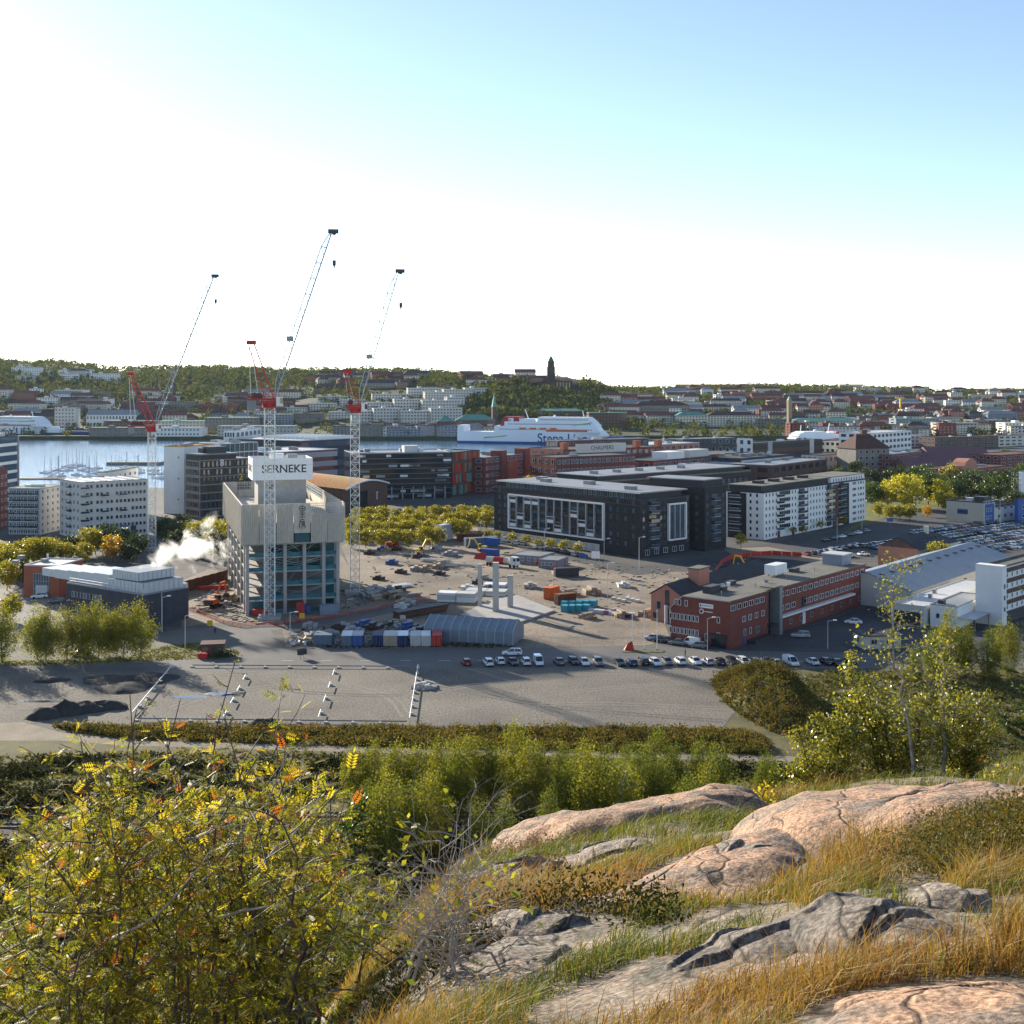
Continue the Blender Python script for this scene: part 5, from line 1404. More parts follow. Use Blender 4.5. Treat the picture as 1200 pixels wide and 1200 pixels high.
for k, (y0, x0, x1) in enumerate(((560,1062,1150),(553,1076,1158),(546,1090,1160))):
    b = simple('purple_roof_row', ['nearest','middle','farthest'][k].replace('nearest','long red walled row with purple metal roof closest to the park trees').replace('middle','purple roofed row standing between two others of its kind').replace('farthest','purple roofed row right behind the other two'),
               (x0-4,y0-2), (x0,y0), (x1,y0-0.4), y0-12, 'red_brick','roof_purple', 3, 14, 'frame_white', 'glass_dark', depth=26, units=0)
    b.part('pitched_roof', MB().extrx([(-1,b.hz+0.4),(13,b.hz+6.5),(27,b.hz+0.4)][::-1], -0.5, b.L1+0.5, 'roof_purple'))
b = simple('red_hall', 'red hall with round white gable window and dark red roofs in the park', (1120,574), (1126,576), (1186,568), 552, 'orange_brick','roof_brown', 3, 9, 'frame_white', 'glass_dark', depth=30, units=2)
b.part('gable', MB().extr([(b.L1*0.05,b.hz)]+[(b.L1*(0.18-0.13*math.cos(PI*k/8)), b.hz+7*math.sin(PI*k/8)) for k in range(9)], -0.3, 8, 'salmon_wall'))
simple('brick_school', 'dark red brick school with ridge roof behind the park', (1170,553), (1172,554), (1230,549), 534, 'red_brick','roof_red', 3, 8, 'frame_white', 'glass_dark', depth=24, units=1)
simple('cream_villa', 'cream house with pale roof beside the dark brown cinema block', (982,538), (985,540), (1003,537), 517, 'cream_wall','roof_red', 3, 4, 'frame_white', 'glass_dark', depth=18, units=1)
simple('cream_row', 'low cream building with brown roof beside the grass by the striped hall', (960,553), (965,555), (1003,551), 534, 'cream_wall','roof_brown', 2, 7, 'frame_white', 'glass_dark', depth=18, units=1)
simple('low_red_row', 'low red brick row linking the hipped house to the purple roofs', (1040,555), (1044,557), (1080,552), 533, 'red_brick','roof_grey', 3, 8, 'frame_white', 'glass_dark', depth=20, units=2)
# ================================================================== ships
mat('ship_white', (0.78,0.80,0.82), 0.45, 0.04, 0.05); mat('ship_blue', (0.02,0.06,0.26), 0.5, 0.1, 0.05); mat('ship_red', (0.42,0.03,0.03), 0.5, 0.1, 0.1); mat('ship_green', (0.10,0.38,0.10), 0.5, 0.1, 0.1)
mat('ship_dark', (0.03,0.035,0.05), 0.6, 0.1, 0.1)
def ferry(name, label, A, Bp, hull_h, top_h, text=True, mirror=False):
    """A = stern, Bp = bow ground points at the waterline"""
    A = np.array(A); Bp = np.array(Bp); d = Bp-A; L = np.linalg.norm(d); a = math.atan2(d[1], d[0])
    t = thing(name, label, 'ship', (A[0], A[1], -2.0), a)
    W = 12.0
    def hull(z0, z1, m, bow=0.0, nm='hull'):
        pts = [(0,-W),(L*0.80,-W),(L*0.90,-W*0.75),(L*0.965+bow,-W*0.3),(L+bow,0),(L*0.965+bow,W*0.3),(L*0.90,W*0.75),(L*0.80,W),(0,W)]
        return link(nm, MB().prism(pts, z0, z1, m), t)
    hull(0, 2.6, 'ship_blue', 0, 'waterline_band'); hull(2.6, hull_h, 'ship_white', 3)
    def deck(x0, x1, w, z0, z1, m='ship_white', sl=4.0, nm='superstructure'):
        return link(nm, MB().extr([(x0,z0),(x1,z0),(x1-sl,z1),(x0+0.5,z1)], -w, w, m), t)
    n = 4
    deck(0.0, L*0.045, W-0.2, hull_h, hull_h+7.5, sl=0.5, nm='stern_house')
    H = top_h-hull_h
    deck(L*0.26, L*0.985, W-0.15, hull_h, hull_h+H*0.40, sl=5)
    deck(L*0.33, L*0.965, W-0.6, hull_h+H*0.40, hull_h+H*0.70, sl=5)
    deck(L*0.56, L*0.94, W-1.0, hull_h+H*0.70, hull_h+H*1.0, sl=7)
    deck(L*0.36, L*0.55, W-1.4, hull_h+H*0.70, hull_h+H*0.88, sl=2)
    # funnel
    link('funnel', MB().extr([(L*0.30,hull_h+H*0.4),(L*0.44,hull_h+H*0.4),(L*0.43,hull_h+H*1.0),(L*0.325,hull_h+H*1.0)], -W*0.92, W*0.92, 'ship_red'), t)
    link('funnel_mark', MB().box(L*0.36,L*0.395,-W*0.93-0.05,-W*0.93+0.02,hull_h+H*0.5,hull_h+H*0.92,'ship_white'), t)
    e = link('funnel_letter', text_mesh('S', H*0.42, 'ship_red', 0.1), t, (L*0.362,-W*0.93-0.1,hull_h+H*0.54)); e.rotation_euler = (PI/2,0,0)
    # window rows (tiny) and stripes
    for k, (x0, x1, z) in enumerate(((0.30,0.93,0.15),(0.36,0.92,0.50),(0.58,0.90,0.80))):
        mb = MB(); x = L*x0; w = (W-0.15, W-0.6, W-1.0)[k]
        while x < L*x1:
            mb.box(x, x+1.6, -w-0.06, -w+0.05, hull_h+H*z, hull_h+H*z+1.0, 'glass_dark'); x += 3.0
        o = link('cabin_windows', mb, t); o['kind'] = 'stuff'
    link('hull_stripe', MB().extr([(L*0.18,hull_h*0.42),(L*0.34,hull_h*0.62),(L*0.36,hull_h*0.74),(L*0.27,hull_h*0.60),(L*0.20,hull_h*0.56)], -W-0.06, -W+0.02, 'ship_green'), t)
    link('hull_stripe', MB().extr([(L*0.78,hull_h+H*0.42),(L*0.92,hull_h+H*0.60),(L*0.93,hull_h+H*0.68),(L*0.82,hull_h+H*0.52)], -W+0.45, -W+0.55, 'ship_green'), t)
    link('band', MB().box(L*0.62,L*0.9,-W+0.0,-W+0.1,hull_h+H*0.05,hull_h+H*0.16,'orange_paint'), t)
    for k in range(4): link('lifeboat', MB().extr([(L*(0.44+0.07*k),hull_h+H*0.2),(L*(0.44+0.07*k)+7,hull_h+H*0.2),(L*(0.44+0.07*k)+8,hull_h+H*0.3),(L*(0.44+0.07*k)-1,hull_h+H*0.3)], -W-0.7, -W-0.1, 'orange_paint'), t)
    link('mast', MB().bar((L*0.86,0,top_h),(L*0.85,0,top_h+7),0.5,'ship_white',5).bar((L*0.48,0,hull_h+H*0.85),(L*0.455,0,top_h+9),0.6,'ship_white',5), t)
    link('radar_dome', MB().cyl(L*0.66,0,top_h,top_h+2.4,1.8,'ship_white',10,1.0), t)
    if text:
        e = link('lettering', text_mesh('Stena Line', hull_h*1.12, 'ship_blue', 0.14), t, (L*0.56,-W-0.12,hull_h*0.14)); e.rotation_euler = (PI/2,0,0)
        bb = e.data.vertices; w = max(v.co.x for v in bb); e.scale = (L*0.34/w, 1, 1)
    return t
A = G(540, 517, -2); 
ferry('ferry', 'large white ferry with red funnel moored across the river below the church', G(540,518.5,-2), G(709,521,-2), 13.5, 31.0)
ferry('ferry', 'white ferry with blue hull lettering and red funnel at the quay below the wooded hill', G(-70,510.5,-2), G(57,512.5,-2), 14.0, 27.0)
b = ferry('white_ship', 'long white passenger ship moored behind the dark brown cinema block', G(1010,523,-2), G(926,524,-2), 9.0, 17.0, text=False)
def hullboat(name, label, A, Bp, h, m, cat='ship'):
    A = np.array(A); Bp = np.array(Bp); d = Bp-A; L = np.linalg.norm(d)
    t = thing(name, label, cat, (A[0],A[1],-2.0), math.atan2(d[1],d[0]))
    link('hull', MB().prism([(0,-7),(L*0.85,-7),(L,0),(L*0.85,7),(0,7)],0,h,m), t)
    link('deckhouse', MB().box(L*0.1,L*0.3,-5,5,h,h+5,'ship_white').box(L*0.14,L*0.24,-3,3,h+5,h+8,'ship_white'), t)
    link('deck_cargo', MB().box(L*0.36,L*0.78,-5.5,5.5,h,h+2.5,'blue_paint'), t)
    return t
hullboat('barge', 'dark blue barge lying along the far quay beside the big warehouse', G(52,513,-2), G(122,514.2,-2), 7.0, 'ship_dark')
hullboat('barge', 'low dark barge moored in front of the brown quay shed', G(190,513.6,-2), G(124,514,-2), 5.0, 'ship_dark')
hullboat('ferry_boat', 'small white harbour ferry with pointed bow beside the big ferry', G(700,522,-2), G(738,523,-2), 8.0, 'ship_white', 'boat')
# sailing boats in the marina
mat('sail_hull', (0.75,0.76,0.77), 0.4, 0.05, 0.5)
mb = MB().prism([(-4.5,-1.3),(2.5,-1.4),(5,0),(2.5,1.4),(-4.5,1.3)],0.0,1.2,'sail_hull').mesh('hull')
mcab = MB().extr([(-2,1.2),(1.8,1.2),(1.0,1.9),(-1.8,1.9)],-0.8,0.8,'frame_white').mesh('cabin')
mm = MB().bar((0.6,0,1.2),(0.6,0,13.5),0.17,'metal_grey',4,0.12).bar((0.6,0,2.3),(-3.6,0,2.5),0.10,'blue_paint',4).mesh('mast')
for k in range(42):
    px = random.uniform(50, 172) if k < 36 else random.uniform(178,200); py = random.uniform(545.5, 561)
    x, y = G(px, py, -2)
    if y < 815: y = 815 + random.uniform(0,30); x = GX(px, y)
    t = thing('sailing_boat', 'small white moored yacht with bare mast in the marina', 'boat', (x,y,-2.1), random.uniform(-0.4,0.4)+(PI if k%2 else 0), 'yachts in the marina')
    link('hull', mb, t); link('cabin', mcab, t); link('mast', mm, t)
tag(link('jetty', MB().box(GX(30,850),GX(152,850),838,842,-1.8,-1.2,'wood')), 'floating timber jetty between the rows of yachts', 'jetty')
tag(link('harbour_mole', MB().box(GX(128,1005),GX(190,1005),998,1010,-2.5,0.2,'grey_stone')), 'low stone mole reaching into the river past the pale apartments', 'mole')

# ================================================================== far city on the hills
def far_windows(mb, L, d, h, floors, m='glass_dark', step=4.0, face=True):
    for k in range(floors):
        z = h*(k+0.35)/floors; zz = h*(k+0.78)/floors
        x = 1.2
        while x < L-2:
            mb.quad((x,-0.12,z),(x+step*0.5,-0.12,z),(x+step*0.5,-0.12,zz),(x,-0.12,zz), m); x += step
def fhouse(name, label, px, py, w, d, h, wall, roof, ang=0.0, style='flat', floors=5, group=None, win='glass_dark', step=4.5, cat='building', rh=None):
    x, y, z = far_hit(px, py)
    t = thing(name, label, cat, (x, y, z), ang, group)
    link('wall', MB().box(0,w,0,d,-6,h,wall), t)
    rh = rh or min(d*0.35, 6)
    if style == 'flat': link('roof', MB().box(-0.4,w+0.4,-0.4,d+0.4,h,h+0.7,roof), t)
    elif style == 'gable': link('roof', MB().extrx([(-0.6,h-0.3),(d*0.5,h+rh),(d+0.6,h-0.3)][::-1], -0.5, w+0.5, roof), t)
    else: link('roof', MB().add([(-0.6,-0.6,h),(w+0.6,-0.6,h),(w+0.6,d+0.6,h),(-0.6,d+0.6,h),(min(d*0.5,w*0.4),d*0.5,h+rh),(max(w-d*0.5,w*0.6),d*0.5,h+rh)],[(0,1,5,4),(1,2,5),(2,3,4,5),(3,0,4)],roof), t)
    wm = MB(); far_windows(wm, w, d, h, floors, win, step)
    for k in range(floors):     # left end wall windows
        if d > 9: wm.box(-0.12,0.05,d*0.3,d*0.7,h*(k+0.35)/floors,h*(k+0.75)/floors,win)
    o = link('far_windows', wm, t); o['kind'] = 'stuff'
    if random.random() < 0.6 and style != 'flat': link('chimney', MB().box(w*0.4,w*0.4+1.5,d*0.45,d*0.45+1.5,h+rh*0.5,h+rh+2,'brown_brick'), t)
    elif style == 'flat' and w > 20: link('roof_unit', MB().box(w*0.3,w*0.3+6,d*0.3,d*0.7,h+0.7,h+3,wall), t)
    return t
def mpp(py): return None
# terraced white slab housing
for (px, py, wpx, hpx, a) in ((478,468,40,13,0.25),(545,468,26,13,0.3),(436,474,44,12,0.2),(498,474,48,14,0.3),(520,472,36,15,0.25),(398,478,30,9,0.1),(430,482,40,10,0.2),(462,482,40,14,0.28),(495,484,46,14,0.28),(524,482,22,16,0.4),
                              (385,492,34,9,0.05),(412,497,30,15,0.25),(438,497,34,18,0.28),(470,497,38,15,0.28),(505,497,38,18,0.3),(360,482,34,9,0.05),(330,486,30,8,0.0),(372,473,40,8,0.1)):
    x, y, z = far_hit(px, py)
    s = y/FP
    t = fhouse('white_slab', 'white modernist slab of flats stepped along the hill across the river', px, py, wpx*s, 14, hpx*s, 'pale_grey_wall', 'roof_pale', a, 'flat', max(3, int(hpx*s/3.6)), 'white slabs on the far hill', 'frame_dark', 4.4)
for (px, py, wpx, hpx, a) in ((390,512,26,12,0.0),(415,512,34,14,0.0),(452,511,28,14,0.05),(482,511,30,13,0.05)):
    s = far_hit(px, py)[1]/FP
    fhouse('brown_tower_house', 'brown grey block of flats at the foot of the white slab hill', px, py, wpx*s, 16, hpx*s, 'grey_stone', 'roof_dark', a, 'flat', 6, 'blocks below the white slabs')
# landmark church on its rock
x, y, z = far_hit(636, 452.5)
t = thing('church', 'dark brick church with square spired tower on the wooded hill top', 'church', (x, y, z-2), 0.05)
s = y/FP
mat('church_brick', (0.06,0.036,0.03), 0.9, 0.15, 0.1); mat('spire_copper', (0.045,0.085,0.07), 0.7, 0.15, 0.1)
tw = 9*s; tx = 5.5*s; cb = 4.0*s
link('tower', MB().box(tx,tx+tw,0,tw,-6,cb+20*s,'church_brick').box(tx+tw*0.1,tx+tw*0.9,tw*0.1,tw*0.9,cb+20*s,cb+25*s,'church_brick'), t)
link('spire', MB().add([(tx+tw*0.06,tw*0.06,cb+25*s),(tx+tw*0.94,tw*0.06,cb+25*s),(tx+tw*0.94,tw*0.94,cb+25*s),(tx+tw*0.06,tw*0.94,cb+25*s),(tx+tw*0.25,tw*0.25,cb+29*s),(tx+tw*0.75,tw*0.25,cb+29*s),(tx+tw*0.75,tw*0.75,cb+29*s),(tx+tw*0.25,tw*0.75,cb+29*s),(tx+tw*0.5,tw*0.5,cb+33.5*s)],
     [(0,1,5,4),(1,2,6,5),(2,3,7,6),(3,0,4,7),(4,5,8),(5,6,8),(6,7,8),(7,4,8)],'spire_copper'), t)
link('nave', MB().extrx([(0,-8),(20*s,-8),(20*s,cb+3*s),(10*s,cb+5*s),(0,cb+3*s)][::-1], tx+tw, tx+tw+20*s, 'church_brick'), t)
link('nave_roof', MB().extrx([(-1,cb+3*s),(10*s,cb+5.3*s),(20*s+1,cb+3*s),(10*s,cb+6.0*s)], tx+tw+0.1, tx+tw+20*s+0.5, 'roof_brown'), t)
link('aisle', MB().box(-6*s,tx-0.1,2,12*s,-8,cb+0.5*s,'church_brick'), t)
for q in range(5): link('nave_window', MB().box(tx+tw+(2+q*3.6)*s,tx+tw+(3.2+q*3.6)*s,-0.3,0.1,0,cb+1.5*s,'glass_dark'), t)
link('belfry_opening', MB().box(tx+tw*0.3,tx+tw*0.7,-0.3,0.1,cb+14*s,cb+18*s,'frame_dark'), t)
CHURCH = (x+tx+tw, y)
# other church towers and spires
def spire(px, py, hpx, wpx, label, body='grey_stone', cap='roof_copper', capf=0.5, name='church_tower'):
    x, y, z = far_hit(px, py); s = y/FP; w = wpx*s; h = hpx*s
    t = thing(name, label, 'tower', (x, y, z-2), 0.3)
    link('tower_body', MB().box(-w/2,w/2,-w/2,w/2,0,h*(1-capf)+2,body), t)
    link('tower_cap', MB().bar((0,0,h*(1-capf)+2),(0,0,h+2),w*0.75,cap,4,0.15), t)
    link('belfry_opening', MB().box(-w*0.2,w*0.2,-w/2-0.3,-w/2+0.1,h*0.3,h*0.45,'frame_dark'), t)
spire(204,470,32,4,'slim dark church spire among the red roofs below the left hill','church_brick','roof_dark',0.6)
spire(184,462,26,3,'thin second church spire near the red brick houses on the left hill','church_brick','roof_dark',0.6)
spire(579,500,38,5,'small brick tower with pointed green copper spire beside the copper roofed office','brown_brick','roof_copper',0.4)
mat('yellow_brick', (0.30,0.235,0.14), 0.9, 0.12, 0.3)
spire(925,508,44,4.6,'slender yellow brick tower with small green cap near the white ship','yellow_brick','roof_copper',0.12,'brick_tower')
spire(419,444,10,2.5,'small lookout tower on the ridge behind the white slabs','grey_stone','roof_dark',0.2,'lookout_tower')
# hand placed blocks: px, py(base, left corner), width px, height px, wall, roof, style, floors, angle, label
FB = [
 (64,503,25,24,'pale_grey_wall','roof_grey','flat',6,0.05,'pale grey hotel with blue grey roof behind the yachts and barge'),
 (101,502,56,20,'white_wall','roof_grey','gable',2,0.02,'huge white warehouse with pale blue pitched roof on the far quay'),
 (122,508,58,14,'brown_brick','roof_dark','flat',2,0.0,'wide brown shed lying along the far quay'),
 (104,514,66,10,'grey_stone','roof_dark','flat',2,0.0,'low grey quay shed at the water behind the barges'),
 (185,508,55,14,'cream_wall','roof_copper','flat',4,0.02,'long cream office with green copper roof right of the white warehouse'),
 (183,512,54,10,'white_wall','roof_grey','flat',2,0.0,'low white terminal with grey roof on the far quay'),
 (240,508,60,18,'grey_stone','roof_copper','flat',5,0.02,'long grey office with green roof behind the terraced white block'),
 (255,513,90,12,'beige_wall','roof_grey','flat',3,0.0,'wide beige shed by the far quay behind the crane mast'),
 (300,500,42,14,'blue_grey_wall','roof_grey','flat',5,0.0,'grey office slab right of the front crane'),
 (343,497,34,12,'grey_stone','roof_dark','flat',4,0.0,'grey stone office below the white slabs near the crane mast'),
 (512,513,20,22,'brown_brick','roof_copper','hip',6,0.05,'narrow brown office with green copper mansard'),
 (534,514,46,24,'brown_brick','roof_copper','hip',6,0.05,'broad brown office with green copper mansard beside the ferry stern'),
 (626,490,60,10,'brown_brick','roof_copper','hip',3,0.05,'long building with green copper roof showing above the ferry'),
 (700,485,34,12,'pale_grey_wall','roof_brown','hip',4,0.1,'pale flats with dark red roof above the ferry bow'),
 (744,490,66,18,'grey_stone','roof_brown','hip',5,0.15,'long brownish school with dark red hipped roof'),
 (690,502,46,18,'brown_brick','roof_copper','flat',5,0.05,'brown office with green roof behind the small harbour ferry'),
 (718,470,52,8,'white_wall','roof_red','gable',3,0.35,'row of white flats with red roofs on the green slope'),
 (788,475,26,8,'white_wall','roof_grey','flat',3,0.0,'white flat roofed school on the slope right of the white row'),
 (793,500,38,16,'cream_wall','roof_copper','hip',4,0.1,'cream building with domed green copper roof'),
 (829,500,62,16,'cream_wall','roof_brown','hip',5,0.1,'long yellow brick block with brown roof behind the dark quay trees'),
 (792,458,102,9,'salmon_wall','roof_red','flat',4,-0.05,'long pink and red slab of flats on the skyline'),
 (902,478,36,8,'cream_wall','roof_copper','flat',3,0.05,'low cream row with green roof near the slender tower'),
 (929,503,82,12,'cream_wall','roof_copper','hip',4,0.05,'long yellow building with green roof right of the slender tower'),
 (1003,462,30,8,'cream_wall','roof_brown','flat',4,0.0,'cream slab of flats on the right skyline'),
 (1043,464,26,9,'brown_brick','roof_dark','flat',5,0.0,'brown slab of flats beside the cream one on the skyline'),
 (1114,472,14,12,'cream_wall','roof_grey','flat',6,0.0,'single cream tower block among trees on the far right hill'),
 (1050,507,50,16,'blue_grey_wall','roof_copper','flat',5,0.05,'blue grey office with green roof behind the yellow white office'),
 (1100,510,48,14,'beige_wall','roof_grey','flat',4,0.05,'beige office with long window bands on the right'),
 (1140,507,40,14,'brown_brick','roof_grey','flat',5,0.1,'brown glass office beside the banded white one'),
 (1178,510,50,14,'white_wall','roof_pale','flat',5,0.05,'white office with dark horizontal bands at the far right'),
 (975,498,30,8,'white_wall','roof_pale','gable',2,0.1,'white domed sports hall below the yellow crane'),
]
for (px, py, w, h, wl, rf, st, fl_, a, lab) in FB:
    s = far_hit(px, py)[1]/FP
    fhouse('city_building', lab, px, py, w*s, 26 if w > 30 else 18, h*s*(0.8 if st != 'flat' else 1), wl, rf, a, st, fl_, rh=h*s*0.28)
x, y, z = far_hit(1055, 487); s = y/FP
t = thing('yellow_crane', 'small yellow tower crane among the far houses on the right', 'crane', (x,y,z), 0.2)
link('mast', MB().box(-1.2,1.2,-1.2,1.2,-2,21*s,'yellow_paint'), t); link('jib', MB().box(-6*s,5*s,-0.9,0.9,20*s,21.4*s,'yellow_paint'), t); link('cab', MB().box(-1.5,1.5,-2.2,1,18*s,20*s,'yellow_paint'), t)
# anonymous houses filling the districts: many kinds, shared meshes
far_kinds = []
walls = ['brown_brick','cream_wall','white_wall','grey_stone','red_brick','pale_grey_wall','salmon_wall','blue_grey_wall']
roofs = {'brown_brick':('roof_brown','dark red roofed brown brick'),'cream_wall':('roof_red','red roofed cream'),'white_wall':('roof_grey','grey roofed white'),'grey_stone':('roof_dark','dark roofed grey stone'),
         'red_brick':('roof_red','red roofed red brick'),'pale_grey_wall':('roof_brown','brown roofed pale grey'),'salmon_wall':('roof_red','red roofed pinkish'),'blue_grey_wall':('roof_grey','grey roofed blue grey')}
FH = {}
def far_row(n, pxr, pyr, kinds, wr=(22,60), hr=(9,17), where='across the river', seed=1, style='gable', avoid=()):
    rs = random.Random(seed)
    for k in range(n):
        px = rs.uniform(*pxr); py = rs.uniform(*pyr)
        if any(a0 <= px <= a1 and b0 <= py <= b1 for a0,a1,b0,b1 in avoid): continue
        wl = rs.choice(kinds); rf, txt = roofs[wl]
        st = rs.choice([style, style, 'hip', 'flat'])
        key = (wl, st, rs.randrange(3))
        x, y, z = far_hit(px, py)
        lab = '%s %s %s' % (txt, {'gable':'gabled house','hip':'hipped house','flat':'flat topped block'}[st], where)
        if key not in FH:
            w = rs.uniform(*wr); h = rs.uniform(*hr); d = rs.uniform(12,16)
            FH[key] = fhouse('far_house', lab, px, py, w, d, h, wl, rf, rs.uniform(-0.3,0.35), st, max(3,int(h/3.2)), 'houses '+where)
        else:
            copy_tree(FH[key], (x,y,z), rs.uniform(-0.3,0.4), None, lab, 'houses '+where)
far_row(64, (-20,330), (466,502), ['brown_brick','red_brick','grey_stone','pale_grey_wall','white_wall','cream_wall'], where='in the old district below the left hill', seed=3)
far_row(24, (330,480), (444,462), ['brown_brick','red_brick','grey_stone','cream_wall'], wr=(18,44), where='along the ridge behind the white slabs', seed=4)
far_row(10, (530,612), (447,456), ['red_brick','white_wall','brown_brick','cream_wall'], wr=(16,34), hr=(7,12), where='beside the hill top church', seed=5)
far_row(40, (700,900), (462,500), ['cream_wall','salmon_wall','pale_grey_wall','white_wall','cream_wall'], where='on the wooded slope above the docks', seed=6)
far_row(80, (880,1215), (466,496), ['red_brick','cream_wall','pale_grey_wall','salmon_wall','cream_wall','white_wall'], where='in the red roofed district on the right', seed=7)
far_row(40, (880,1215), (492,520), ['blue_grey_wall','pale_grey_wall','grey_stone','cream_wall','red_brick'], wr=(30,70), where='in the harbour district on the right', seed=8, style='flat')
far_row(14, (940,1200), (457,464), ['cream_wall','brown_brick','pale_grey_wall'], wr=(30,60), hr=(12,20), where='on the right skyline', seed=9, style='flat')
far_row(10, (10,110), (436,447), ['white_wall','pale_grey_wall'], wr=(40,80), hr=(8,12), where='high on the left wooded hill', seed=10, style='flat')
# quay side things far away: sheds along the shore
far_row(18, (430,560), (508,516), ['grey_stone','blue_grey_wall','pale_grey_wall'], wr=(24,50), hr=(4,7), where='low on the far quay', seed=11, style='flat')

# ------------------------------------------------------------------ far woods: one mass of crowns
leafmat('far_leaf', [(0.05,0.075,0.018),(0.08,0.105,0.024),(0.12,0.125,0.026),(0.17,0.145,0.03),(0.07,0.09,0.02)], 0.2, 0.8, 0.05)
def blobs(P, S, m, name, seed=3, sub=34):
    rs = np.random.default_rng(seed)
    n = len(P)
    d = rs.normal(size=(n,sub,3)); d /= np.linalg.norm(d, axis=2, keepdims=True)
    rad = (0.55+0.55*rs.random((n,sub)))[:,:,None]
    C = P[:,None,:] + d*rad*S[:,None,:]
    C = C.reshape(-1,3)
    sz = np.repeat(S[:,0]*0.6, sub)
    V, F = leaf_quads(C, sz, 0.9, 0, rs)
    return npmesh(name, V, F, m)
def wood(n, pxr, pyr, seed, keep=None, size=(5,8)):
    rs = np.random.default_rng(seed); out = []; S = []
    # sample in ground space: pick pixel columns and distances
    while len(out) < n:
        px = rs.uniform(*pxr); py = rs.uniform(*pyr)
        x, y, z = far_hit(px, py)
        x += rs.normal()*8; y += rs.normal()*14
        if fbm(np.array([x/120]), np.array([y/120]), 31)[0] < 0.33: continue
        r_ = rs.uniform(*size); out.append((x,y,float(farz(x,y))+r_*0.8)); S.append((r_,r_,r_*1.05))
    return np.array(out), np.array(S)
zones = [(1100,(-40,310),(436,470),1,(5,8)),(500,(300,560),(440,452),2,(4,7)),(950,(540,720),(449,492),3,(4.5,8)),(800,(680,960),(452,498),4,(4,7)),(800,(880,1240),(456,492),5,(4,6.5)),(260,(-20,560),(486,512),6,(4,6)),(160,(700,1200),(498,515),7,(4,7)),(160,(380,560),(462,484),8,(4,6)),(450,(880,1230),(468,512),9,(3.5,6)),(420,(-30,330),(462,500),10,(4,6.5)),(300,(690,900),(468,500),11,(4,7))]
Ps = []; Ss = []
for (n, a, c, sd, sz) in zones:
    p, q = wood(n, a, c, 100+sd, size=sz); Ps.append(p); Ss.append(q)
rs = np.random.default_rng(78)
for k in range(420):
    px = rs.uniform(190, 430); py = rs.uniform(437, 466); x, y, z = far_hit(px, py); r_ = rs.uniform(4.5,7.5)
    Ps.append(np.array([[x,y,z+r_*0.8]])); Ss.append(np.array([[r_,r_,r_]]))
# skyline belt: trees on the ridge itself
rs = np.random.default_rng(77)
for k in range(2600):
    px = rs.uniform(-120, 1320); y = rs.uniform(2350, 2900); x = GX(px, y); r_ = rs.uniform(5,8)
    Ps.append(np.array([[x,y,float(farz(x,y))+r_*0.7]])); Ss.append(np.array([[r_,r_,r_]]))
P = np.concatenate(Ps); S = np.concatenate(Ss)
kk = ~((np.abs(P[:,0]-CHURCH[0]) < 42) & (P[:,1] > CHURCH[1]-45) & (P[:,1] < CHURCH[1]+40))
P = P[kk]; S = S[kk]
stuff('woods', blobs(P, S, 'far_leaf', 'woods', 5, 22), 'dark green autumn woods covering the hills across the river', 'woods')
# ================================================================== cars
rc = random.Random(5)
def at(px, py): x, y = G(px, py); return (x, y, 0.03)
ROW = 'cars parked along the edge of the gravel lot'
rowcars = [(546,'hatch','red'),(572,'estate','white'),(586,'hatch','white'),(601,'saloon','black'),(616,'estate','white'),(631,'van','white'),(655,'saloon','grey'),(672,'hatch','black'),(685,'saloon','white'),(701,'estate','grey'),
 (726,'saloon','black'),(740,'hatch','blue'),(753,'estate','black'),(768,'hatch','white'),(782,'hatch','grey'),(797,'estate','white'),(815,'saloon','white'),(829,'hatch','silver'),(843,'hatch','black'),(858,'hatch','black'),(872,'estate','white'),(884,'estate','grey'),
 (898,'saloon','black'),(909,'hatch','grey'),(927,'van','white'),(952,'saloon','white'),(967,'saloon','black'),(980,'saloon','black'),(996,'saloon','black')]
for px, k, c in rowcars:
    car(k, c, at(px, 778.5+rc.uniform(-0.8,0.8)), R(101+rc.uniform(-4,4))+(PI if rc.random() < 0.35 else 0), '%s %s parked in the row along the gravel lot' % (c, {'hatch':'hatchback','estate':'estate car','van':'van','saloon':'saloon car'}[k]), ROW)
car('estate','white', at(600,768), R(180), 'white estate car driving on the street beside the blue tent', None)
for px, py, k, c in ((765,750,'hatch','silver'),(773,752,'saloon','black'),(782,753,'saloon','black'),(794,755.5,'saloon','grey'),(809,756,'van','white'),(818,759,'hatch','grey')):
    car(k, c, at(px,py), R(158), '%s %s parked against the brick office gable' % (c, 'van' if k=='van' else 'car'), 'cars at the brick office gable')
for px, py, k, c, a in ((938,747,'estate','silver',172),(1000,731,'saloon','white',165),(1056,717,'saloon','white',160),(1052,725,'hatch','black',160)):
    car(k, c, at(px,py), R(a), '%s car parked in the shade along the long brick office' % c, 'cars beside the long office side')
for px, py, k, c in ((593,635,'van','white'),(606,638,'saloon','white'),(614,639,'saloon','silver'),(634,643,'hatch','white'),(644,645,'saloon','grey'),(653,647,'saloon','black'),(663,649,'saloon','black'),(676,652,'hatch','silver'),(682,653,'saloon','black')):
    car(k, c, at(px,py), R(-35+rc.uniform(-5,5)), '%s %s parked below the white framed dark block' % (c, 'van' if k=='van' else 'car'), 'cars below the dark block', detail=False)
cols = ['black','grey','silver','white','blue','grey','black','silver','red','white','grey','green']
for k in range(9):
    car(rc.choice(['saloon','hatch','estate']), ['red','black','blue','grey','silver','white','grey','black','white'][k], at(945+k*7.2, 651-k*1.25), R(108), '%s car parked along the street by the white apartments' % ['red','black','blue','grey','silver','white','grey','black','white'][k], 'cars along the street by the white apartments', detail=False)
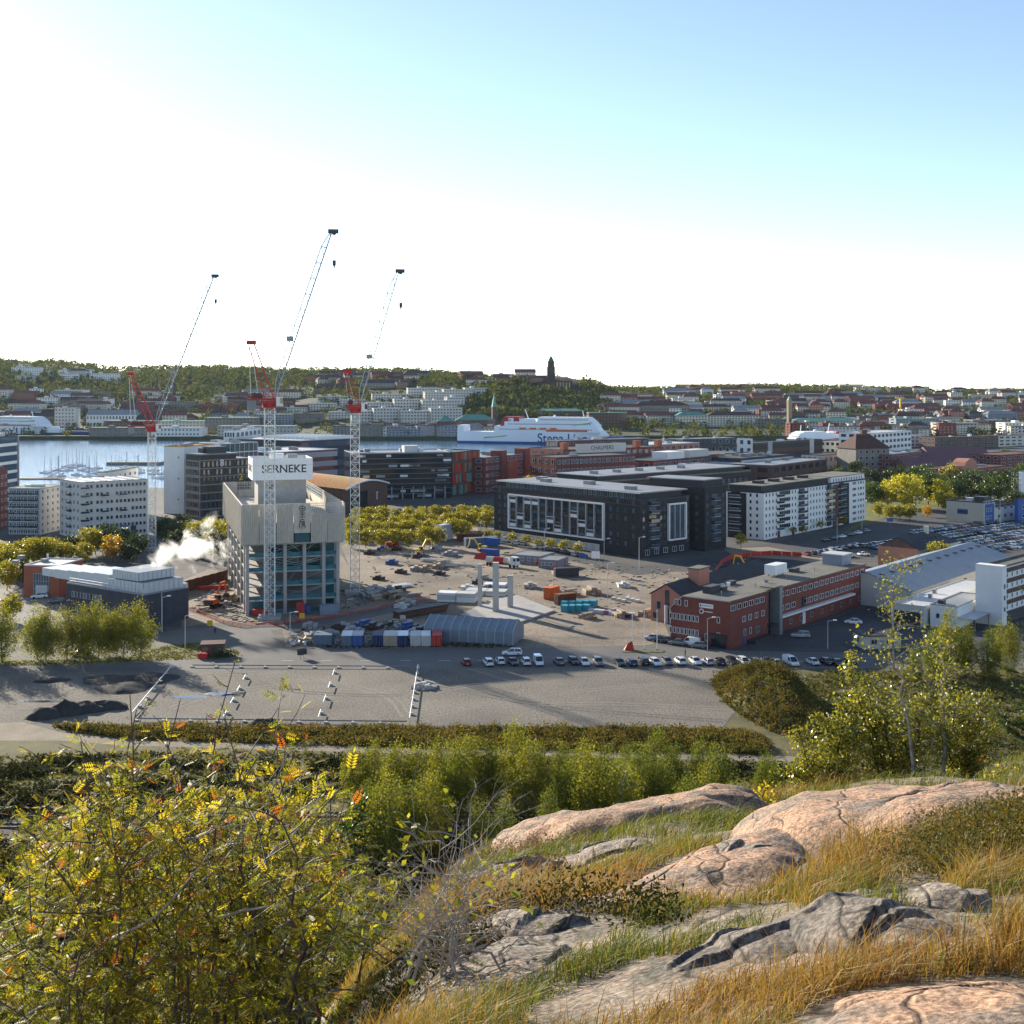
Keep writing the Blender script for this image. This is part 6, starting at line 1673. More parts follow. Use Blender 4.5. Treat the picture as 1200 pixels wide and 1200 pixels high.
for k in range(6):
    c = rc.choice(cols); car('saloon', c, at(968+k*9.5, 634.5-k*2.2), R(35), '%s car parked in front of the white apartments' % c, 'cars in front of the white apartments', detail=False)
for k in range(3):
    c = ['white','silver','white'][k]; car('saloon', c, at(978+k*17, 655-k*2), R(20), '%s car waiting beside the dug over plot' % c, 'cars beside the dug over plot', detail=False)
# the big car park
ncp = 0
ORD = ['first','second','third','fourth','fifth','sixth','seventh','eighth','ninth','tenth']
a0 = np.array(G(1002,641)); du = np.array(G(1190,614))-a0; Lr = np.linalg.norm(du); du /= Lr; dv = np.array([-du[1], du[0]])
for r_ in range(-3, 6):
    off = r_*8.4 + (0 if r_ % 2 else 2.4)
    s_ = 0.0
    while s_ < Lr*1.5:
        p = a0 + du*s_ - dv*off
        px = 600+FP*p[0]/p[1]; py = HY+FP*EYE/p[1]
        s_ += 2.75
        if 1000 < px < 1210 and 612 < py < 656 and py < 662-(1210-px)*0.055 and py > 640-(px-990)*0.175 and rc.random() < 0.9 and not (1025 < px < 1128 and py > 643):
            c = rc.choice(cols); ncp += 1
            if ncp == 95: c = 'yellow'
            kk_ = rc.choice(['saloon','hatch','estate'])
            car(kk_, c, (p[0], p[1], 0.05), math.atan2(dv[1], dv[0])+(PI if r_ % 2 else 0), '%s %s in the %s row of the big car park counted from the park lawn' % (c, kk_, ORD[r_+3]), 'cars in the big car park', detail=False)
for k in range(6):
    car('van','white', at(1150+k*9, 669+k*1.5), R(30), 'white van parked behind the banded office', 'vans behind the banded office', detail=False)
for px, py, c in ((46,701,'white'),(66,707,'grey'),(95,768,'grey'),(104,707,'silver')):
    car('estate', c, at(px,py), R(200), '%s estate car parked beside the brick hall and birches' % c, 'cars beside the brick hall', detail=False)
for k in range(20):
    px = rc.uniform(420,560); py = rc.uniform(598,604); c = rc.choice(cols)
    car('saloon', c, at(px,py), R(rc.choice([5,95])), '%s car parked behind the lime trees at the dark office' % c, 'cars behind the lime trees', detail=False)

# ================================================================== site containers, cabins, tent
def container(name, label, px, py, m, a, L=6.0, W=2.45, H=2.6, z=0.0, group=None, roofm=None):
    x, y = G(px, py)
    t = thing(name, label, 'container', (x, y, z+0.02), a, group)
    mb = MB().box(-W/2,W/2,0.02,L,0.12,H-0.02,m)
    for k in range(int(L/0.5)):
        for sx in (-1,1): mb.box(sx*(W/2+0.03)-0.03,sx*(W/2+0.03)+0.03,0.15+k*0.5,0.4+k*0.5,0.2,H-0.1,m)
    link('body', mb, t); link('roof', MB().box(-W/2-0.06,W/2+0.06,-0.02,L+0.05,H,H+0.1,roofm or m), t)
    for sx in (-1,1):
        d = link('door', MB().box(min(sx*0.02,sx*(W/2-0.05)),max(sx*0.02,sx*(W/2-0.05)),-0.06,0.0,0.15,H-0.08,m), t)
        for q in (0.35,0.75): link('lock_bar', MB().bar((sx*q,-0.1,0.2),(sx*q,-0.1,H-0.15),0.03,'metal_grey',4), d)
    return t
mat('blue_grey_steel', (0.10,0.145,0.20), 0.6, 0.15, 0.8); mat('navy_steel', (0.012,0.025,0.10), 0.6, 0.15, 0.8); mat('tan_steel', (0.35,0.28,0.20), 0.7, 0.15, 0.8); mat('pale_steel', (0.5,0.5,0.48), 0.6, 0.1, 0.8)
for px, m, lab, rm in ((406,'blue_grey_steel','blue grey container with white roof in the row by the street','frame_white'),(419,'blue_paint','mid blue container with litter on its roof by the street','metal_grey'),(443,'navy_steel','navy blue container left of the tan one by the street',None),
                   (472,'navy_steel','navy blue container right of the tan one by the street','metal_pale'),(487,'pale_steel','pale grey container beside the blue tent',None),(500,'pale_steel','white roofed pale container touching the blue tent','frame_white'),(511,'red_paint','small red container half hidden by the tent',None)):
    container('container', lab, px, 758, m, R(4), roofm=rm)
container('container', 'wide tan container between two navy ones by the street', 457.5, 758, 'tan_steel', R(4), W=3.4, roofm='pale_steel')
container('site_shed', 'flat blue grey site shed left of the container row', 378, 757, 'blue_grey_steel', R(2), W=4.4, L=5, H=2.5)
container('site_shed', 'low brown wooden box beside the blue grey site shed', 358, 755, 'wood', R(2), W=2.6, L=2, H=1.2)
container('container', 'bright blue container stacked on top of another blue one', 584, 648, 'blue_paint', R(50), z=2.75)
container('container', 'bright blue container carrying another one near the grey cabins', 583, 653, 'blue_paint', R(50), L=7)
container('container', 'orange container standing beside the rusty one on the site', 641, 703, 'orange_paint', R(-35), L=5, H=3.4)
container('container', 'rust brown open container beside the teal pallets', 652, 709, 'rust', R(-60), L=6, H=3.0)
container('container', 'black container under the grey cabins beside the site road', 650, 676, 'frame_dark', R(-75), L=8, H=2.8)
container('long_shed', 'long blue site shed at the edge of the lime trees', 545, 641, 'blue_grey_steel', R(-72), L=13, W=3, H=3.4)
container('long_shed', 'long dark red shed behind the blue one', 536, 634, 'rust', R(-75), L=10, W=3, H=2.6)
for k in range(2):
    b = Bld('site_cabin', ['grey modular cabin row with white windows and a red door','grey modular cabin with red doors at its right end'][k], 'cabin', *[((598,650),(633,662),(650,657)),((631,660),(654,667),(666,662))][k])
    b.L2 = min(b.L2, 30); mat('cabin_grey', (0.21,0.22,0.25), 0.6, 0.1, 0.6)
    b.body(2.9,'cabin_grey','roof_grey',0.15); b.windows('l', frange(0.5,b.L2-1,4), [1.6], 1.1, 1.1, 'frame_white', 'glass_dark', 2); b.part('door', MB().box(-0.08,0.02,b.L2*0.06,b.L2*0.06+1,0,2.2,'red_paint')); b.part('door', MB().box(b.L1*0.6,b.L1*0.6+1.0,-0.08,0.02,0,2.2,'red_paint'))
    for q in (0.25,0.5,0.75): b.part('module_joint', MB().box(-0.05,0.02,b.L2*q-0.05,b.L2*q+0.05,0,2.9,'frame_dark'))
b = Bld('billboard_cube', 'white site hut covered in pale picture boards beside the lime trees', 'cabin', (509,629), (517,634), (531,631)); b.body(b.zt(616),'white_wall','roof_pale',0.1)
b.part('picture_board', MB().box(0.3,b.L1-0.3,-0.07,0.02,0.8,b.zt(616)-0.3,'metal_pale')); b.part('picture_board', MB().box(-0.07,0.02,0.3,b.L2-0.3,0.8,b.zt(616)-0.3,'frame_white'))
# the blue tarpaulin tent
x0, y0 = G(497,750); x1, y1 = G(601,757)
t = thing('storage_tent', 'long blue grey tarpaulin storage tent with ribbed roof beside the street', 'tent', (x0,y0,0.02), math.atan2(y1-y0, x1-x0))
Lt = math.hypot(x1-x0, y1-y0); Wt = 9.0; ht = 3.4
mat('tarp_blue', (0.17,0.21,0.25), 0.5, 0.12, 0.5, spec=0.5, fine=0.1)
nseg = 10
prof = [(0,0.1),(0,ht-0.3),(Wt*0.10,ht+0.4),(Wt*0.5,ht+2.2),(Wt*0.90,ht+0.4),(Wt,ht-0.3),(Wt,0.1)]
for k in range(nseg):
    xa, xb = Lt*k/nseg+0.04, Lt*(k+1)/nseg-0.04
    mb = MB(); pr2 = prof + [(Wt-0.12,0.1),(Wt-0.12,ht-0.05),(Wt*0.5,ht+2.08),(0.12,ht-0.05),(0.12,0.1)]
    n = len(prof)
    loft(mb, [[(xa,p[0],p[1]) for p in prof], [((xa+xb)/2,p[0]*0.985+0.06,p[1]-0.10) for p in prof], [(xb,p[0],p[1]) for p in prof]], 'tarp_blue')
    link('tarp_panel', mb, t)
for k in range(nseg+1):
    rb = MB()
    for p, q in zip(prof[:-1], prof[1:]): rb.bar((Lt*k/nseg,p[0],p[1]+0.03),(Lt*k/nseg,q[0],q[1]+0.03),0.07,'metal_pale',4)
    link('hoop', rb, t)
for xx in (0.06, Lt-0.06): link('end_sheet', MB().add([(xx,p[0],p[1]) for p in prof], [tuple(range(7))], 'tarp_blue'), t)
# concrete columns on their slab
x0, y0 = G(600,733)
t = thing('concrete_frame', 'three tall bare concrete columns rising from a pale slab on the site', 'structure', (x0,y0,0), 0)
sl = [G(*p) for p in ((540,722),(572,706),(606,699),(650,717),(600,734))]
link('slab', MB().prism([(p[0]-x0,p[1]-y0) for p in sl], 0.02, 0.5, 'concrete'), t)
mat('concrete_pale', (0.45,0.43,0.39), 0.85, 0.1, 0.3, fine=0.1)
for px, pb, pt, w in ((562.5,712,661,0.62),(581,718,659,0.85),(598,713,674,0.8)):
    x, y = G(px,pb); link('column', MB().box(x-x0-w,x-x0+w,y-y0-w,y-y0+w,0.4,ZY(pt,y),'concrete_pale'), t)
xa, ya = G(562.5,712); xb, yb = G(581,718); xc, yc = G(598,713)
link('tie_beam', MB().bar((xa-x0,ya-y0,8.6),(xb-x0,yb-y0,9.2),0.18,'metal_grey',4), t); link('tie_beam', MB().bar((xb-x0,yb-y0,9.6),(xc-x0,yc-y0,8.9),0.18,'metal_grey',4), t)
# low pale slabs and stacks
def stack(name, label, cat, px, py, ang, n, w, d, h, mats, gap=0.06, group=None, cols_=1, piece='slab'):
    x, y = G(px, py); t = thing(name, label, cat, (x,y,0.02), ang, group)
    for c in range(cols_):
        for k in range(n):
            jx = random.uniform(-0.08,0.08)
            link(piece, MB().box(c*(w+0.25)+jx,c*(w+0.25)+w+jx,0,d,k*(h+gap),k*(h+gap)+h,random.choice(mats)), t)
    return t
stack('plank_stack', 'wide stack of white topped formwork sheets left of the concrete columns', 'sheets', 512,705, R(-10), 4, 5.5, 4.5, 0.6, ['pale_steel','frame_white'], cols_=2, piece='sheet')
stack('plank_stack', 'long white formwork sheets lying behind the concrete columns', 'sheets', 545,697, R(-12), 3, 6.0, 5.5, 0.4, ['frame_white','pale_steel'], cols_=2, piece='sheet')
stack('plank_stack', 'thin pale sheets stacked behind the tallest concrete column', 'sheets', 566,688, R(-10), 2, 7.0, 5, 0.4, ['frame_white','tan_steel'], cols_=1, piece='sheet')
for k in range(9):
    px = 657+(k%5)*8.2; py = 712+(k//5)*5.0-(k%5)*0.2
    stack('pallet_stack', 'teal wrapped pallet of insulation boards beside the rusty container', 'pallet', px, py, R(-25), 2, 1.9, 2.2, 0.85, ['teal_paint'], group='teal wrapped pallets', piece='wrapped_pack')
mat('wrap_pink', (0.30,0.10,0.17), 0.6, 0.15, 0.8)
for k in range(5): stack('pallet_stack', 'purple pink wrapped pallet between the teal stacks and the gravel', 'pallet', 689+k*6, 718+k*0.7, R(-20), 1, 1.5, 1.8, 1.0, ['wrap_pink','pale_steel'], group='purple wrapped pallets', piece='wrapped_pack')
for k in range(5): stack('pallet_stack', 'white wrapped pallet near the flag poles', 'pallet', 716+k*5, 722+(k%2)*2, R(-20), 1, 1.6, 1.6, 0.8, ['frame_white','pale_steel','navy_steel'], group='white wrapped pallets', piece='wrapped_pack')
for k in range(6): stack('block_stack', 'low stack of pale concrete blocks on the dry site ground', 'blocks', 716+k*5.5, 703+(k%3)*1.5, R(-20), 1, 1.3, 2.0, 0.7, ['concrete_pale','pale_steel'], group='concrete block stacks', piece='block')
x0, y0 = G(466,727); x1, y1 = G(528,716)
t = thing('sheet_pile_stack', 'long low dark stack of rusty sheet piles behind the blue tent', 'steel', (x0,y0,0.02), math.atan2(y1-y0,x1-x0)); Lb = math.hypot(x1-x0,y1-y0)
for k in range(9): link('sheet_pile', MB().box(random.uniform(0,0.8),Lb-random.uniform(0,1.5),(k%3)*0.9,(k%3)*0.9+0.8,(k//3)*0.75,(k//3)*0.75+0.65,'rust' if k%2 else 'frame_dark'), t)
for s_, (px, py, a, n, Lb) in enumerate(((470,652,-25,14,10),(492,658,-30,16,12),(510,664,-28,12,9),(478,664,-24,12,8),(530,662,-40,10,11),(462,690,40,12,7),(448,692,35,10,6),(470,700,20,8,6))):
    x, y = G(px,py); t = thing('beam_stack', ['grey','long grey','short grey','weathered','steep lying pale','white pipe','yellowish timber','red painted'][s_]+' stack of beams lying on the building site', 'beams', (x,y,0.02), R(a))
    for k in range(n):
        q = random.uniform(-0.12,0.12)
        link('beam', MB().bar((0,(k%6)*0.55,0.2+(k//6)*0.4),(Lb*math.cos(q),(k%6)*0.55+Lb*math.sin(q),0.2+(k//6)*0.4+random.uniform(0,0.3)),0.16,['metal_grey','pale_steel','concrete','wood','pale_steel','frame_white','yellow_paint' if k%3==0 else 'wood','red_paint' if k%2 else 'metal_grey'][s_],4), t)
# small clutter nobody could count
islandmat('debris_mix', [(0.35,0.34,0.32),(0.10,0.10,0.10),(0.24,0.19,0.14),(0.3,0.29,0.27),(0.14,0.10,0.08),(0.25,0.24,0.22),(0.06,0.06,0.06),(0.2,0.17,0.14),(0.12,0.11,0.1),(0.1,0.14,0.22),(0.28,0.26,0.23),(0.55,0.55,0.53)])
def debris(n, poly, smax, seed):
    rs = random.Random(seed); mb = MB()
    xs = [p[0] for p in poly]; ys = [p[1] for p in poly]
    def inside(px, py):
        c = False; j = len(poly)-1
        for i in range(len(poly)):
            (xi,yi),(xj,yj) = poly[i],poly[j]
            if (yi>py) != (yj>py) and px < (xj-xi)*(py-yi)/(yj-yi)+xi: c = not c
            j = i
        return c
    while n > 0:
        px = rs.uniform(min(xs),max(xs)); py = rs.uniform(min(ys),max(ys))
        if not inside(px,py): continue
        n -= 1
        x, y = G(px,py); a = rs.uniform(0,PI); w = rs.uniform(0.2,smax)*(1 if rs.random()<0.7 else 2); d = rs.uniform(0.15,smax*0.4); h = rs.uniform(0.1,smax*0.5)
        ca, sa = math.cos(a), math.sin(a)
        vs = [(x+ca*u-sa*v, y+sa*u+ca*v, z) for z in (0.0,h) for u,v in ((-w,-d),(w,-d),(w,d),(-w,d))]
        mb.add(vs, [(4,5,6,7),(0,1,5,4),(1,2,6,5),(2,3,7,6),(3,0,4,7)], 'debris_mix')
    return mb
stuff('site_debris', debris(260, [(430,640),(560,628),(640,668),(740,668),(760,700),(690,728),(610,722),(560,700),(500,712),(440,712),(420,690)], 0.6, 3), 'scattered boards, blocks and scrap all over the building site', 'debris')
stuff('yard_debris', debris(420, [(338,757),(336,738),(470,727),(470,745),(520,757)], 0.7, 4), 'jumbled scrap and packaging behind the container row', 'debris')
stuff('tower_debris', debris(300, [(218,715),(262,668),(290,724),(330,730),(405,722),(440,700),(400,690),(400,722),(300,732)], 0.7, 6), 'loose material around the foot of the concrete tower', 'debris')
stuff('far_lot_debris', debris(140, [(590,632),(745,665),(880,655),(900,668),(760,690)], 0.6, 8), 'rubble on the cleared plot below the dark apartments', 'debris')
# scrap heap of white sheets at the end of the container row
x, y = G(345,757); t = thing('scrap_heap', 'heap of crumpled white sheets and foil at the end of the container row', 'heap', (x,y,0))
rs = random.Random(9)
for k in range(26):
    a = rs.uniform(0,6.28); cx_, cy_, cz_ = rs.uniform(-1.5,6), rs.uniform(0,4), rs.uniform(0.1,1.6)
    link('sheet', MB().add([(cx_+rs.uniform(-1,1),cy_+rs.uniform(-1,1),cz_+rs.uniform(-0.1,0.6)) for _ in range(4)],[(0,1,2),(0,2,3)],rs.choice(['frame_white','pale_steel','frame_white','blue_paint'])), t)
# many more stacks, crates and reels spread over the yard
rm = random.Random(31)
mstack = {}
def yard_stack(px, py, kind):
    x, y = G(px, py)
    if kind not in mstack:
        t = thing('material_stack', '', 'stack', (x,y,0.02), 0, 'material stacks on the building site')
        col_ = {'grey':['metal_grey','concrete'],'white':['frame_white','pale_steel'],'timber':['wood','tan_steel'],'rusty':['rust','frame_dark'],'blue':['blue_grey_steel','blue_paint']}[kind]
        for c in range(3):
            for q in range(2+(c % 2)):
                link('bundle', MB().box(c*1.35+rm.uniform(-0.05,0.05),c*1.35+1.2,0,rm.uniform(2.2,4.5),q*0.62,q*0.62+0.55,col_[(c+q) % 2]), t)
        mstack[kind] = t
    else:
        t = copy_tree(mstack[kind], (x,y,0.02), rm.uniform(-0.9,0.4), rm.uniform(0.7,1.25))
    t['label'] = {'grey':'grey stack of beams and planks','white':'white wrapped stack of sheets','timber':'brown timber stack','rusty':'dark rusty steel stack','blue':'blue stack of crates'}[kind]+' on the crowded building site'
zone_a = [((425,520),(645,690)),((520,640),(672,696)),((345,500),(733,752)),((640,760),(668,735)),((560,700),(726,748)),((225,262),(690,722)),((408,470),(690,722))]
cnt = (16,7,24,9,2,7,12)
for (xr, yr), n in zip(zone_a, cnt):
    for k in range(n):
        px = rm.uniform(*xr); py = rm.uniform(*yr)
        if 545 < px < 650 and 696 < py < 736: continue
        if 490 < px < 610 and py > 724: continue
        yard_stack(px, py, rm.choice(['grey','white','timber','rusty','grey','timber','rusty','grey','timber','blue','white','timber']))
# red plastic site fence, panel by panel
fl_pts = [(213,713),(240,722),(262,731),(282,735),(303,733),(330,733),(360,729),(395,724),(430,717),(470,709),(505,702)]
x0, y0 = G(*fl_pts[0]); t = thing('site_fence', 'low red plastic fence running around the foot of the concrete tower', 'fence', (x0,y0,0))
for (a_, c_) in zip(fl_pts[:-1], fl_pts[1:]):
    A = np.array(G(*a_)); Bq = np.array(G(*c_)); n = max(1, int(np.linalg.norm(Bq-A)/3.4))
    for k in range(n):
        p = A+(Bq-A)*k/n; q = A+(Bq-A)*(k+0.94)/n; mb = MB()
        for z in (0.25,0.6,0.95): mb.bar((p[0]-x0,p[1]-y0,z),(q[0]-x0,q[1]-y0,z),0.09,'red_paint' if z < 0.9 or k%3 else 'orange_paint',4)
        mb.bar((p[0]-x0,p[1]-y0,0),(p[0]-x0,p[1]-y0,1.1),0.06,'metal_grey',4)
        link('fence_panel', mb, t)
x0, y0 = G(838,672); t = thing('plot_fence', 'red mesh fence along the edge of the dug over plot behind the salmon workshop', 'fence', (x0,y0,0))
pf = [(838,672),(846,661),(858,655),(880,652.5),(905,650.5),(940,653)]
for (a_, c_) in zip(pf[:-1], pf[1:]):
    A = np.array(G(*a_)); Bq = np.array(G(*c_)); n = max(1, int(np.linalg.norm(Bq-A)/3.5))
    for k in range(n):
        p = A+(Bq-A)*k/n; q = A+(Bq-A)*(k+0.95)/n; mb = MB()
        mb.add([(p[0]-x0,p[1]-y0,0.1),(q[0]-x0,q[1]-y0,0.1),(q[0]-x0,q[1]-y0,1.7),(p[0]-x0,p[1]-y0,1.7)],[(0,1,2,3)],'red_paint'); mb.bar((p[0]-x0,p[1]-y0,0),(p[0]-x0,p[1]-y0,1.9),0.05,'metal_grey',4)
        link('fence_panel', mb, t)
for k,(px,py) in enumerate(((305,722),(352,722),(360,720))):
    container('site_cabin', ['red site box at the foot of the front crane','tall red hoist cabin beside the front crane','blue portable toilet beside the red hoist cabin'][k], px, py, ['red_paint','red_paint','blue_paint'][k], R(10), L=2.2, W=[4.0,2.0,1.3][k], H=[1.6,3.6,2.4][k])
container('site_cabin', 'pair of red skips standing in front of the lime trees', 452, 641, 'red_paint', R(-70), L=5, W=2.2, H=1.8)
# brown hoarding wall behind the tower
x0, y0 = G(196,700); x1, y1 = G(268,680)
t = thing('hoarding', 'dark brown timber hoarding behind the steam cloud left of the tower', 'fence', (x0,y0,0.0), math.atan2(y1-y0,x1-x0))
for k in range(16): link('board', MB().box(k*2.05,k*2.05+1.98,0,0.12,0,3.4+0.1*(k%2),'rust' if k%3 else 'brown_brick'), t)
container('red_barrier', 'long red and yellow barrier box at the foot of the brown hoarding', 232, 692, 'red_paint', R(-72), L=9, W=1.2, H=1.2)

# ================================================================== machines
def excavator(label, px, py, ang, m, s=1.0):
    x, y = G(px,py); t = thing('excavator', label, 'excavator', (x,y,0.02), ang); t.scale = (s,s,s)
    for sy in (-1,1):
        tr = MB().extr([(-1.9,0.3),(-1.5,0.0),(1.5,0.0),(1.9,0.3),(1.9,0.6),(1.5,0.9),(-1.5,0.9),(-1.9,0.6)], sy*1.1-0.28, sy*1.1+0.28, 'black_rubber'); link('track', tr, t)
    link('house', MB().extr([(-2.0,1.1),(1.4,1.1),(1.4,1.6),(0.2,2.2),(-1.9,2.2)], -1.25, 1.25, m), t)
    link('cab', MB().extr([(0.2,1.5),(1.5,1.5),(1.3,3.0),(0.3,3.0)], -1.25, -0.2, 'glass_dark').box(0.25,1.35,-1.28,-0.17,3.0,3.1,m), t)
    link('counterweight', MB().box(-2.4,-1.9,-1.2,1.2,1.1,2.1,'frame_dark'), t)
    link('boom', MB().extr([(1.0,1.6),(1.5,1.5),(3.6,5.0),(5.3,5.4),(5.3,5.8),(3.3,5.6)], 0.0, 0.4, m), t)
    link('stick', MB().extr([(5.1,5.7),(5.5,5.6),(6.1,2.6),(5.8,2.5)], 0.05, 0.35, m), t)
    link('bucket', MB().extr([(5.6,2.6),(6.3,2.6),(6.5,1.8),(5.9,1.4),(5.3,1.8)], -0.4, 0.8, 'frame_dark'), t)
    return t
excavator('dark orange excavator working left of the concrete tower', 250, 712, R(70), 'orange_paint', 1.15)
excavator('yellow excavator on the dug over plot behind the brick office', 880, 671, R(160), 'yellow_paint', 1.0)
excavator('yellow excavator with folded arm beside the lime trees', 490, 650, R(30), 'yellow_paint', 1.0)
excavator('small yellow excavator next to the red tarpaulin', 565, 646, R(200), 'yellow_paint', 0.9)
x, y = G(590,664); t = thing('tanker_truck', 'tanker truck with cream and red tank and white cab beside the grey cabins', 'truck', (x,y,0.02), R(-28))
tk = MB(); tk.bar((-6.5,0,2.1),(2.2,0,2.1),1.15,'cream_wall',14); link('tank', tk, t); link('tank_band', MB().bar((-3.5,0,2.1),(0.5,0,2.1),1.17,'red_paint',14), t)
link('chassis', MB().box(-6.6,5.6,-0.5,0.5,0.7,1.0,'frame_dark'), t); link('cab', MB().extr([(3.2,0.8),(5.8,0.8),(5.8,2.2),(5.5,3.6),(3.2,3.7)], -1.2, 1.2, 'frame_white'), t)
link('windscreen', MB().extr([(5.79,2.2),(5.86,2.2),(5.58,3.3),(5.5,3.3)], -1.05, 1.05, 'glass_dark'), t); link('side_window', MB().box(4.4,5.4,-1.24,-1.19,2.2,3.2,'glass_dark'), t)
for xx in (-5.8,-4.6,-3.4,3.2,4.8):
    for sy in (-1,1): link('wheel', MB().bar((xx,sy*1.0,0.5),(xx,sy*1.25,0.5),0.5,'black_rubber',12), t)
x, y = G(563,655); t = thing('tarpaulin', 'bright red tarpaulin covering a load near the blue containers', 'tarpaulin', (x,y,0.02))
link('cover', MB().add([(-2.5,0,0),(2.5,0,0),(2.6,3,0),(-2.4,3,0),(-1.6,0.8,1.9),(1.2,1.0,2.3),(1.4,2.2,2.0),(-1.3,2.2,1.7)],[(0,1,5,4),(1,2,6,5),(2,3,7,6),(3,0,4,7),(4,5,6,7)],'red_paint'), t)
# ================================================================== lot barriers, puddles, lamps, flags, hut
def barrier(label, p0, p1, n, m='frame_white', h=1.0, solid=False, group=None):
    A = np.array(G(*p0)); Bq = np.array(G(*p1)); t = thing('barrier', label, 'barrier', (A[0],A[1],0.02), 0, group); d = Bq-A
    for k in range(n):
        p = d*k/n; q = d*(k+0.96)/n
        if solid and k % 2: continue
        link('rail', MB().bar((p[0],p[1],h*0.8),(q[0],q[1],h*0.8),0.12,m,6), t)
        link('foot', MB().box(p[0]-0.35,p[0]+0.35,p[1]-0.35,p[1]+0.35,0,h*0.45,'concrete_pale'), t)
    return t
barrier('white pipe barrier dividing the gravel lot beside the rubble heap', (490,783), (480,847), 8)
barrier('broken line of white pipes and timbers across the gravel lot', (392,789), (373,846), 7, solid=True)
barrier('white pipe barrier on the shaded part of the gravel lot', (288,795), (262,845), 7, solid=True)
barrier('pale pipe barrier beside the dark soil heaps', (202,783), (155,840), 6)
barrier('rail on concrete feet along the street edge of the gravel lot', (225,782), (483,783.5), 9, 'metal_grey', 0.6)
barrier('rail on concrete feet along the scrub edge of the gravel lot', (160,845), (478,848.5), 10, 'metal_grey', 0.6)
def rockheap(label, px, py, n, r, m, smax, seed):
    x, y = G(px,py); t = thing('rubble_heap', label, 'rubble', (x,y,0.0)); rs = np.random.default_rng(seed)
    for k in range(n):
        c = rs.normal(size=2)*r*0.5; s = rs.uniform(0.4,1)*smax
        d = rs.normal(size=(8,3)); d /= np.linalg.norm(d,axis=1,keepdims=True)
        P = [(sx*s*rs.uniform(0.6,1)+c[0], sy*s*rs.uniform(0.6,1)+c[1], (sz+0.8)*s*rs.uniform(0.6,1)*0.8) for sz in (-1,1) for sx,sy in ((-1,-1),(1,-1),(1,1),(-1,1))]
        link('stone', MB().add(P,[(3,2,1,0),(4,5,6,7),(0,1,5,4),(1,2,6,5),(2,3,7,6),(3,0,4,7)],m), t)
rockheap('heap of pale concrete rubble beside the white pipe barrier', 496, 806, 22, 2.6, 'concrete_pale', 0.8, 4)
def soilheap(label, px, py, rx, ry, h, seed):
    x, y = G(px,py); n = 26; V = []; th = np.linspace(0,2*PI,n,endpoint=False)
    rings = np.linspace(1,0,9)
    for r_ in rings:
        xx = np.cos(th)*rx*r_; yy = np.sin(th)*ry*r_
        zz = h*(1-r_**1.3)+ (fbm(xx/2+seed, yy/2, seed)-0.5)*h*0.7*(1 if r_ < 1 else 0)
        V.append(np.stack([xx*(1+0.15*np.sin(th*3+seed)),yy,np.where(r_ >= 1, -0.05, zz)],1))
    V = np.concatenate(V); F = [(a*n+i,a*n+(i+1)%n,(a+1)*n+(i+1)%n,(a+1)*n+i) for a in range(8) for i in range(n)]
    o = link('soil_heap', npmesh('soil_heap', V, F, 'dark_soil'), None, (x,y,0.0)); tag(o, label, 'heap', 'dark soil heaps')
for k,(px,py,rx,ry,h) in enumerate(((50,840,4,3,2.2),(76,836,4,3,2.4),(100,832,4,3,1.9),(124,829,5,3,1.5),(148,806,6,6,1.1),(172,796,7,6,0.9),(130,797,7,5,0.8),(60,797,4,3,0.7),(308,851,3.4,2.5,1.8))):
    soilheap(['pointed dark soil heap at the near end of the row','tall dark soil heap second in the row by the track','rounded dark soil heap in the middle of the row','long dark soil heap at the end of the row','broad dark soil heap under the barrier','flat dark soil heap beside the street verge','low dark soil spread below the birches','small dark soil pile left of the spread soil','dark soil heap among the scrub at the lot corner'][k], px,py,rx,ry,h,k+1)
m, nt, p = _nodes('puddle'); p.inputs['Base Color'].default_value = (0.05,0.06,0.07,1); p.inputs['Roughness'].default_value = 0.03; MATS['puddle'] = m
for k,(px,py,rx,ry) in enumerate(((222,817,3.5,1.2),(262,813,4.5,1.5),(270,815,2.4,1.0),(48,822,4.5,0.8),(345,808,1.5,0.5),(455,760,2,0.6),(672,733,2.5,0.5))):
    x, y = G(px,py); n = 18
    o = link('puddle', MB().add([(rx*math.cos(2*PI*i/n)*(0.7+0.5*vnoise(i*0.7,k*3.1,4)), ry*math.sin(2*PI*i/n)*(0.7+0.6*vnoise(i*0.9,k*2.3,7)), 0) for i in range(n)],[tuple(range(n))],'puddle'), None, (x,y,0.034)); o['kind'] = 'structure'
def lamp(label, px, py, toppy, group, arm=1.4, m='metal_pale', double=False):
    x, y = G(px,py); h = ZY(toppy, y); t = thing('street_lamp', label, 'street lamp', (x,y,0.02), random.uniform(-0.4,0.4), group)
    link('pole', MB().bar((0,0,0),(0,0,h),0.12,m,6,0.07), t); link('lamp_arm', MB().bar((0,0,h),(arm,0,h+0.25),0.06,m,5), t)
    link('lamp_head', MB().box(arm-0.2,arm+0.7,-0.2,0.2,h+0.2,h+0.38,'frame_white'), t)
    if double: link('lamp_arm', MB().bar((0,0,h),(-arm,0,h+0.25),0.06,m,5), t); link('lamp_head', MB().box(-arm-0.7,-arm+0.2,-0.2,0.2,h+0.2,h+0.38,'frame_white'), t)
LG = 'street lamps'
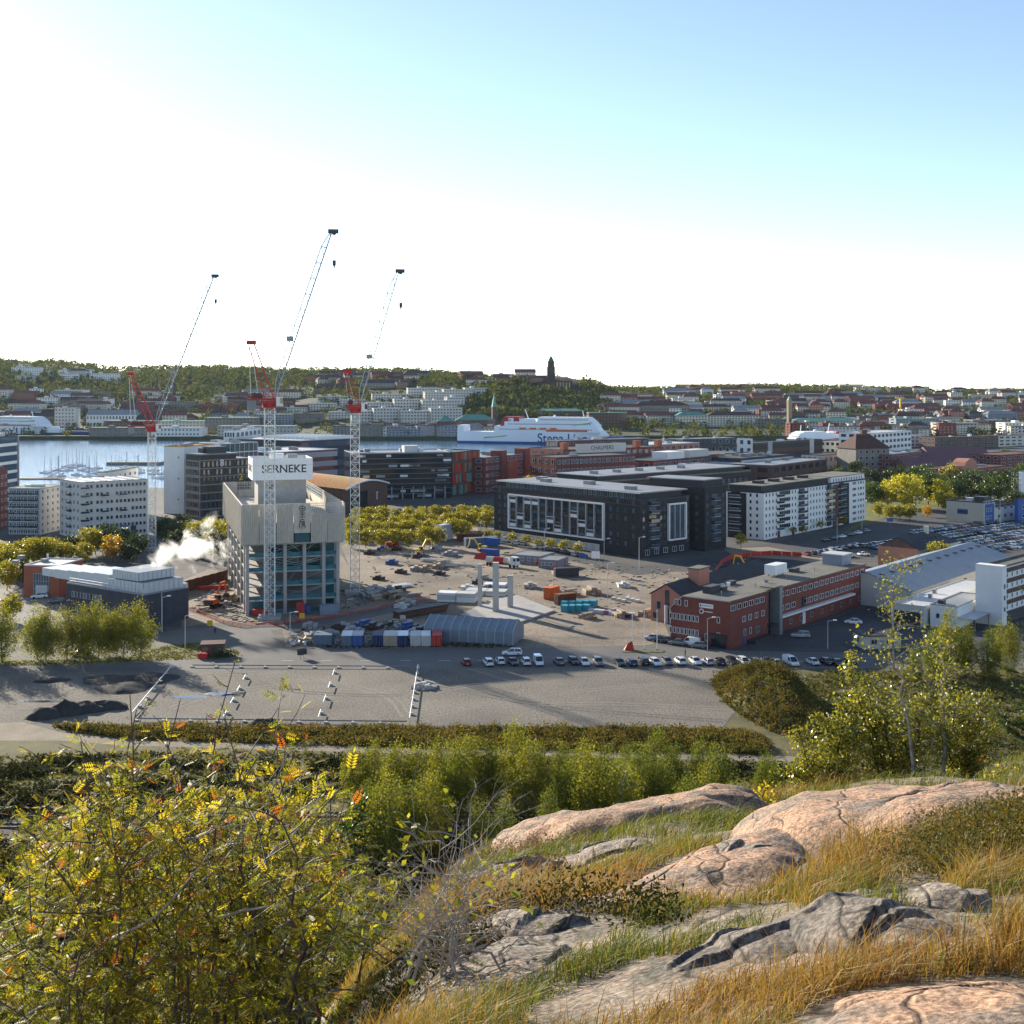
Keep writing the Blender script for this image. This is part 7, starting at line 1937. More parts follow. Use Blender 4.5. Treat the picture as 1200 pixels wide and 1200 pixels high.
for px, py, tp, lab in ((217,764,722,'pale street lamp on the grass verge right of the birches'),(190,741,700,'street lamp against the dark end of the steaming plant'),(829,762,725,'street lamp at the gable of the brick office'),(970,760,728,'street lamp on the forecourt of the brick office'),
    (456,640,602,'thin lamp mast in front of the lime trees'),(638,645,620,'street lamp in front of the framed bay of the dark block'),(708,656,632,'street lamp near the corner of the dark block'),(749,668,630,'street lamp at the near corner of the dark block'),
    (981,635,607,'street lamp along the street by the white apartments'),(1075,612,583,'tall lamp on the lawn before the yellow trees'),(1172,622,586,'tall lamp mast in the big car park'),(1010,620,590,'lamp between the park and the white apartments'),(563,632,612,'lamp beside the billboard hut'),(712,700,660,'lamp on the cleared plot'),(340,745,718,'lamp beside the red hoist cabin')):
    lamp(lab, px, py, tp, None, double=(px in (1075,1172)))
for k, px in enumerate((741,755,770)):
    x, y = G(px, 762); t = thing('flag_pole', ['bare white flag pole beside the red cover on the corner','middle one of three bare white flag poles','bare white flag pole closest to the brick office'][k], 'flag pole', (x,y,0.02), 0)
    link('pole', MB().bar((0,0,0),(0,0,9.2),0.10,'frame_white',6,0.06), t); link('finial', MB().cyl(0,0,9.2,9.45,0.14,'frame_white',8), t); link('foot', MB().cyl(0,0,0,0.4,0.25,'concrete',8), t)
x, y = G(737,762); t = thing('covered_heap', 'small red covered heap at the foot of the flag poles', 'tarpaulin', (x,y,0.02)); link('cover', MB().add([(-1.2,-0.8,0),(1.2,-0.8,0),(1.2,0.8,0),(-1.2,0.8,0),(-0.3,0,1.6),(0.8,0.1,2.2)],[(0,1,5,4),(1,2,5),(2,3,4,5),(3,0,4)],'red_paint'), t)
x, y = G(754,763.5); tag(link('verge_island', MB().prism([(-5,-0.9),(4.5,-1.1),(5,0.6),(-4.6,1.0)],0.02,0.14,'lawn')), 'small grass island carrying the three flag poles', 'verge').location = (x,y,0)
b = Bld('roadside_hut', 'small dark brown flat roofed hut on the grass beside the street', 'hut', (230,765), (236,769), (262,768)); b.L2 = 4.0
b.body(2.5,'brown_brick','roof_brown',0.0,over=0.3); b.part('door', MB().box(2.4,3.3,-0.06,0.02,0,2.0,'frame_dark')); b.windows('r',[0.9],[1.5],0.8,0.8,'frame_grey')
x, y = G(238,771.5); t = thing('waste_bin', 'bright red waste container in front of the roadside hut', 'bin', (x,y,0.02)); link('bin_body', MB().extr([(-1,0),(1,0),(1.2,1.1),(-1.2,1.1)],-0.6,0.6,'red_paint'), t); link('lid', MB().box(-1.2,1.2,-0.65,0.65,1.12,1.22,'red_paint'), t)
for k,(px,py) in enumerate(((257,771),(265,770))):
    x, y = G(px,py); o = link('bush', npmesh('bush', *leaf_quads(np.random.default_rng(k).normal(size=(500,3))*np.array([1.2,0.9,0.6])+np.array([0,0,0.9]), 0.35), 'leaf_dark'), None, (x,y,0)); tag(o, ['dark bush at the right corner of the roadside hut','second dark bush beside the roadside hut'][k], 'bush')
for k,(px,py,col_) in enumerate(((354,731,'yellow_paint'),(246,739,'yellow_paint'),(356,771,'frame_dark'),(352,772,'frame_dark'),(683,662,'blue_paint'),(698,672,'frame_white'),(1043,622,'blue_paint'))):
    x, y = G(px,py); t = thing('road_sign', ['yellow road works sign at the street corner','yellow road works sign beside the site fence','dark sign post at the lot gate','second dark sign post at the lot gate','blue parking sign beside the grey cabins','tall white framed sign on the cleared plot','large blue road sign by the car park'][k], 'sign', (x,y,0.02))
    hh = [2.4,2.2,1.8,1.8,3.4,6.0,5.0][k]; link('post', MB().bar((0,0,0),(0,0,hh),0.06,'metal_grey',5), t); link('sign_plate', MB().box(-0.7 if k < 4 else -1.4,0.7 if k < 4 else 1.4,-0.08,-0.03,hh-1.0,hh+(0.4 if k != 5 else 1.4),col_), t)
# dashes on the street
for k in range(14):
    x0_, y0_ = G(330+k*46, 774 if k < 12 else 775); o = link('lane_marking', MB().box(0,2.6,-0.08,0.08,0,0.004,'white_paint'), None, (x0_, y0_, 0.022)); o['kind'] = 'structure'

# ================================================================== two people on foot
def person(label, px, py, rz, coat, trousers):
    V = [(0,0,.95),(0,0,1.28),(0,0,1.47),(0,-.01,1.60),(0,0,1.76)]; E = [(0,1),(1,2),(2,3),(3,4)]; Rd = [.15,.17,.06,.10,.075]
    for sx in (-1,1):
        b0 = len(V); V += [(sx*.19,0,1.40),(sx*.25,.02,1.13),(sx*.26,-.06,.88),(sx*.10,0,.90),(sx*.11,-.03*sx,.50),(sx*.12,.02*sx,.09),(sx*.13,-.15+.02*sx,.05)]
        E += [(1,b0),(b0,b0+1),(b0+1,b0+2),(0,b0+3),(b0+3,b0+4),(b0+4,b0+5),(b0+5,b0+6)]; Rd += [.075,.055,.04,.10,.075,.055,.045]
    me = bpy.data.meshes.new('body'); me.from_pydata(V, E, []); o = link('tmp_body', me)
    sk = o.modifiers.new('skin', 'SKIN'); ss = o.modifiers.new('sub', 'SUBSURF'); ss.levels = 1
    for i, r_ in enumerate(Rd): o.data.skin_vertices[0].data[i].radius = (r_, r_*0.8 if i < 2 else r_)
    o.data.skin_vertices[0].data[0].use_root = True
    ev = bpy.data.meshes.new_from_object(o.evaluated_get(bpy.context.evaluated_depsgraph_get())); bpy.data.objects.remove(o)
    for m in (coat, trousers, 'skin_tone'): ev.materials.append(MATS[m])
    for p in ev.polygons:
        z = p.center.z; p.material_index = 2 if z > 1.50 else (1 if z < 0.86 and abs(p.center.x) < 0.2 else 0); p.use_smooth = True
    x, y = G(px, py); t = thing('person', label, 'person', (x, y, 0.03), rz)
    link('body', ev, t); link('hair', MB().cyl(0,0.01,1.68,1.80,0.105,'frame_dark',8,0.06), t)
mat('skin_tone', (0.45,0.28,0.20), 0.7, 0.05, 2.0); mat('dark_cloth', (0.02,0.022,0.03), 0.9, 0.2, 2.0)
person('person in dark clothes standing beside the yellow sign at the site fence', 252, 743, 0.4, 'dark_cloth', 'dark_cloth')
person('person in dark clothes walking on the street before the brick office', 803, 769, 1.2, 'dark_cloth', 'dark_cloth')
# ================================================================== street and park trees
rt = random.Random(12)
def T(kind, name, label, px, py, s=1.0, group=None, sz=None):
    x, y = G(px, py); return tree(kind, name, label, (x,y,0), s, None, group, sz)
g = 'lime trees in ranks beside the site'
for r_, (py, n, a0_, a1_) in enumerate(((643,7,404,522),(633,10,402,552),(624,11,404,576),(615,11,410,578))):
    for k in range(n):
        px = a0_+(a1_-a0_)*(k+0.5)/n+rt.uniform(-2,2)
        T('lime%d' % rt.randrange(3), 'lime_tree', 'round yellow green lime tree in the '+['front rank facing the building site','second rank behind the building site','third rank behind the building site','rear rank facing the dark office'][r_], px, py+rt.uniform(-1,1)-(px-400)*0.02, rt.uniform(0.76,0.95), g)
for k,(px,py,kd,s) in enumerate(((222,640,'lime0',1.0),(232,644,'lime1',1.15),(243,640,'lime2',1.2),(254,646,'lime0',1.2),(262,640,'lime1',1.2),(238,652,'dark0',1.0),(250,656,'lime2',1.1),(260,656,'dark1',1.0),(212,634,'dark2',1.0),(202,640,'dark1',0.9),(192,636,'dark0',0.9),(206,648,'dark2',0.8),(270,650,'lime1',1.0))):
    T(kd, 'lime_tree' if 'lime' in kd else 'dark_tree', ('yellow green lime tree' if 'lime' in kd else 'dark green tree')+' between the steam cloud and the dark hotel', px, py, s, 'trees between the steam and the dark hotel')
for k,(px,py,kd,s) in enumerate(((10,675,'lime0',1.1),(24,668,'lime1',1.15),(40,664,'lime2',1.1),(52,664,'lime0',1.1),(8,692,'lime2',1.0),(20,686,'dark0',0.8),(60,660,'lime1',0.95),(78,660,'lime0',0.8),(106,652,'lime2',1.15),(112,650,'lime1',1.0),(132,658,'orange0',1.15),(126,648,'dark1',1.0),(140,650,'dark2',0.9),(98,660,'lime1',0.8),(0,670,'lime2',1.1),(84,652,'dark0',0.7),(160,654,'dark1',0.8),(150,660,'dark2',0.7),(12,728,'lime1',0.8))):
    T(kd, {'l':'lime_tree','d':'dark_tree','o':'orange_tree'}[kd[0]], {'l':'yellow green lime tree in the avenue before the pale apartments','d':'dark leaved tree in the avenue before the pale apartments','o':'orange autumn tree before the pale apartments'}[kd[0]], px, py, s, 'avenue trees before the pale apartments')
for k,(px,py,s) in enumerate(((2,776,1.1),(44,773,1.0),(54,775,0.95),(78,772,1.0),(96,771,0.95),(115,772,1.05),(128,769,0.9),(144,770,0.95),(164,771.5,1.05),(-20,775,1.1),(-55,776,1.1))):
    T('birch%d' % (k%3), 'birch_tree', 'drooping yellow green birch, '+['ninth','eighth','seventh','sixth','fifth','fourth','third','second','first','tenth','eleventh'][k]+' in the street row counted from the roadside hut', px, py, s*1.04, 'birches along the street')
for k, px in enumerate((570,583,600,616,631,646,661,677)):
    T('small0', 'street_tree', 'small young street tree along the foot of the white framed dark block', px, 634+k*2.6, rt.uniform(0.9,1.1), 'young trees along the dark block')
park = [(1062,596,'yellow0',1.25),(1040,594,'yellow1',1.25),(1100,594,'yellow1',1.3),(1110,600,'lime1',1.1),(1030,606,'lime0',0.75),(1042,609,'lime2',0.75),(1055,609,'lime1',0.8),(1066,610,'lime0',0.85),(1087,606,'orange0',0.7),(1025,594,'round1',1.2),(1088,592,'round0',1.6),(1075,580,'round2',1.5),(1012,584,'round0',1.0),(1018,574,'dark0',1.2),
        (1050,572,'dark1',1.3),(1065,570,'dark2',1.2),(1085,570,'round1',1.3),(1115,575,'lime0',1.7),(1122,566,'lime2',1.6),(1130,585,'dark0',1.4),(1145,588,'dark1',1.5),(1160,592,'round0',1.4),(1140,578,'round1',1.3),(1155,575,'lime1',1.2),(1170,580,'dark2',1.4),(1185,585,'dark0',1.4),(1198,590,'round2',1.3),(1178,565,'lime0',1.2),(1195,572,'round1',1.4),
        (1003,560,'dark0',1.1),(985,565,'round0',0.9),(975,560,'lime1',0.8),(998,545,'dark1',1.4),(1008,540,'dark2',1.2),(1105,585,'dark1',1.3),(1118,590,'round2',1.2),(1035,575,'dark2',1.1),(1190,600,'dark0',1.0),(1160,552,'lime2',1.2),(1175,545,'round1',1.2),(1190,548,'lime0',1.2)]
for k,(px,py,kd,s) in enumerate(park):
    nm = {'y':('yellow_tree','large bright yellow autumn tree in the park left of the beige office'),'l':('lime_tree','yellow green tree in the park around the red hall'),'o':('orange_tree','small orange tree at the park lawn'),'r':('park_tree','mid green leafy tree in the park around the red hall'),'d':('dark_tree','dark green tree in the park around the red hall')}[kd[0]]
    T(kd, nm[0], nm[1], px, py, s, 'park trees')
for k,(px,py,kd,s) in enumerate(((622,583,'orange0',1.5),(629,585,'lime0',1.3),(627,590,'orange0',1.0),(648,585,'lime1',1.1),(655,588,'orange0',1.0),(663,587,'orange0',0.9),(672,586,'orange0',0.8))):
    T(kd, 'orange_tree' if kd[0]=='o' else 'lime_tree', ('orange' if kd[0]=='o' else 'yellow green')+' autumn tree in front of the red brick college', px, py, s, 'trees before the brick college')
for k,(px,py,kd,s) in enumerate(((1100,668,'lime2',1.05),(1014,700,'round0',0.6),(868,644,'small0',1.2),(942,628,'small0',0.9),(930,628,'small0',0.8),(962,622,'small0',0.9),(988,618,'small0',1.0),(1112,792,'birch1',1.15),(1095,796,'willow0',1.0),(1132,790,'willow1',1.05),(1160,796,'willow2',1.0),(1180,790,'birch0',1.0),(1072,800,'willow1',0.7))):
    T(kd, 'single_tree', ['olive green tree beside the old warehouse','small green tree at the end of the brick office','young tree between the black wing and white apartments','young tree before the white apartments, thin','tiny young tree before the white apartments','young tree at the white apartments, bushy','young tree at the far end of the white apartments','yellowing birch below the white annex','olive willow left of the yellowing birch','olive willow right of the yellowing birch','dense willow beside the pine','green birch behind the pine','low willow bush by the gate house'][k], px, py, s)
# willow and birch belt below the rocks
g = 'willows and birches at the foot of the rocks'
for k in range(34):
    px = 412+k*13.6+rt.uniform(-5,5); D = rt.uniform(150,172) if k%2 else rt.uniform(172,181); x = GX(px,D)
    kd = rt.choice(['willow0','willow1','willow2','birch0','birch2']); s = rt.uniform(0.78,1.08)*(1.0 if 440 < px < 850 else 0.8)
    tree(kd, 'willow_tree' if kd[0]=='w' else 'birch_tree', ('olive green willow' if kd[0]=='w' else 'yellow green birch')+' in the belt of trees behind the pink rocks', (x,D,0.0), s, None, g)
for k in range(10):
    px = rt.uniform(890,1000); D = rt.uniform(150,180)
    tree('willow%d'%(k%3), 'willow_tree', 'olive willow behind the large leaning rock and shrubs', (GX(px,D),D,0.0), rt.uniform(0.6,0.85), None, 'willows behind the large rock')
for k,(px,D,kd,s) in enumerate(((428,158,'round0',0.7),(205,150,'birch0',0.75),(215,140,'willow1',0.85),(190,135,'willow2',0.8),(60,140,'willow0',0.75),(30,132,'willow1',0.8),(95,146,'willow2',0.7),(130,138,'willow0',0.7),(5,120,'willow2',0.8),(160,128,'willow1',0.7),(250,132,'willow0',0.75),(300,126,'willow1',0.8),(340,138,'willow2',0.6),(420,125,'willow0',0.9),(440,118,'willow1',0.9),(470,122,'willow2',0.9),(520,126,'willow0',0.9),(560,128,'willow1',0.9))):
    tree(kd, 'willow_tree', 'olive tree on the low ground behind the rowan bush', (GX(px,D),D,0.0), s, None, 'trees behind the rowan bush')

# ================================================================== scrub
leafmat('scrub_brown', [(0.12,0.085,0.025),(0.19,0.125,0.035),(0.085,0.08,0.02),(0.11,0.105,0.022),(0.24,0.15,0.04)], 0.30, 0.8, 0.1)
leafmat('scrub_green', [(0.055,0.075,0.02),(0.09,0.10,0.025),(0.12,0.11,0.035),(0.05,0.06,0.018)], 0.30, 0.8, 0.1)
leafmat('scrub_dark', [(0.02,0.026,0.01),(0.045,0.05,0.015),(0.03,0.03,0.012)], 0.2, 0.8, 0.1)
leafmat('meadow_grass', [(0.12,0.12,0.035),(0.18,0.15,0.05),(0.09,0.11,0.03),(0.22,0.17,0.07)], 0.3, 0.8, 0.1)
def inpoly(px, py, poly):
    c = np.zeros(len(px), bool); j = len(poly)-1
    for i in range(len(poly)):
        (xi,yi),(xj,yj) = poly[i],poly[j]
        c ^= ((yi > py) != (yj > py)) & (px < (xj-xi)*(py-yi)/((yj-yi) if yj != yi else 1e-9)+xi); j = i
    return c
def scrub(poly, clumps, h, leaf, per=14, size=0.35, seed=0, zf=None, clump_noise=0.0):
    rs = np.random.default_rng(seed)
    W = np.array([G(*p) for p in poly])
    x = rs.uniform(W[:,0].min(), W[:,0].max(), clumps*6); y = rs.uniform(W[:,1].min(), W[:,1].max(), clumps*6)
    k = inpoly(x, y, [tuple(w) for w in W])
    if clump_noise: k &= fbm(x/5.0, y/5.0, seed+40, 3) > clump_noise
    x = x[k][:clumps]; y = y[k][:clumps]
    hh = h*(0.15+1.7*fbm(x/3.2, y/3.2, seed+9, 3)**1.5)*rs.uniform(0.6,1.3,len(x))
    z0 = zf(x, y) if zf else 0*x
    P = np.repeat(np.stack([x,y,z0],1), per, 0); H = np.repeat(hh, per)
    d = rs.normal(size=(len(P),3)); d /= np.linalg.norm(d,axis=1,keepdims=True); d[:,2] = np.abs(d[:,2])
    P = P + d*H[:,None]*np.array([0.8,0.8,1.0])*rs.uniform(0.3,1.0,(len(P),1))
    return leaf_quads(P, size, 0.6, 0.5, rs), leaf
def scrub_obj(name, label, *a, **k):
    (V, F), leaf = scrub(*a, **k)
    return stuff(name, npmesh(name, V, F, leaf), label, 'scrub')
MC = G(903, 824)
def moundr(x, y):
    u = (np.asarray(x)-MC[0]); v = (np.asarray(y)-MC[1])
    return np.sqrt(((u+v*0.10)/8.2)**2 + (v/24.0)**2)
def moundz(x, y):
    r = moundr(x, y)
    return 7.4*np.clip(1-r, 0, 1)**0.75+(fbm(np.asarray(x)/4, np.asarray(y)/4, 21)-0.5)*4.5*np.clip(1.15-r, 0, 0.6)
def mound():
    xs = np.linspace(MC[0]-13,MC[0]+13,60); ys = np.linspace(MC[1]-26,MC[1]+26,80)
    X, Y = np.meshgrid(xs, ys); Z = moundz(X, Y)-0.06
    V = np.stack([X.ravel(),Y.ravel(),Z.ravel()],1); n = 60
    F = [(j*n+i,j*n+i+1,(j+1)*n+i+1,(j+1)*n+i) for j in range(79) for i in range(59)]
    return npmesh('mound', V, F, 'soil_grass', True)
struct('mound', mound())
def mound_scrub(n, h, size, leaf, seed, name, label, per=14):
    rs = np.random.default_rng(seed); x = MC[0]+rs.uniform(-10,10,n*3); y = MC[1]+rs.uniform(-27,27,n*3)
    k = moundr(x, y) < 1.08; x = x[k][:n]; y = y[k][:n]
    hh = h*(0.12+4.2*fbm(x/1.9, y/1.9, seed, 3)**3)
    P = np.repeat(np.stack([x,y,moundz(x,y)],1), per, 0); H = np.repeat(hh, per)
    d = rs.normal(size=(len(P),3)); d /= np.linalg.norm(d,axis=1,keepdims=True); d[:,2] = np.abs(d[:,2])
    P = P + d*H[:,None]*rs.uniform(0.3,1,(len(P),1))
    stuff(name, npmesh(name, *leaf_quads(P, size, 0.6, 0.5, rs), leaf), label, 'scrub')
mound_scrub(2600, 1.2, 0.38, 'scrub_brown', 1, 'mound_scrub', 'brown and olive scrub covering the mound at the end of the gravel lot')
mound_scrub(1100, 1.1, 0.38, 'scrub_green', 2, 'mound_weeds', 'greenish weeds between the scrub on the mound')
scrub_obj('brown_scrub', 'belt of brown autumn scrub between the gravel lot and the track', [(60,850),(110,852),(480,853),(846,855),(900,862),(900,884),(640,879),(480,876),(300,871),(150,866),(90,858)], 3600, 1.5, 'scrub_brown', seed=3, size=0.42)
scrub_obj('green_scrub', 'olive weeds in the scrub belt along the track', [(60,850),(110,852),(480,853),(846,855),(900,862),(900,884),(640,879),(480,876),(300,871),(150,866),(90,858)], 1600, 1.2, 'scrub_green', seed=4, size=0.4, clump_noise=0.5)
scrub_obj('track_scrub', 'dark olive bushes below the dirt track', [(-60,905),(120,885),(300,890),(480,892),(900,898),(1000,905),(1000,915),(480,905),(300,905),(120,900),(-60,925)], 1700, 1.4, 'scrub_dark', seed=5, size=0.45, clump_noise=0.47)
scrub_obj('meadow_tussocks', 'dry grass and weeds on the meadow below the track', [(-100,940),(-60,885),(300,880),(900,894),(1060,880),(1060,940)], 4200, 0.7, 'meadow_grass', per=10, seed=6, size=0.4)
scrub_obj('dark_thicket', 'thicket in shadow-dark leaf colour on the low ground before the railway', [(-80,985),(-80,925),(200,915),(450,915),(450,952),(200,950),(100,975)], 2400, 2.0, 'scrub_dark', seed=7, size=0.5, clump_noise=0.42)  # shade of the valley put into the leaf colour
scrub_obj('low_thicket', 'brown and dark thicket at the foot of the hillside', [(-200,1260),(-200,985),(150,985),(450,975),(620,985),(620,1150),(300,1230)], 3000, 2.0, 'scrub_brown', seed=8, size=0.45, clump_noise=0.45, zf=lambda x, y: np.maximum(hillz(x, y), 0))
scrub_obj('valley_thicket', 'thicket in shadow-dark green leaf colour at the foot of the hillside', [(-200,1260),(-200,985),(150,985),(450,975),(620,985),(620,1150),(300,1230)], 3200, 2.2, 'scrub_dark', seed=18, size=0.5, zf=lambda x, y: np.maximum(hillz(x, y), 0))  # leaves coloured as if in the valley's shadow
scrub_obj('field_scrub', 'green and tan brush on the field right of the mound', [(945,880),(945,790),(1010,786),(1250,790),(1300,900),(1000,905)], 2600, 1.0, 'meadow_grass', seed=9, size=0.45)
scrub_obj('field_bushes', 'olive bushes on the field right of the mound', [(945,880),(945,790),(1010,790),(1250,800),(1300,900),(1000,905)], 900, 1.6, 'scrub_green', seed=10, size=0.45, clump_noise=0.5)
scrub_obj('lot_weeds', 'weeds along the foot of the containers and tent', [(380,760),(520,758),(605,760),(605,757),(520,755),(380,757)], 160, 0.7, 'scrub_dark', seed=11, size=0.3)
scrub_obj('verge_grass', 'bright grass on the verge under the birches', [(-60,782),(70,779),(150,776),(278,770),(282,764),(232,753),(195,757),(150,770),(60,774),(-60,776)], 1500, 0.35, 'meadow_grass', per=6, seed=12, size=0.3)
hl = [(-700,1400),(-700,1010),(1900,1010),(1900,1400)]
# ================================================================== granite outcrops of the foreground
def granite(name, base, base2, dark, pinkness, joints=1.5):
    m, nt, p = _nodes(name); L = nt.links
    tc = nt.nodes.new('ShaderNodeTexCoord')
    def noise(sc, det=6, rough=0.6, vec=None):
        n = nt.nodes.new('ShaderNodeTexNoise'); n.inputs['Scale'].default_value = sc; n.inputs['Detail'].default_value = det; n.inputs['Roughness'].default_value = rough
        L.new(vec or tc.outputs['Object'], n.inputs['Vector']); return n.outputs[0]
    def ramp(src, p0, p1, c0, c1):
        r = nt.nodes.new('ShaderNodeValToRGB'); r.color_ramp.elements[0].position = p0; r.color_ramp.elements[1].position = p1
        r.color_ramp.elements[0].color = rgba(c0); r.color_ramp.elements[1].color = rgba(c1); L.new(src, r.inputs[0]); return r.outputs[0]
    def mix(f, a, b_, mode='MIX'):
        x = nt.nodes.new('ShaderNodeMixRGB'); x.blend_type = mode
        if isinstance(f, float): x.inputs[0].default_value = f
        else: L.new(f, x.inputs[0])
        L.new(a, x.inputs[1]); L.new(b_, x.inputs[2]); return x.outputs[0]
    c = ramp(noise(1.1), 0.35, 0.65, base, base2)
    lich = ramp(noise(2.2, 8, 0.7), 0.46, 0.62, (0,0,0), (1,1,1))
    dk = nt.nodes.new('ShaderNodeRGB'); dk.outputs[0].default_value = rgba(dark)
    c = mix(lich, c, dk.outputs[0])
    sp = ramp(noise(30, 4, 0.7), 0.38, 0.62, (0.42,0.40,0.38), (1.5,1.46,1.42)); c = mix(1.0, c, sp, 'MULTIPLY')
    spot = ramp(noise(7.0, 4, 0.7), 0.66, 0.72, (0,0,0), (1,1,1))
    pale = nt.nodes.new('ShaderNodeRGB'); pale.outputs[0].default_value = (0.42,0.41,0.36,1); c = mix(spot, c, pale.outputs[0])
    mp = nt.nodes.new('ShaderNodeMapping'); mp.inputs['Scale'].default_value = (1.0,0.28,1.6); mp.inputs['Rotation'].default_value = (0.2,0.1,-0.35)
    nz = nt.nodes.new('ShaderNodeTexNoise'); nz.inputs['Scale'].default_value = 1.6; L.new(tc.outputs['Object'], nz.inputs['Vector'])
    mv = nt.nodes.new('ShaderNodeMixRGB'); mv.inputs[0].default_value = 0.25; L.new(tc.outputs['Object'], mv.inputs[1]); L.new(nz.outputs['Color'], mv.inputs[2]); L.new(mv.outputs[0], mp.inputs[0])
    vo = nt.nodes.new('ShaderNodeTexVoronoi'); vo.feature = 'DISTANCE_TO_EDGE'; vo.inputs['Scale'].default_value = joints; L.new(mp.outputs[0], vo.inputs['Vector'])
    cr = ramp(vo.outputs[0], 0.0, 0.014, (0.22,0.20,0.18), (1,1,1)); c = mix(1.0, c, cr, 'MULTIPLY')
    L.new(c, p.inputs['Base Color']); p.inputs['Roughness'].default_value = 0.85; p.inputs['Specular IOR Level'].default_value = 0.25
    h1 = noise(10.0, 8, 0.65); crh = ramp(vo.outputs[0], 0.0, 0.022, (0,0,0), (1,1,1))
    ad = nt.nodes.new('ShaderNodeMixRGB'); ad.blend_type = 'ADD'; ad.inputs[0].default_value = 0.6; L.new(h1, ad.inputs[1]); L.new(crh, ad.inputs[2])
    b = nt.nodes.new('ShaderNodeBump'); b.inputs['Strength'].default_value = 0.55; b.inputs['Distance'].default_value = 0.05
    L.new(ad.outputs[0], b.inputs['Height']); L.new(b.outputs[0], p.inputs['Normal'])
    MATS[name] = m
granite('granite_pink', (0.40,0.25,0.16), (0.30,0.20,0.135), (0.17,0.145,0.12), 1)
granite('granite_grey', (0.22,0.20,0.17), (0.31,0.235,0.175), (0.12,0.115,0.10), 0)
granite('granite_dark', (0.15,0.14,0.125), (0.25,0.19,0.145), (0.08,0.077,0.07), 0)
granite('granite_slope', (0.20,0.175,0.14), (0.27,0.195,0.14), (0.095,0.09,0.07), 1, 0.7)
struct('hillside', hill_mesh())
ROCKS = []
def rock(label, a, b_, w, c, m, seed, steep=0.55, tilt=0.0):
    A = np.array(hill_hit(*a)); Bq = np.array(hill_hit(*b_))
    C = (A+Bq)/2; d = (Bq-A)[:2]; Lh = np.linalg.norm(d)/2; d = d/(2*Lh); e = np.array([-d[1], d[0]])
    ROCKS.append((C[:2], d, e, Lh, w))
    nr, nt_ = 64, 120
    r = np.linspace(0, 1, nr)[:,None]; th = np.linspace(0, 2*PI, nt_, endpoint=False)[None,:]
    wob = 1 + 0.22*(fbm(np.cos(th)*1.6+seed*3.1, np.sin(th)*1.6, seed, 3)-0.5)*2
    s = r*np.cos(th)*wob*Lh; t = r*np.sin(th)*wob*w
    # squarer plan
    x = C[0]+d[0]*s+e[0]*t; y = C[1]+d[1]*s+e[1]*t
    z = c*(1-np.clip(r,0,1)**3.6)**(steep if m == 'granite_pink' else 0.42)
    z = z + tilt*c*(t/w)*(1-r**3)
    rr_ = np.random.default_rng(seed+500)
    sharp = m != 'granite_pink'
    for k in range(9 if sharp else 4):      # flat fracture faces cutting the dome
        a_ = rr_.uniform(0, 2*PI); g1 = rr_.uniform(0.12, 0.55) if sharp else rr_.uniform(0.25, 0.7)
        h0 = rr_.uniform(0.78, 1.05) if sharp else rr_.uniform(1.0, 1.35)
        pl = c*(h0 - g1*(np.cos(a_)*s/Lh + np.sin(a_)*t/w)) + c*0.10*(fbm(x*2.2+k, y*2.2, seed+k, 3)-0.5)
        z = np.minimum(z, np.maximum(pl, -0.1))
    z = z + c*(0.14 if sharp else 0.16)*(fbm(x*1.3, y*1.3, seed+5, 4)-0.5)*(1-r**8)
    z = z + 0.035*(fbm(x*6, y*6, seed+8, 4)-0.5)
    if sharp:      # straight joints and small ledges
        for k in range(4):
            a_ = rr_.uniform(-0.45, 0.45) if k < 3 else rr_.uniform(1.1, 2.0)
            dist = np.sin(a_)*s+np.cos(a_)*t - rr_.uniform(-0.7,0.7)*(w if k < 3 else Lh) + 0.10*(fbm(x*2, y*2, seed+k, 3)-0.5)
            z = z + rr_.choice([-1,1])*rr_.uniform(0.02,0.06)*sstep(-0.02, 0.02, dist)*(1-r**4)
    else:          # shallow seams along the strata
        q = np.abs(fbm(t/(0.55*w+0.15)+seed, s/(2.2*Lh+0.5), seed+3, 3)-0.5)
        z = z - 0.05*np.clip(1-q/0.03, 0, 1)*(1-r**6)
    base = hillz(x, y)
    Z = base + z - 0.16
    V = np.stack([x-C[0], y-C[1], Z-C[2]], 2).reshape(-1,3)
    F = [(i*nt_+j, (i+1)*nt_+j, (i+1)*nt_+(j+1)%nt_, i*nt_+(j+1)%nt_) for i in range(nr-1) for j in range(nt_)]
    me = npmesh('rock_outcrop', V, F, m, True)
    if sharp: me.set_sharp_from_angle(angle=R(22))
    o = link('rock_outcrop', me, None, tuple(C)); tag(o, label, 'rock')
    return o
rock('large sunlit pink granite dome below the birch shrubs', (905,992), (1200,945), 2.2, 0.48, 'granite_pink', 1)
rock('smooth pink granite back rising against the willow belt', (575,1000), (905,945), 1.9, 0.75, 'granite_pink', 2)
rock('long pink edged granite ridge in the middle of the dry grass', (690,1065), (925,975), 0.75, 0.30, 'granite_pink', 3)
rock('long grey granite slab running down beside the bare shrub', (470,1205), (725,1078), 0.55, 0.24, 'granite_grey', 4)
rock('flat topped grey granite block among orange grass', (655,1215), (795,1118), 0.42, 0.20, 'granite_grey', 5)
rock('dark cracked granite slab beside the black boulder', (800,1158), (965,1078), 0.5, 0.22, 'granite_dark', 6)
rock('dark lichen covered boulder with a pink broken edge', (962,1125), (1098,1075), 0.6, 0.27, 'granite_dark', 7)
rock('pale pink granite shelf at the bottom with dry needles', (930,1235), (1290,1172), 0.62, 0.22, 'granite_pink', 8)
rock('small dark rock just above the lichen covered boulder', (982,1062), (1068,1040), 0.4, 0.22, 'granite_dark', 9)
rock('low grey rock in the green grass on the right', (1108,1078), (1205,1052), 0.45, 0.2, 'granite_grey', 10)
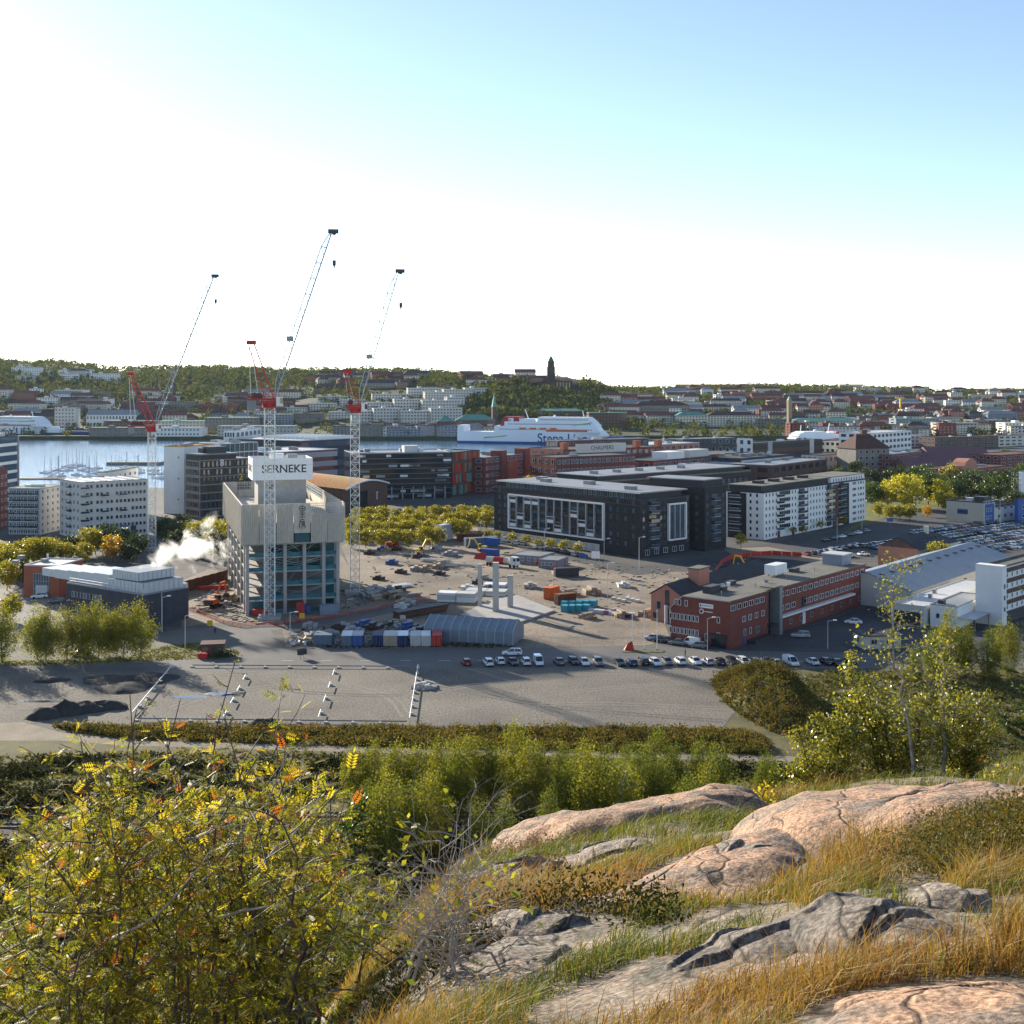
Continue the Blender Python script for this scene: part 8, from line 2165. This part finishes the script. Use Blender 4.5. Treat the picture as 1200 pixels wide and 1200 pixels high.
rock('low grey granite patch in the hollow above the bare shrub', (575,1105), (668,1070), 0.7, 0.25, 'granite_grey', 11)
rock('grey granite hump between heather and dry grass', (650,1020), (770,985), 0.7, 0.3, 'granite_grey', 12)
rock('grey granite wedge at the left foot of the large dome', (845,1030), (915,995), 0.55, 0.26, 'granite_grey', 13)
rock('grey rock half hidden below the bare shrub', (415,1190), (505,1130), 0.7, 0.35, 'granite_grey', 14)
rock('small grey rock below the heather on the left slope', (560,1040), (640,1010), 0.6, 0.3, 'granite_grey', 15)
rock('flat grey granite strip in the grass above the dark slab', (775,1110), (900,1060), 0.4, 0.2, 'granite_grey', 16)
def off_rock(x, y, k=0.93):
    ok = np.ones(len(x), bool)
    for C, d, e, Lh, w in ROCKS:
        s = ((x-C[0])*d[0]+(y-C[1])*d[1])/Lh; t = ((x-C[0])*e[0]+(y-C[1])*e[1])/w
        ok &= (s*s+t*t) > k*k
    return ok

# ================================================================== grass
leafmat('grass_dry', [(0.25,0.125,0.035),(0.31,0.18,0.055),(0.18,0.085,0.028),(0.36,0.24,0.09),(0.13,0.11,0.03)], 0.35, 0.6, 0.2)
leafmat('grass_green', [(0.085,0.115,0.02),(0.135,0.145,0.028),(0.055,0.085,0.016),(0.21,0.17,0.045)], 0.4, 0.55, 0.25)
leafmat('grass_olive', [(0.16,0.135,0.03),(0.23,0.165,0.045),(0.11,0.115,0.025),(0.28,0.19,0.065)], 0.4, 0.55, 0.25)
def blades(x, y, h, wd, rs, lean=0.55):
    n = len(x); z = hillz(x, y)-0.03
    a = rs.uniform(0, 2*PI, n); wind = np.array([0.55,-0.25])
    dx = np.cos(a)*lean*rs.uniform(0.2,1,n)+wind[0]*0.45; dy = np.sin(a)*lean*rs.uniform(0.2,1,n)+wind[1]*0.45
    b = rs.uniform(0, 2*PI, n); wx, wy = np.cos(b)*wd, np.sin(b)*wd
    V = np.empty((n,6,3)); lev = np.array([0,0.55,1.0]); wl = np.array([1,0.75,0.12])
    for k in range(3):
        f = lev[k]; bend = f**1.9
        cx = x+dx*h*bend; cy = y+dy*h*bend; cz = z+h*f*(1-0.22*bend)
        V[:,2*k,0] = cx-wx*wl[k]; V[:,2*k,1] = cy-wy*wl[k]; V[:,2*k,2] = cz
        V[:,2*k+1,0] = cx+wx*wl[k]; V[:,2*k+1,1] = cy+wy*wl[k]; V[:,2*k+1,2] = cz
    i = (np.arange(n)*6)[:,None]
    F = np.concatenate([i+np.array([0,1,3,2]), i+np.array([2,3,5,4])], 0)
    return V.reshape(-1,3), F
def grass(n_t, seed, hmul=1.0):
    rs = np.random.default_rng(seed)
    D = np.exp(rs.uniform(math.log(3.4), math.log(25.0), n_t)); px = np.where(rs.random(n_t) < 0.8, rs.uniform(395, 1400, n_t), rs.uniform(1400, 2300, n_t))
    x = GX(px, D); y = D
    strata = fbm((x*0.95-y*0.33)*1.5, (x*0.33+y*0.95)*0.45, 61, 3)
    k = off_rock(x, y, 1.0) & (strata > 0.345)
    return x[k], y[k], rs
x, y, rs = grass(12500, 91)
kind = fbm(x*0.42+3, y*0.30, 77, 3) + 0.10*rs.normal(size=len(x))*0.6 + 0.034*(x-2.2) + 0.15*sstep(1.0, 2.6, x)*sstep(11, 6, y)
per = 21
tall = rs.uniform(0.45, 1.3, len(x))*(0.25+1.3*fbm(x*1.3, y*1.3, 83, 3))*np.clip(0.45+y*0.07, 0.6, 1.15)
for nm, sel, lf, lab, hb in (('dry_grass', kind < 0.435, 'grass_dry', 'tall orange dry grass waving between the rocks', 0.40), ('olive_grass', (kind >= 0.435) & (kind < 0.50), 'grass_olive', 'olive and tan grass tufts between the rocks', 0.34), ('green_grass', kind >= 0.50, 'grass_green', 'green grass tufts on the right of the rocks', 0.27)):
    X = np.repeat(x[sel], per); Y = np.repeat(y[sel], per); H = np.repeat(tall[sel], per)*hb*0.78*rs.uniform(0.55,1.15,len(X))
    sg = 0.035+0.008*Y
    X = X+rs.normal(size=len(X))*sg; Y = Y+rs.normal(size=len(Y))*sg
    ok = off_rock(X, Y, 0.97); X, Y, H = X[ok], Y[ok], H[ok]
    V, F = blades(X, Y, H, 0.0011+0.00030*Y, rs, 0.8)
    stuff(nm, npmesh(nm, V, F, lf), lab, 'grass')
# grass tufts on the wider slopes, beyond what the photograph shows
rs = np.random.default_rng(95)
def patch(n, pts, h, size, leaf, name, label, seed, per=16, cat='plants'):
    rs = np.random.default_rng(seed); Q = []
    for (px, py, r_) in pts:
        C = hill_hit(px, py); k = n//len(pts)
        a = rs.uniform(0,2*PI,k); q = np.sqrt(rs.random(k))*r_
        Q.append(np.stack([C[0]+np.cos(a)*q, C[1]+np.sin(a)*q],1))
    Q = np.concatenate(Q); ok = off_rock(Q[:,0], Q[:,1], 0.95); Q = Q[ok]
    P = np.repeat(np.stack([Q[:,0],Q[:,1],hillz(Q[:,0],Q[:,1])],1), per, 0)
    d = rs.normal(size=(len(P),3)); d /= np.linalg.norm(d,axis=1,keepdims=True); d[:,2] = np.abs(d[:,2])
    P = P+d*h*rs.uniform(0.2,1,(len(P),1))*np.array([1,1,1.0])
    stuff(name, npmesh(name, *leaf_quads(P, size, 0.4, 0.6, rs), leaf), label, cat)
leafmat('heather_leaf', [(0.16,0.07,0.035),(0.22,0.10,0.05),(0.10,0.06,0.025),(0.13,0.10,0.03)], 0.2, 0.8, 0.1)
patch(1400, [(690,985,0.9),(625,1000,0.8),(720,975,0.8),(600,1030,0.7),(655,965,0.8)], 0.28, 0.035, 'heather_leaf', 'heather', 'reddish brown heather cushions above the grey hump', 5)
leafmat('fern_leaf', [(0.09,0.09,0.02),(0.07,0.08,0.02),(0.17,0.10,0.03),(0.05,0.065,0.015)], 0.35, 0.6, 0.2)
patch(1900, [(1150,985,0.7),(1185,1000,0.7),(1165,965,0.6),(1195,960,0.6)], 0.26, 0.03, 'fern_leaf', 'dark_herbs', 'dark bushy herbs at the right end of the large dome', 6)
patch(700, [(640,1075,0.5),(520,1140,0.6),(560,1110,0.6),(725,1090,0.3)], 0.30, 0.04, 'scrub_dark', 'dark_cushions', 'dark green cushions of crowberry on the left slope', 7)
patch(160, [(1140,1190,0.16)], 0.16, 0.03, 'grass_green', 'rock_plant', 'small bright green plant growing on the pink granite shelf', 8, per=10)

# ================================================================== rowan bush on the left
leafmat('rowan_green', [(0.10,0.13,0.02),(0.17,0.18,0.025),(0.27,0.25,0.03),(0.09,0.12,0.02)], 0.58, 0.5, 0.22)
leafmat('rowan_yellow', [(0.42,0.33,0.03),(0.34,0.27,0.03),(0.5,0.40,0.05)], 0.58, 0.5, 0.22)
leafmat('rowan_red', [(0.40,0.10,0.02),(0.5,0.17,0.03),(0.30,0.06,0.02)], 0.55, 0.5, 0.22)
mat('rowan_bark', (0.085,0.065,0.05), 0.7, 0.3, 6.0, spec=0.5); mat('grey_bark', (0.34,0.29,0.24), 0.8, 0.25, 8.0); mat('young_bark', (0.35,0.30,0.26), 0.7, 0.3, 6.0)
def compound(P, Dv, rs, L=0.115, pairs=5, ll=0.037, lw=0.013):
    """pinnate leaves: pairs of leaflets along a rachis plus one at the tip"""
    n = len(P); Dv = Dv/np.linalg.norm(Dv,axis=1,keepdims=True)
    up = np.array([0,0,1.0])+rs.normal(size=(n,3))*0.45
    S = np.cross(Dv, up); S /= np.linalg.norm(S,axis=1,keepdims=True)
    N = np.cross(S, Dv)
    sc = rs.uniform(0.75,1.2,n)[:,None]; Vs = []
    def leaflet(c, dirv, side):
        Vs.append(np.stack([c, c+dirv*ll*0.5*sc+side*lw*0.5*sc, c+dirv*ll*sc, c+dirv*ll*0.5*sc-side*lw*0.5*sc],1))
    for k in range(pairs):
        f = 0.25+0.70*k/pairs
        c = P+Dv*L*f*sc - N*(f**2)*0.018*sc
        for sg in (-1,1):
            dv = Dv*0.45+S*sg*0.9-N*0.22; dv = dv/np.linalg.norm(dv,axis=1,keepdims=True)
            leaflet(c, dv, np.cross(dv, N))
    leaflet(P+Dv*L*0.95*sc-N*0.018*sc, Dv, S)
    V = np.concatenate(Vs,0).reshape(-1,3); F = np.arange(len(V)).reshape(-1,4)
    return V, F
def grow(mb, p0, p1, r0, r1, bark, rs, n=7, wob=0.05):
    p0 = np.array(p0,float); p1 = np.array(p1,float); L = np.linalg.norm(p1-p0); pts = [p0]
    bow = rs.normal(size=3)*L*0.07
    for k in range(1,n+1):
        f = k/n; pts.append(p0+(p1-p0)*f+bow*math.sin(PI*f)+rs.normal(size=3)*wob*L*0.25*(1 if k < n else 0.3))
    for k in range(n): mb.bar(pts[k], pts[k+1], r0+(r1-r0)*k/n, bark, 5, r0+(r1-r0)*(k+1)/n)
    return pts
rs = np.random.default_rng(2024)
top_prof = ([-200,0,60,150,250,340,400,440,480],[990,975,915,880,885,905,965,1060,1150])
stems = []
mbw = MB(); LP, LD = [], []
base0 = np.array([-2.9, 10.2])
ROOT = np.array([base0[0], base0[1], float(hillz(base0[0], base0[1]))])
def add_leaves(pts, n, spread, dens_dir):
    for k in range(n):
        i = rs.integers(max(1,int(len(pts)*0.25)), len(pts)); f = rs.random()
        p = pts[i-1]*(1-f)+pts[i]*f
        d = dens_dir*0.4+rs.normal(size=3)*np.array([1,1,0.55])
        LP.append(p); LD.append(d)
specials = [(150,812),(158,835),(275,770),(212,818),(262,845),(190,862),(310,858),(345,880),(60,900),(95,868),(375,905),(240,838)]
for k in range(64):
    bx = rs.uniform(-4.9,-1.35) if k >= 12 else rs.uniform(-3.6,-1.8); by = rs.uniform(8.4,11.6)
    px = 600+FP*bx/by
    if k < len(specials):
        tpx, tpy = specials[k]; by = rs.uniform(9.3,10.8); bx = GX(tpx+rs.normal()*25, by)
    else:
        tpx = px+rs.normal()*22; tpy = np.interp(tpx, *top_prof)+abs(rs.normal())*75+5
    ty = by+rs.normal()*0.4; tip = np.array([GX(tpx,ty), ty, ZY(tpy,ty)])
    b0 = np.array([bx,by,float(hillz(bx,by))-0.05])
    if tip[2] < b0[2]+0.5: tip[2] = b0[2]+0.5
    pts = grow(mbw, b0, tip, 0.017, 0.004, 'rowan_bark', rs, 9)
    thin = k < len(specials)
    for j in range(3, 10):
        if thin and j > 6: nb = 1
        else: nb = 3
        for q in range(nb):
            f = rs.random(); p = pts[j-1]*(1-f)+pts[j]*f
            a = rs.uniform(0,2*PI); Lb = rs.uniform(0.25,0.75)*(0.5 if thin and j > 6 else 1)
            d = np.array([math.cos(a)*0.75, math.sin(a)*0.75, rs.uniform(0.25,1.0)]); e = p+d*Lb
            bp = grow(mbw, p, e, 0.0055, 0.0022, 'rowan_bark', rs, 4)
            add_leaves(bp, 10 if not thin else (9 if j < 6 else 3), 0.1, d)
    add_leaves(pts[5:], 5 if thin else 9, 0.1, np.array([0,0,1.0]))
# fill of the lower bush
for k in range(230):
    px = rs.uniform(-150,450); py = np.interp(px, *top_prof)+rs.uniform(60,330); y = rs.uniform(8.2,11.8)
    p = np.array([GX(px,y), y, ZY(py,y)])
    if p[2] < hillz(p[0],p[1])+0.15: continue
    d = rs.normal(size=3)*np.array([1,1,0.6])+np.array([0,0,0.5]); d /= np.linalg.norm(d)
    bp = grow(mbw, p-d*0.5, p+d*0.35, 0.006, 0.0022, 'rowan_bark', rs, 4); add_leaves(bp, 16, 0.1, d)
LP = np.array(LP); LD = np.array(LD)
# a few long pale shoots
for (a_, c_) in (((255,1075),(362,1050)),((205,1060),(340,880)),((165,1010),(290,965)),((300,1020),(385,930)),((130,1100),(250,990)),((20,1200),(90,1165)),((330,1190),(420,1120))):
    y0 = rs.uniform(8.8,9.6); y1 = y0+rs.uniform(-0.3,0.3)
    grow(mbw, (GX(a_[0],y0),y0,ZY(a_[1],y0)), (GX(c_[0],y1),y1,ZY(c_[1],y1)), 0.012, 0.004, 'young_bark', rs, 7)
t = thing('rowan_bush', 'big rowan bush with yellow green, orange and red autumn leaves and bare upright twigs', 'bush', tuple(ROOT))
me = mbw.mesh('branches'); me.transform(Matrix.Translation(-Vector(ROOT))); link('branches', me, t)
u = rs.random(len(LP)); hi = (LP[:,2]-ROOT[2])/4.0
red = u < 0.012+0.05*np.clip(hi,0,1.2)**2; yel = (~red) & (rs.random(len(LP)) < 0.14+0.30*np.clip(hi,0,1.2)**2); grn = ~(red|yel)
for sel, lf, lab in ((grn,'rowan_green','green and olive leaflets'),(yel,'rowan_yellow','yellow autumn leaflets'),(red,'rowan_red','orange red autumn leaflets')):
    V, F = compound(LP[sel]-ROOT, LD[sel], rs); o = link('leaves', npmesh('leaves', V, F, lf), t); o['label'] = lab

# ================================================================== bare shrub
C = np.array(hill_hit(515,1150)); t = thing('bare_shrub', 'almost leafless grey shrub with tangled twigs left of the grey slab', 'shrub', tuple(C))
mbw = MB(); lp = []
for k in range(10):
    tpx = 505+rs.normal()*48; tpy = rs.uniform(925,1010)+abs(tpx-505)*0.6; ty = C[1]+rs.normal()*0.35
    tip = np.array([GX(tpx,ty),ty,ZY(tpy,ty)]); b0 = C+np.array([rs.normal()*0.16,rs.normal()*0.16,-0.05])
    pts = grow(mbw, b0, tip, 0.010, 0.0022, 'grey_bark', rs, 8, 0.12)
    for j in range(2,9):
        for q in range(2):
            f = rs.random(); p = pts[j-1]*(1-f)+pts[j]*f; a = rs.uniform(0,2*PI); d = np.array([math.cos(a),math.sin(a)*0.7,rs.uniform(0.1,0.9)])
            bp = grow(mbw, p, p+d*rs.uniform(0.15,0.5), 0.003, 0.0012, 'grey_bark', rs, 4, 0.15)
            for w_ in range(2):
                d2 = d+rs.normal(size=3)*0.6; grow(mbw, bp[2+w_], bp[2+w_]+d2*rs.uniform(0.08,0.25), 0.0016, 0.0008, 'grey_bark', rs, 2)
            if rs.random() < 0.30: lp.append(bp[-1])
for (a_, c_) in (((520,1130),(590,1040)),((530,1125),(600,1060)),((525,1130),(575,1085))):
    grow(mbw, (GX(a_[0],C[1]),C[1],ZY(a_[1],C[1])), (GX(c_[0],C[1]+0.3),C[1]+0.3,ZY(c_[1],C[1]+0.3)), 0.009, 0.0025, 'grey_bark', rs, 7, 0.1)
me = mbw.mesh('branches'); me.transform(Matrix.Translation(-Vector(C))); link('branches', me, t)
lp = np.repeat(np.array(lp),4,0)+rs.normal(size=(len(lp)*4,3))*0.05-C
link('leaves', npmesh('leaves', *leaf_quads(lp, 0.05, 0.6, 0, rs), 'rowan_green'), t)

# ================================================================== birch, shrubs and pine behind the large dome
leafmat('birch_near', [(0.15,0.18,0.03),(0.24,0.24,0.035),(0.10,0.13,0.02),(0.40,0.32,0.04),(0.14,0.16,0.03)], 0.45, 0.3, 0.7)
def shrub(name, label, base, tips, nbr, leaves_per, leafsize, bark, leaf, cat='shrub', r0=0.02, side=(0.2,0.6), seg=8, start=2, dens=None):
    C = np.array([base[0],base[1],float(hillz(base[0],base[1]))]); t = thing(name, label, cat, tuple(C)); mbw = MB(); lp = []
    for tip in tips:
        b0 = C+np.array([rs.normal()*0.1,rs.normal()*0.1,-0.1]); pts = grow(mbw, b0, tip, r0, 0.004, bark, rs, seg, 0.05)
        for j in range(start, seg+1):
            for q in range(nbr):
                f = rs.random(); p = pts[j-1]*(1-f)+pts[j]*f; a = rs.uniform(0,2*PI); d = np.array([math.cos(a),math.sin(a),rs.uniform(0.1,0.9)]); Lb = rs.uniform(*side)*(1.15-0.6*j/seg)
                bp = grow(mbw, p, p+d*Lb, 0.006, 0.002, bark, rs, 4, 0.1)
                nl = leaves_per if dens is None else int(leaves_per*dens(j/seg))
                for w_ in range(nl):
                    i = rs.integers(1,5); g_ = rs.random(); lp.append(bp[i-1]*(1-g_)+bp[i]*g_+rs.normal(size=3)*0.05)
    me = mbw.mesh('branches'); me.transform(Matrix.Translation(-Vector(C))); link('branches', me, t)
    lp = np.array(lp)-C
    link('leaves', npmesh('leaves', *leaf_quads(lp, leafsize, 0.72, 0, rs), leaf), t)
    return t
def tp(px, py, D): return np.array([GX(px,D), D, ZY(py,D)])
D0 = 19.5
shrub('young_birch', 'slender young birch with sparse glossy leaves rising behind the large dome', (GX(1092,D0),D0), [tp(1062,652,D0),tp(1100,745,D0+0.3)], 6, 18, 0.052, 'birch_bark', 'birch_near', 'tree', 0.035, (0.25,0.9), 12, 3, dens=lambda f: 1.2-0.5*f)
shrub('birch_shrub', 'leafy birch shrub with bright glints at the left end of the large dome', (GX(965,20.5),20.5), [tp(935,857,20.3),tp(960,837,20.5),tp(985,822,20.7),tp(1000,862,20.2),tp(925,902,20.4),tp(950,892,20.6),tp(1010,812,20.6)], 7, 21, 0.05, 'bark', 'birch_near', seg=7)
shrub('birch_shrub', 'leafy birch shrub with bright glints behind the crest of the large dome', (GX(1045,20.0),20.0), [tp(1010,787,20.2),tp(1040,812,20.0),tp(1065,832,20.2),tp(1080,812,19.8),tp(1025,842,20),tp(1060,872,20),tp(995,767,20.4)], 7, 21, 0.05, 'bark', 'birch_near', seg=7)
shrub('birch_shrub', 'yellowish birch shrub between the slender birch and the pine', (GX(1130,19.8),19.8), [tp(1110,822,19.9),tp(1135,812,20.0),tp(1155,822,19.8),tp(1100,852,19.6),tp(1160,852,20),tp(1130,872,19.7)], 7, 20, 0.05, 'bark', 'birch_near', seg=7)
shrub('yellow_sapling', 'low yellow leaved sapling at the left foot of the large dome', (GX(895,18.5),18.5), [tp(875,930,18.5),tp(900,925,18.6),tp(915,935,18.4)], 3, 8, 0.05, 'bark', 'rowan_yellow', seg=5, r0=0.01, side=(0.1,0.3))
shrub('yellow_sapling', 'small yellow leaved sapling in front of the pine', (GX(1190,15.5),15.5), [tp(1180,925,15.5),tp(1195,930,15.4)], 3, 8, 0.06, 'bark', 'rowan_yellow', seg=5, r0=0.01, side=(0.1,0.3))
# pine
leafmat('pine_needles', [(0.05,0.085,0.03),(0.09,0.13,0.04),(0.13,0.16,0.06),(0.04,0.07,0.025)], 0.25, 0.5, 0.4)
C = np.array([GX(1238,18.0),18.0,0]); C[2] = float(hillz(C[0],C[1])); t = thing('pine_tree', 'young pine with light green needle tufts right of the birch shrubs', 'tree', tuple(C))
mbw = MB(); ph = ZY(705,18.0)-C[2]; trunk = grow(mbw, C+np.array([0,0,-0.1]), C+np.array([0.1,0.1,ph]), 0.06, 0.012, 'bark', rs, 9, 0.02); NP, ND = [], []
for j in range(2,10):
    for q in range(7):
        f = rs.random(); p = trunk[j-1]*(1-f)+trunk[j]*f; a = 2*PI*q/7+rs.random(); Lb = (1.25-0.9*j/9)*rs.uniform(0.7,1.1); d = np.array([math.cos(a),math.sin(a),0.35])
        bp = grow(mbw, p, p+d*Lb, 0.016, 0.005, 'bark', rs, 5, 0.05)
        for i in range(2,6):
            for w_ in range(3):
                d2 = d*0.6+rs.normal(size=3)*0.5+np.array([0,0,0.3]); e = bp[i]+d2*rs.uniform(0.1,0.26); grow(mbw, bp[i], e, 0.005, 0.003, 'bark', rs, 2)
                for nn in range(44):
                    g_ = rs.random(); NP.append(bp[i]*(1-g_)+e*g_); dd = d2+rs.normal(size=3)*0.6; ND.append(dd/np.linalg.norm(dd))
me = mbw.mesh('branches'); me.transform(Matrix.Translation(-Vector(C))); link('trunk', me, t)
NP = np.array(NP)-C; ND = np.array(ND); sd = np.cross(ND, rs.normal(size=ND.shape)); sd /= np.linalg.norm(sd,axis=1,keepdims=True)
V = np.stack([NP, NP+ND*0.035+sd*0.007, NP+ND*0.085, NP+ND*0.035-sd*0.007],1).reshape(-1,3)
link('needles', npmesh('needles', V, np.arange(len(V)).reshape(-1,4), 'pine_needles'), t)
# dry twig in front of the dome crest
C = np.array(hill_hit(1145,905)); shrub('dry_sprig', 'dry orange brown sprig on the crest of the large dome', (C[0]-0.05,C[1]), [tp(1130,880,C[1]),tp(1146,872,C[1]),tp(1155,885,C[1])], 2, 4, 0.06, 'bark', 'rowan_red', seg=4, r0=0.008, side=(0.05,0.15), cat='plant')
# ================================================================== air
def haze():
    m = bpy.data.materials.new('haze'); m.use_nodes = True; nt = m.node_tree; nt.nodes.clear()
    out = nt.nodes.new('ShaderNodeOutputMaterial'); v = nt.nodes.new('ShaderNodeVolumePrincipled')
    v.inputs['Color'].default_value = (0.62,0.80,1.0,1); v.inputs['Density'].default_value = 0.000013; v.inputs['Anisotropy'].default_value = 0.2
    nt.links.new(v.outputs[0], out.inputs['Volume']); MATS['haze'] = m
    o = link('haze', MB().box(-9500,9500,-450,9200,-60,240,'haze')); o['kind'] = 'stuff'; tag(o, 'thin pale blue autumn haze over the city', 'haze')
haze()
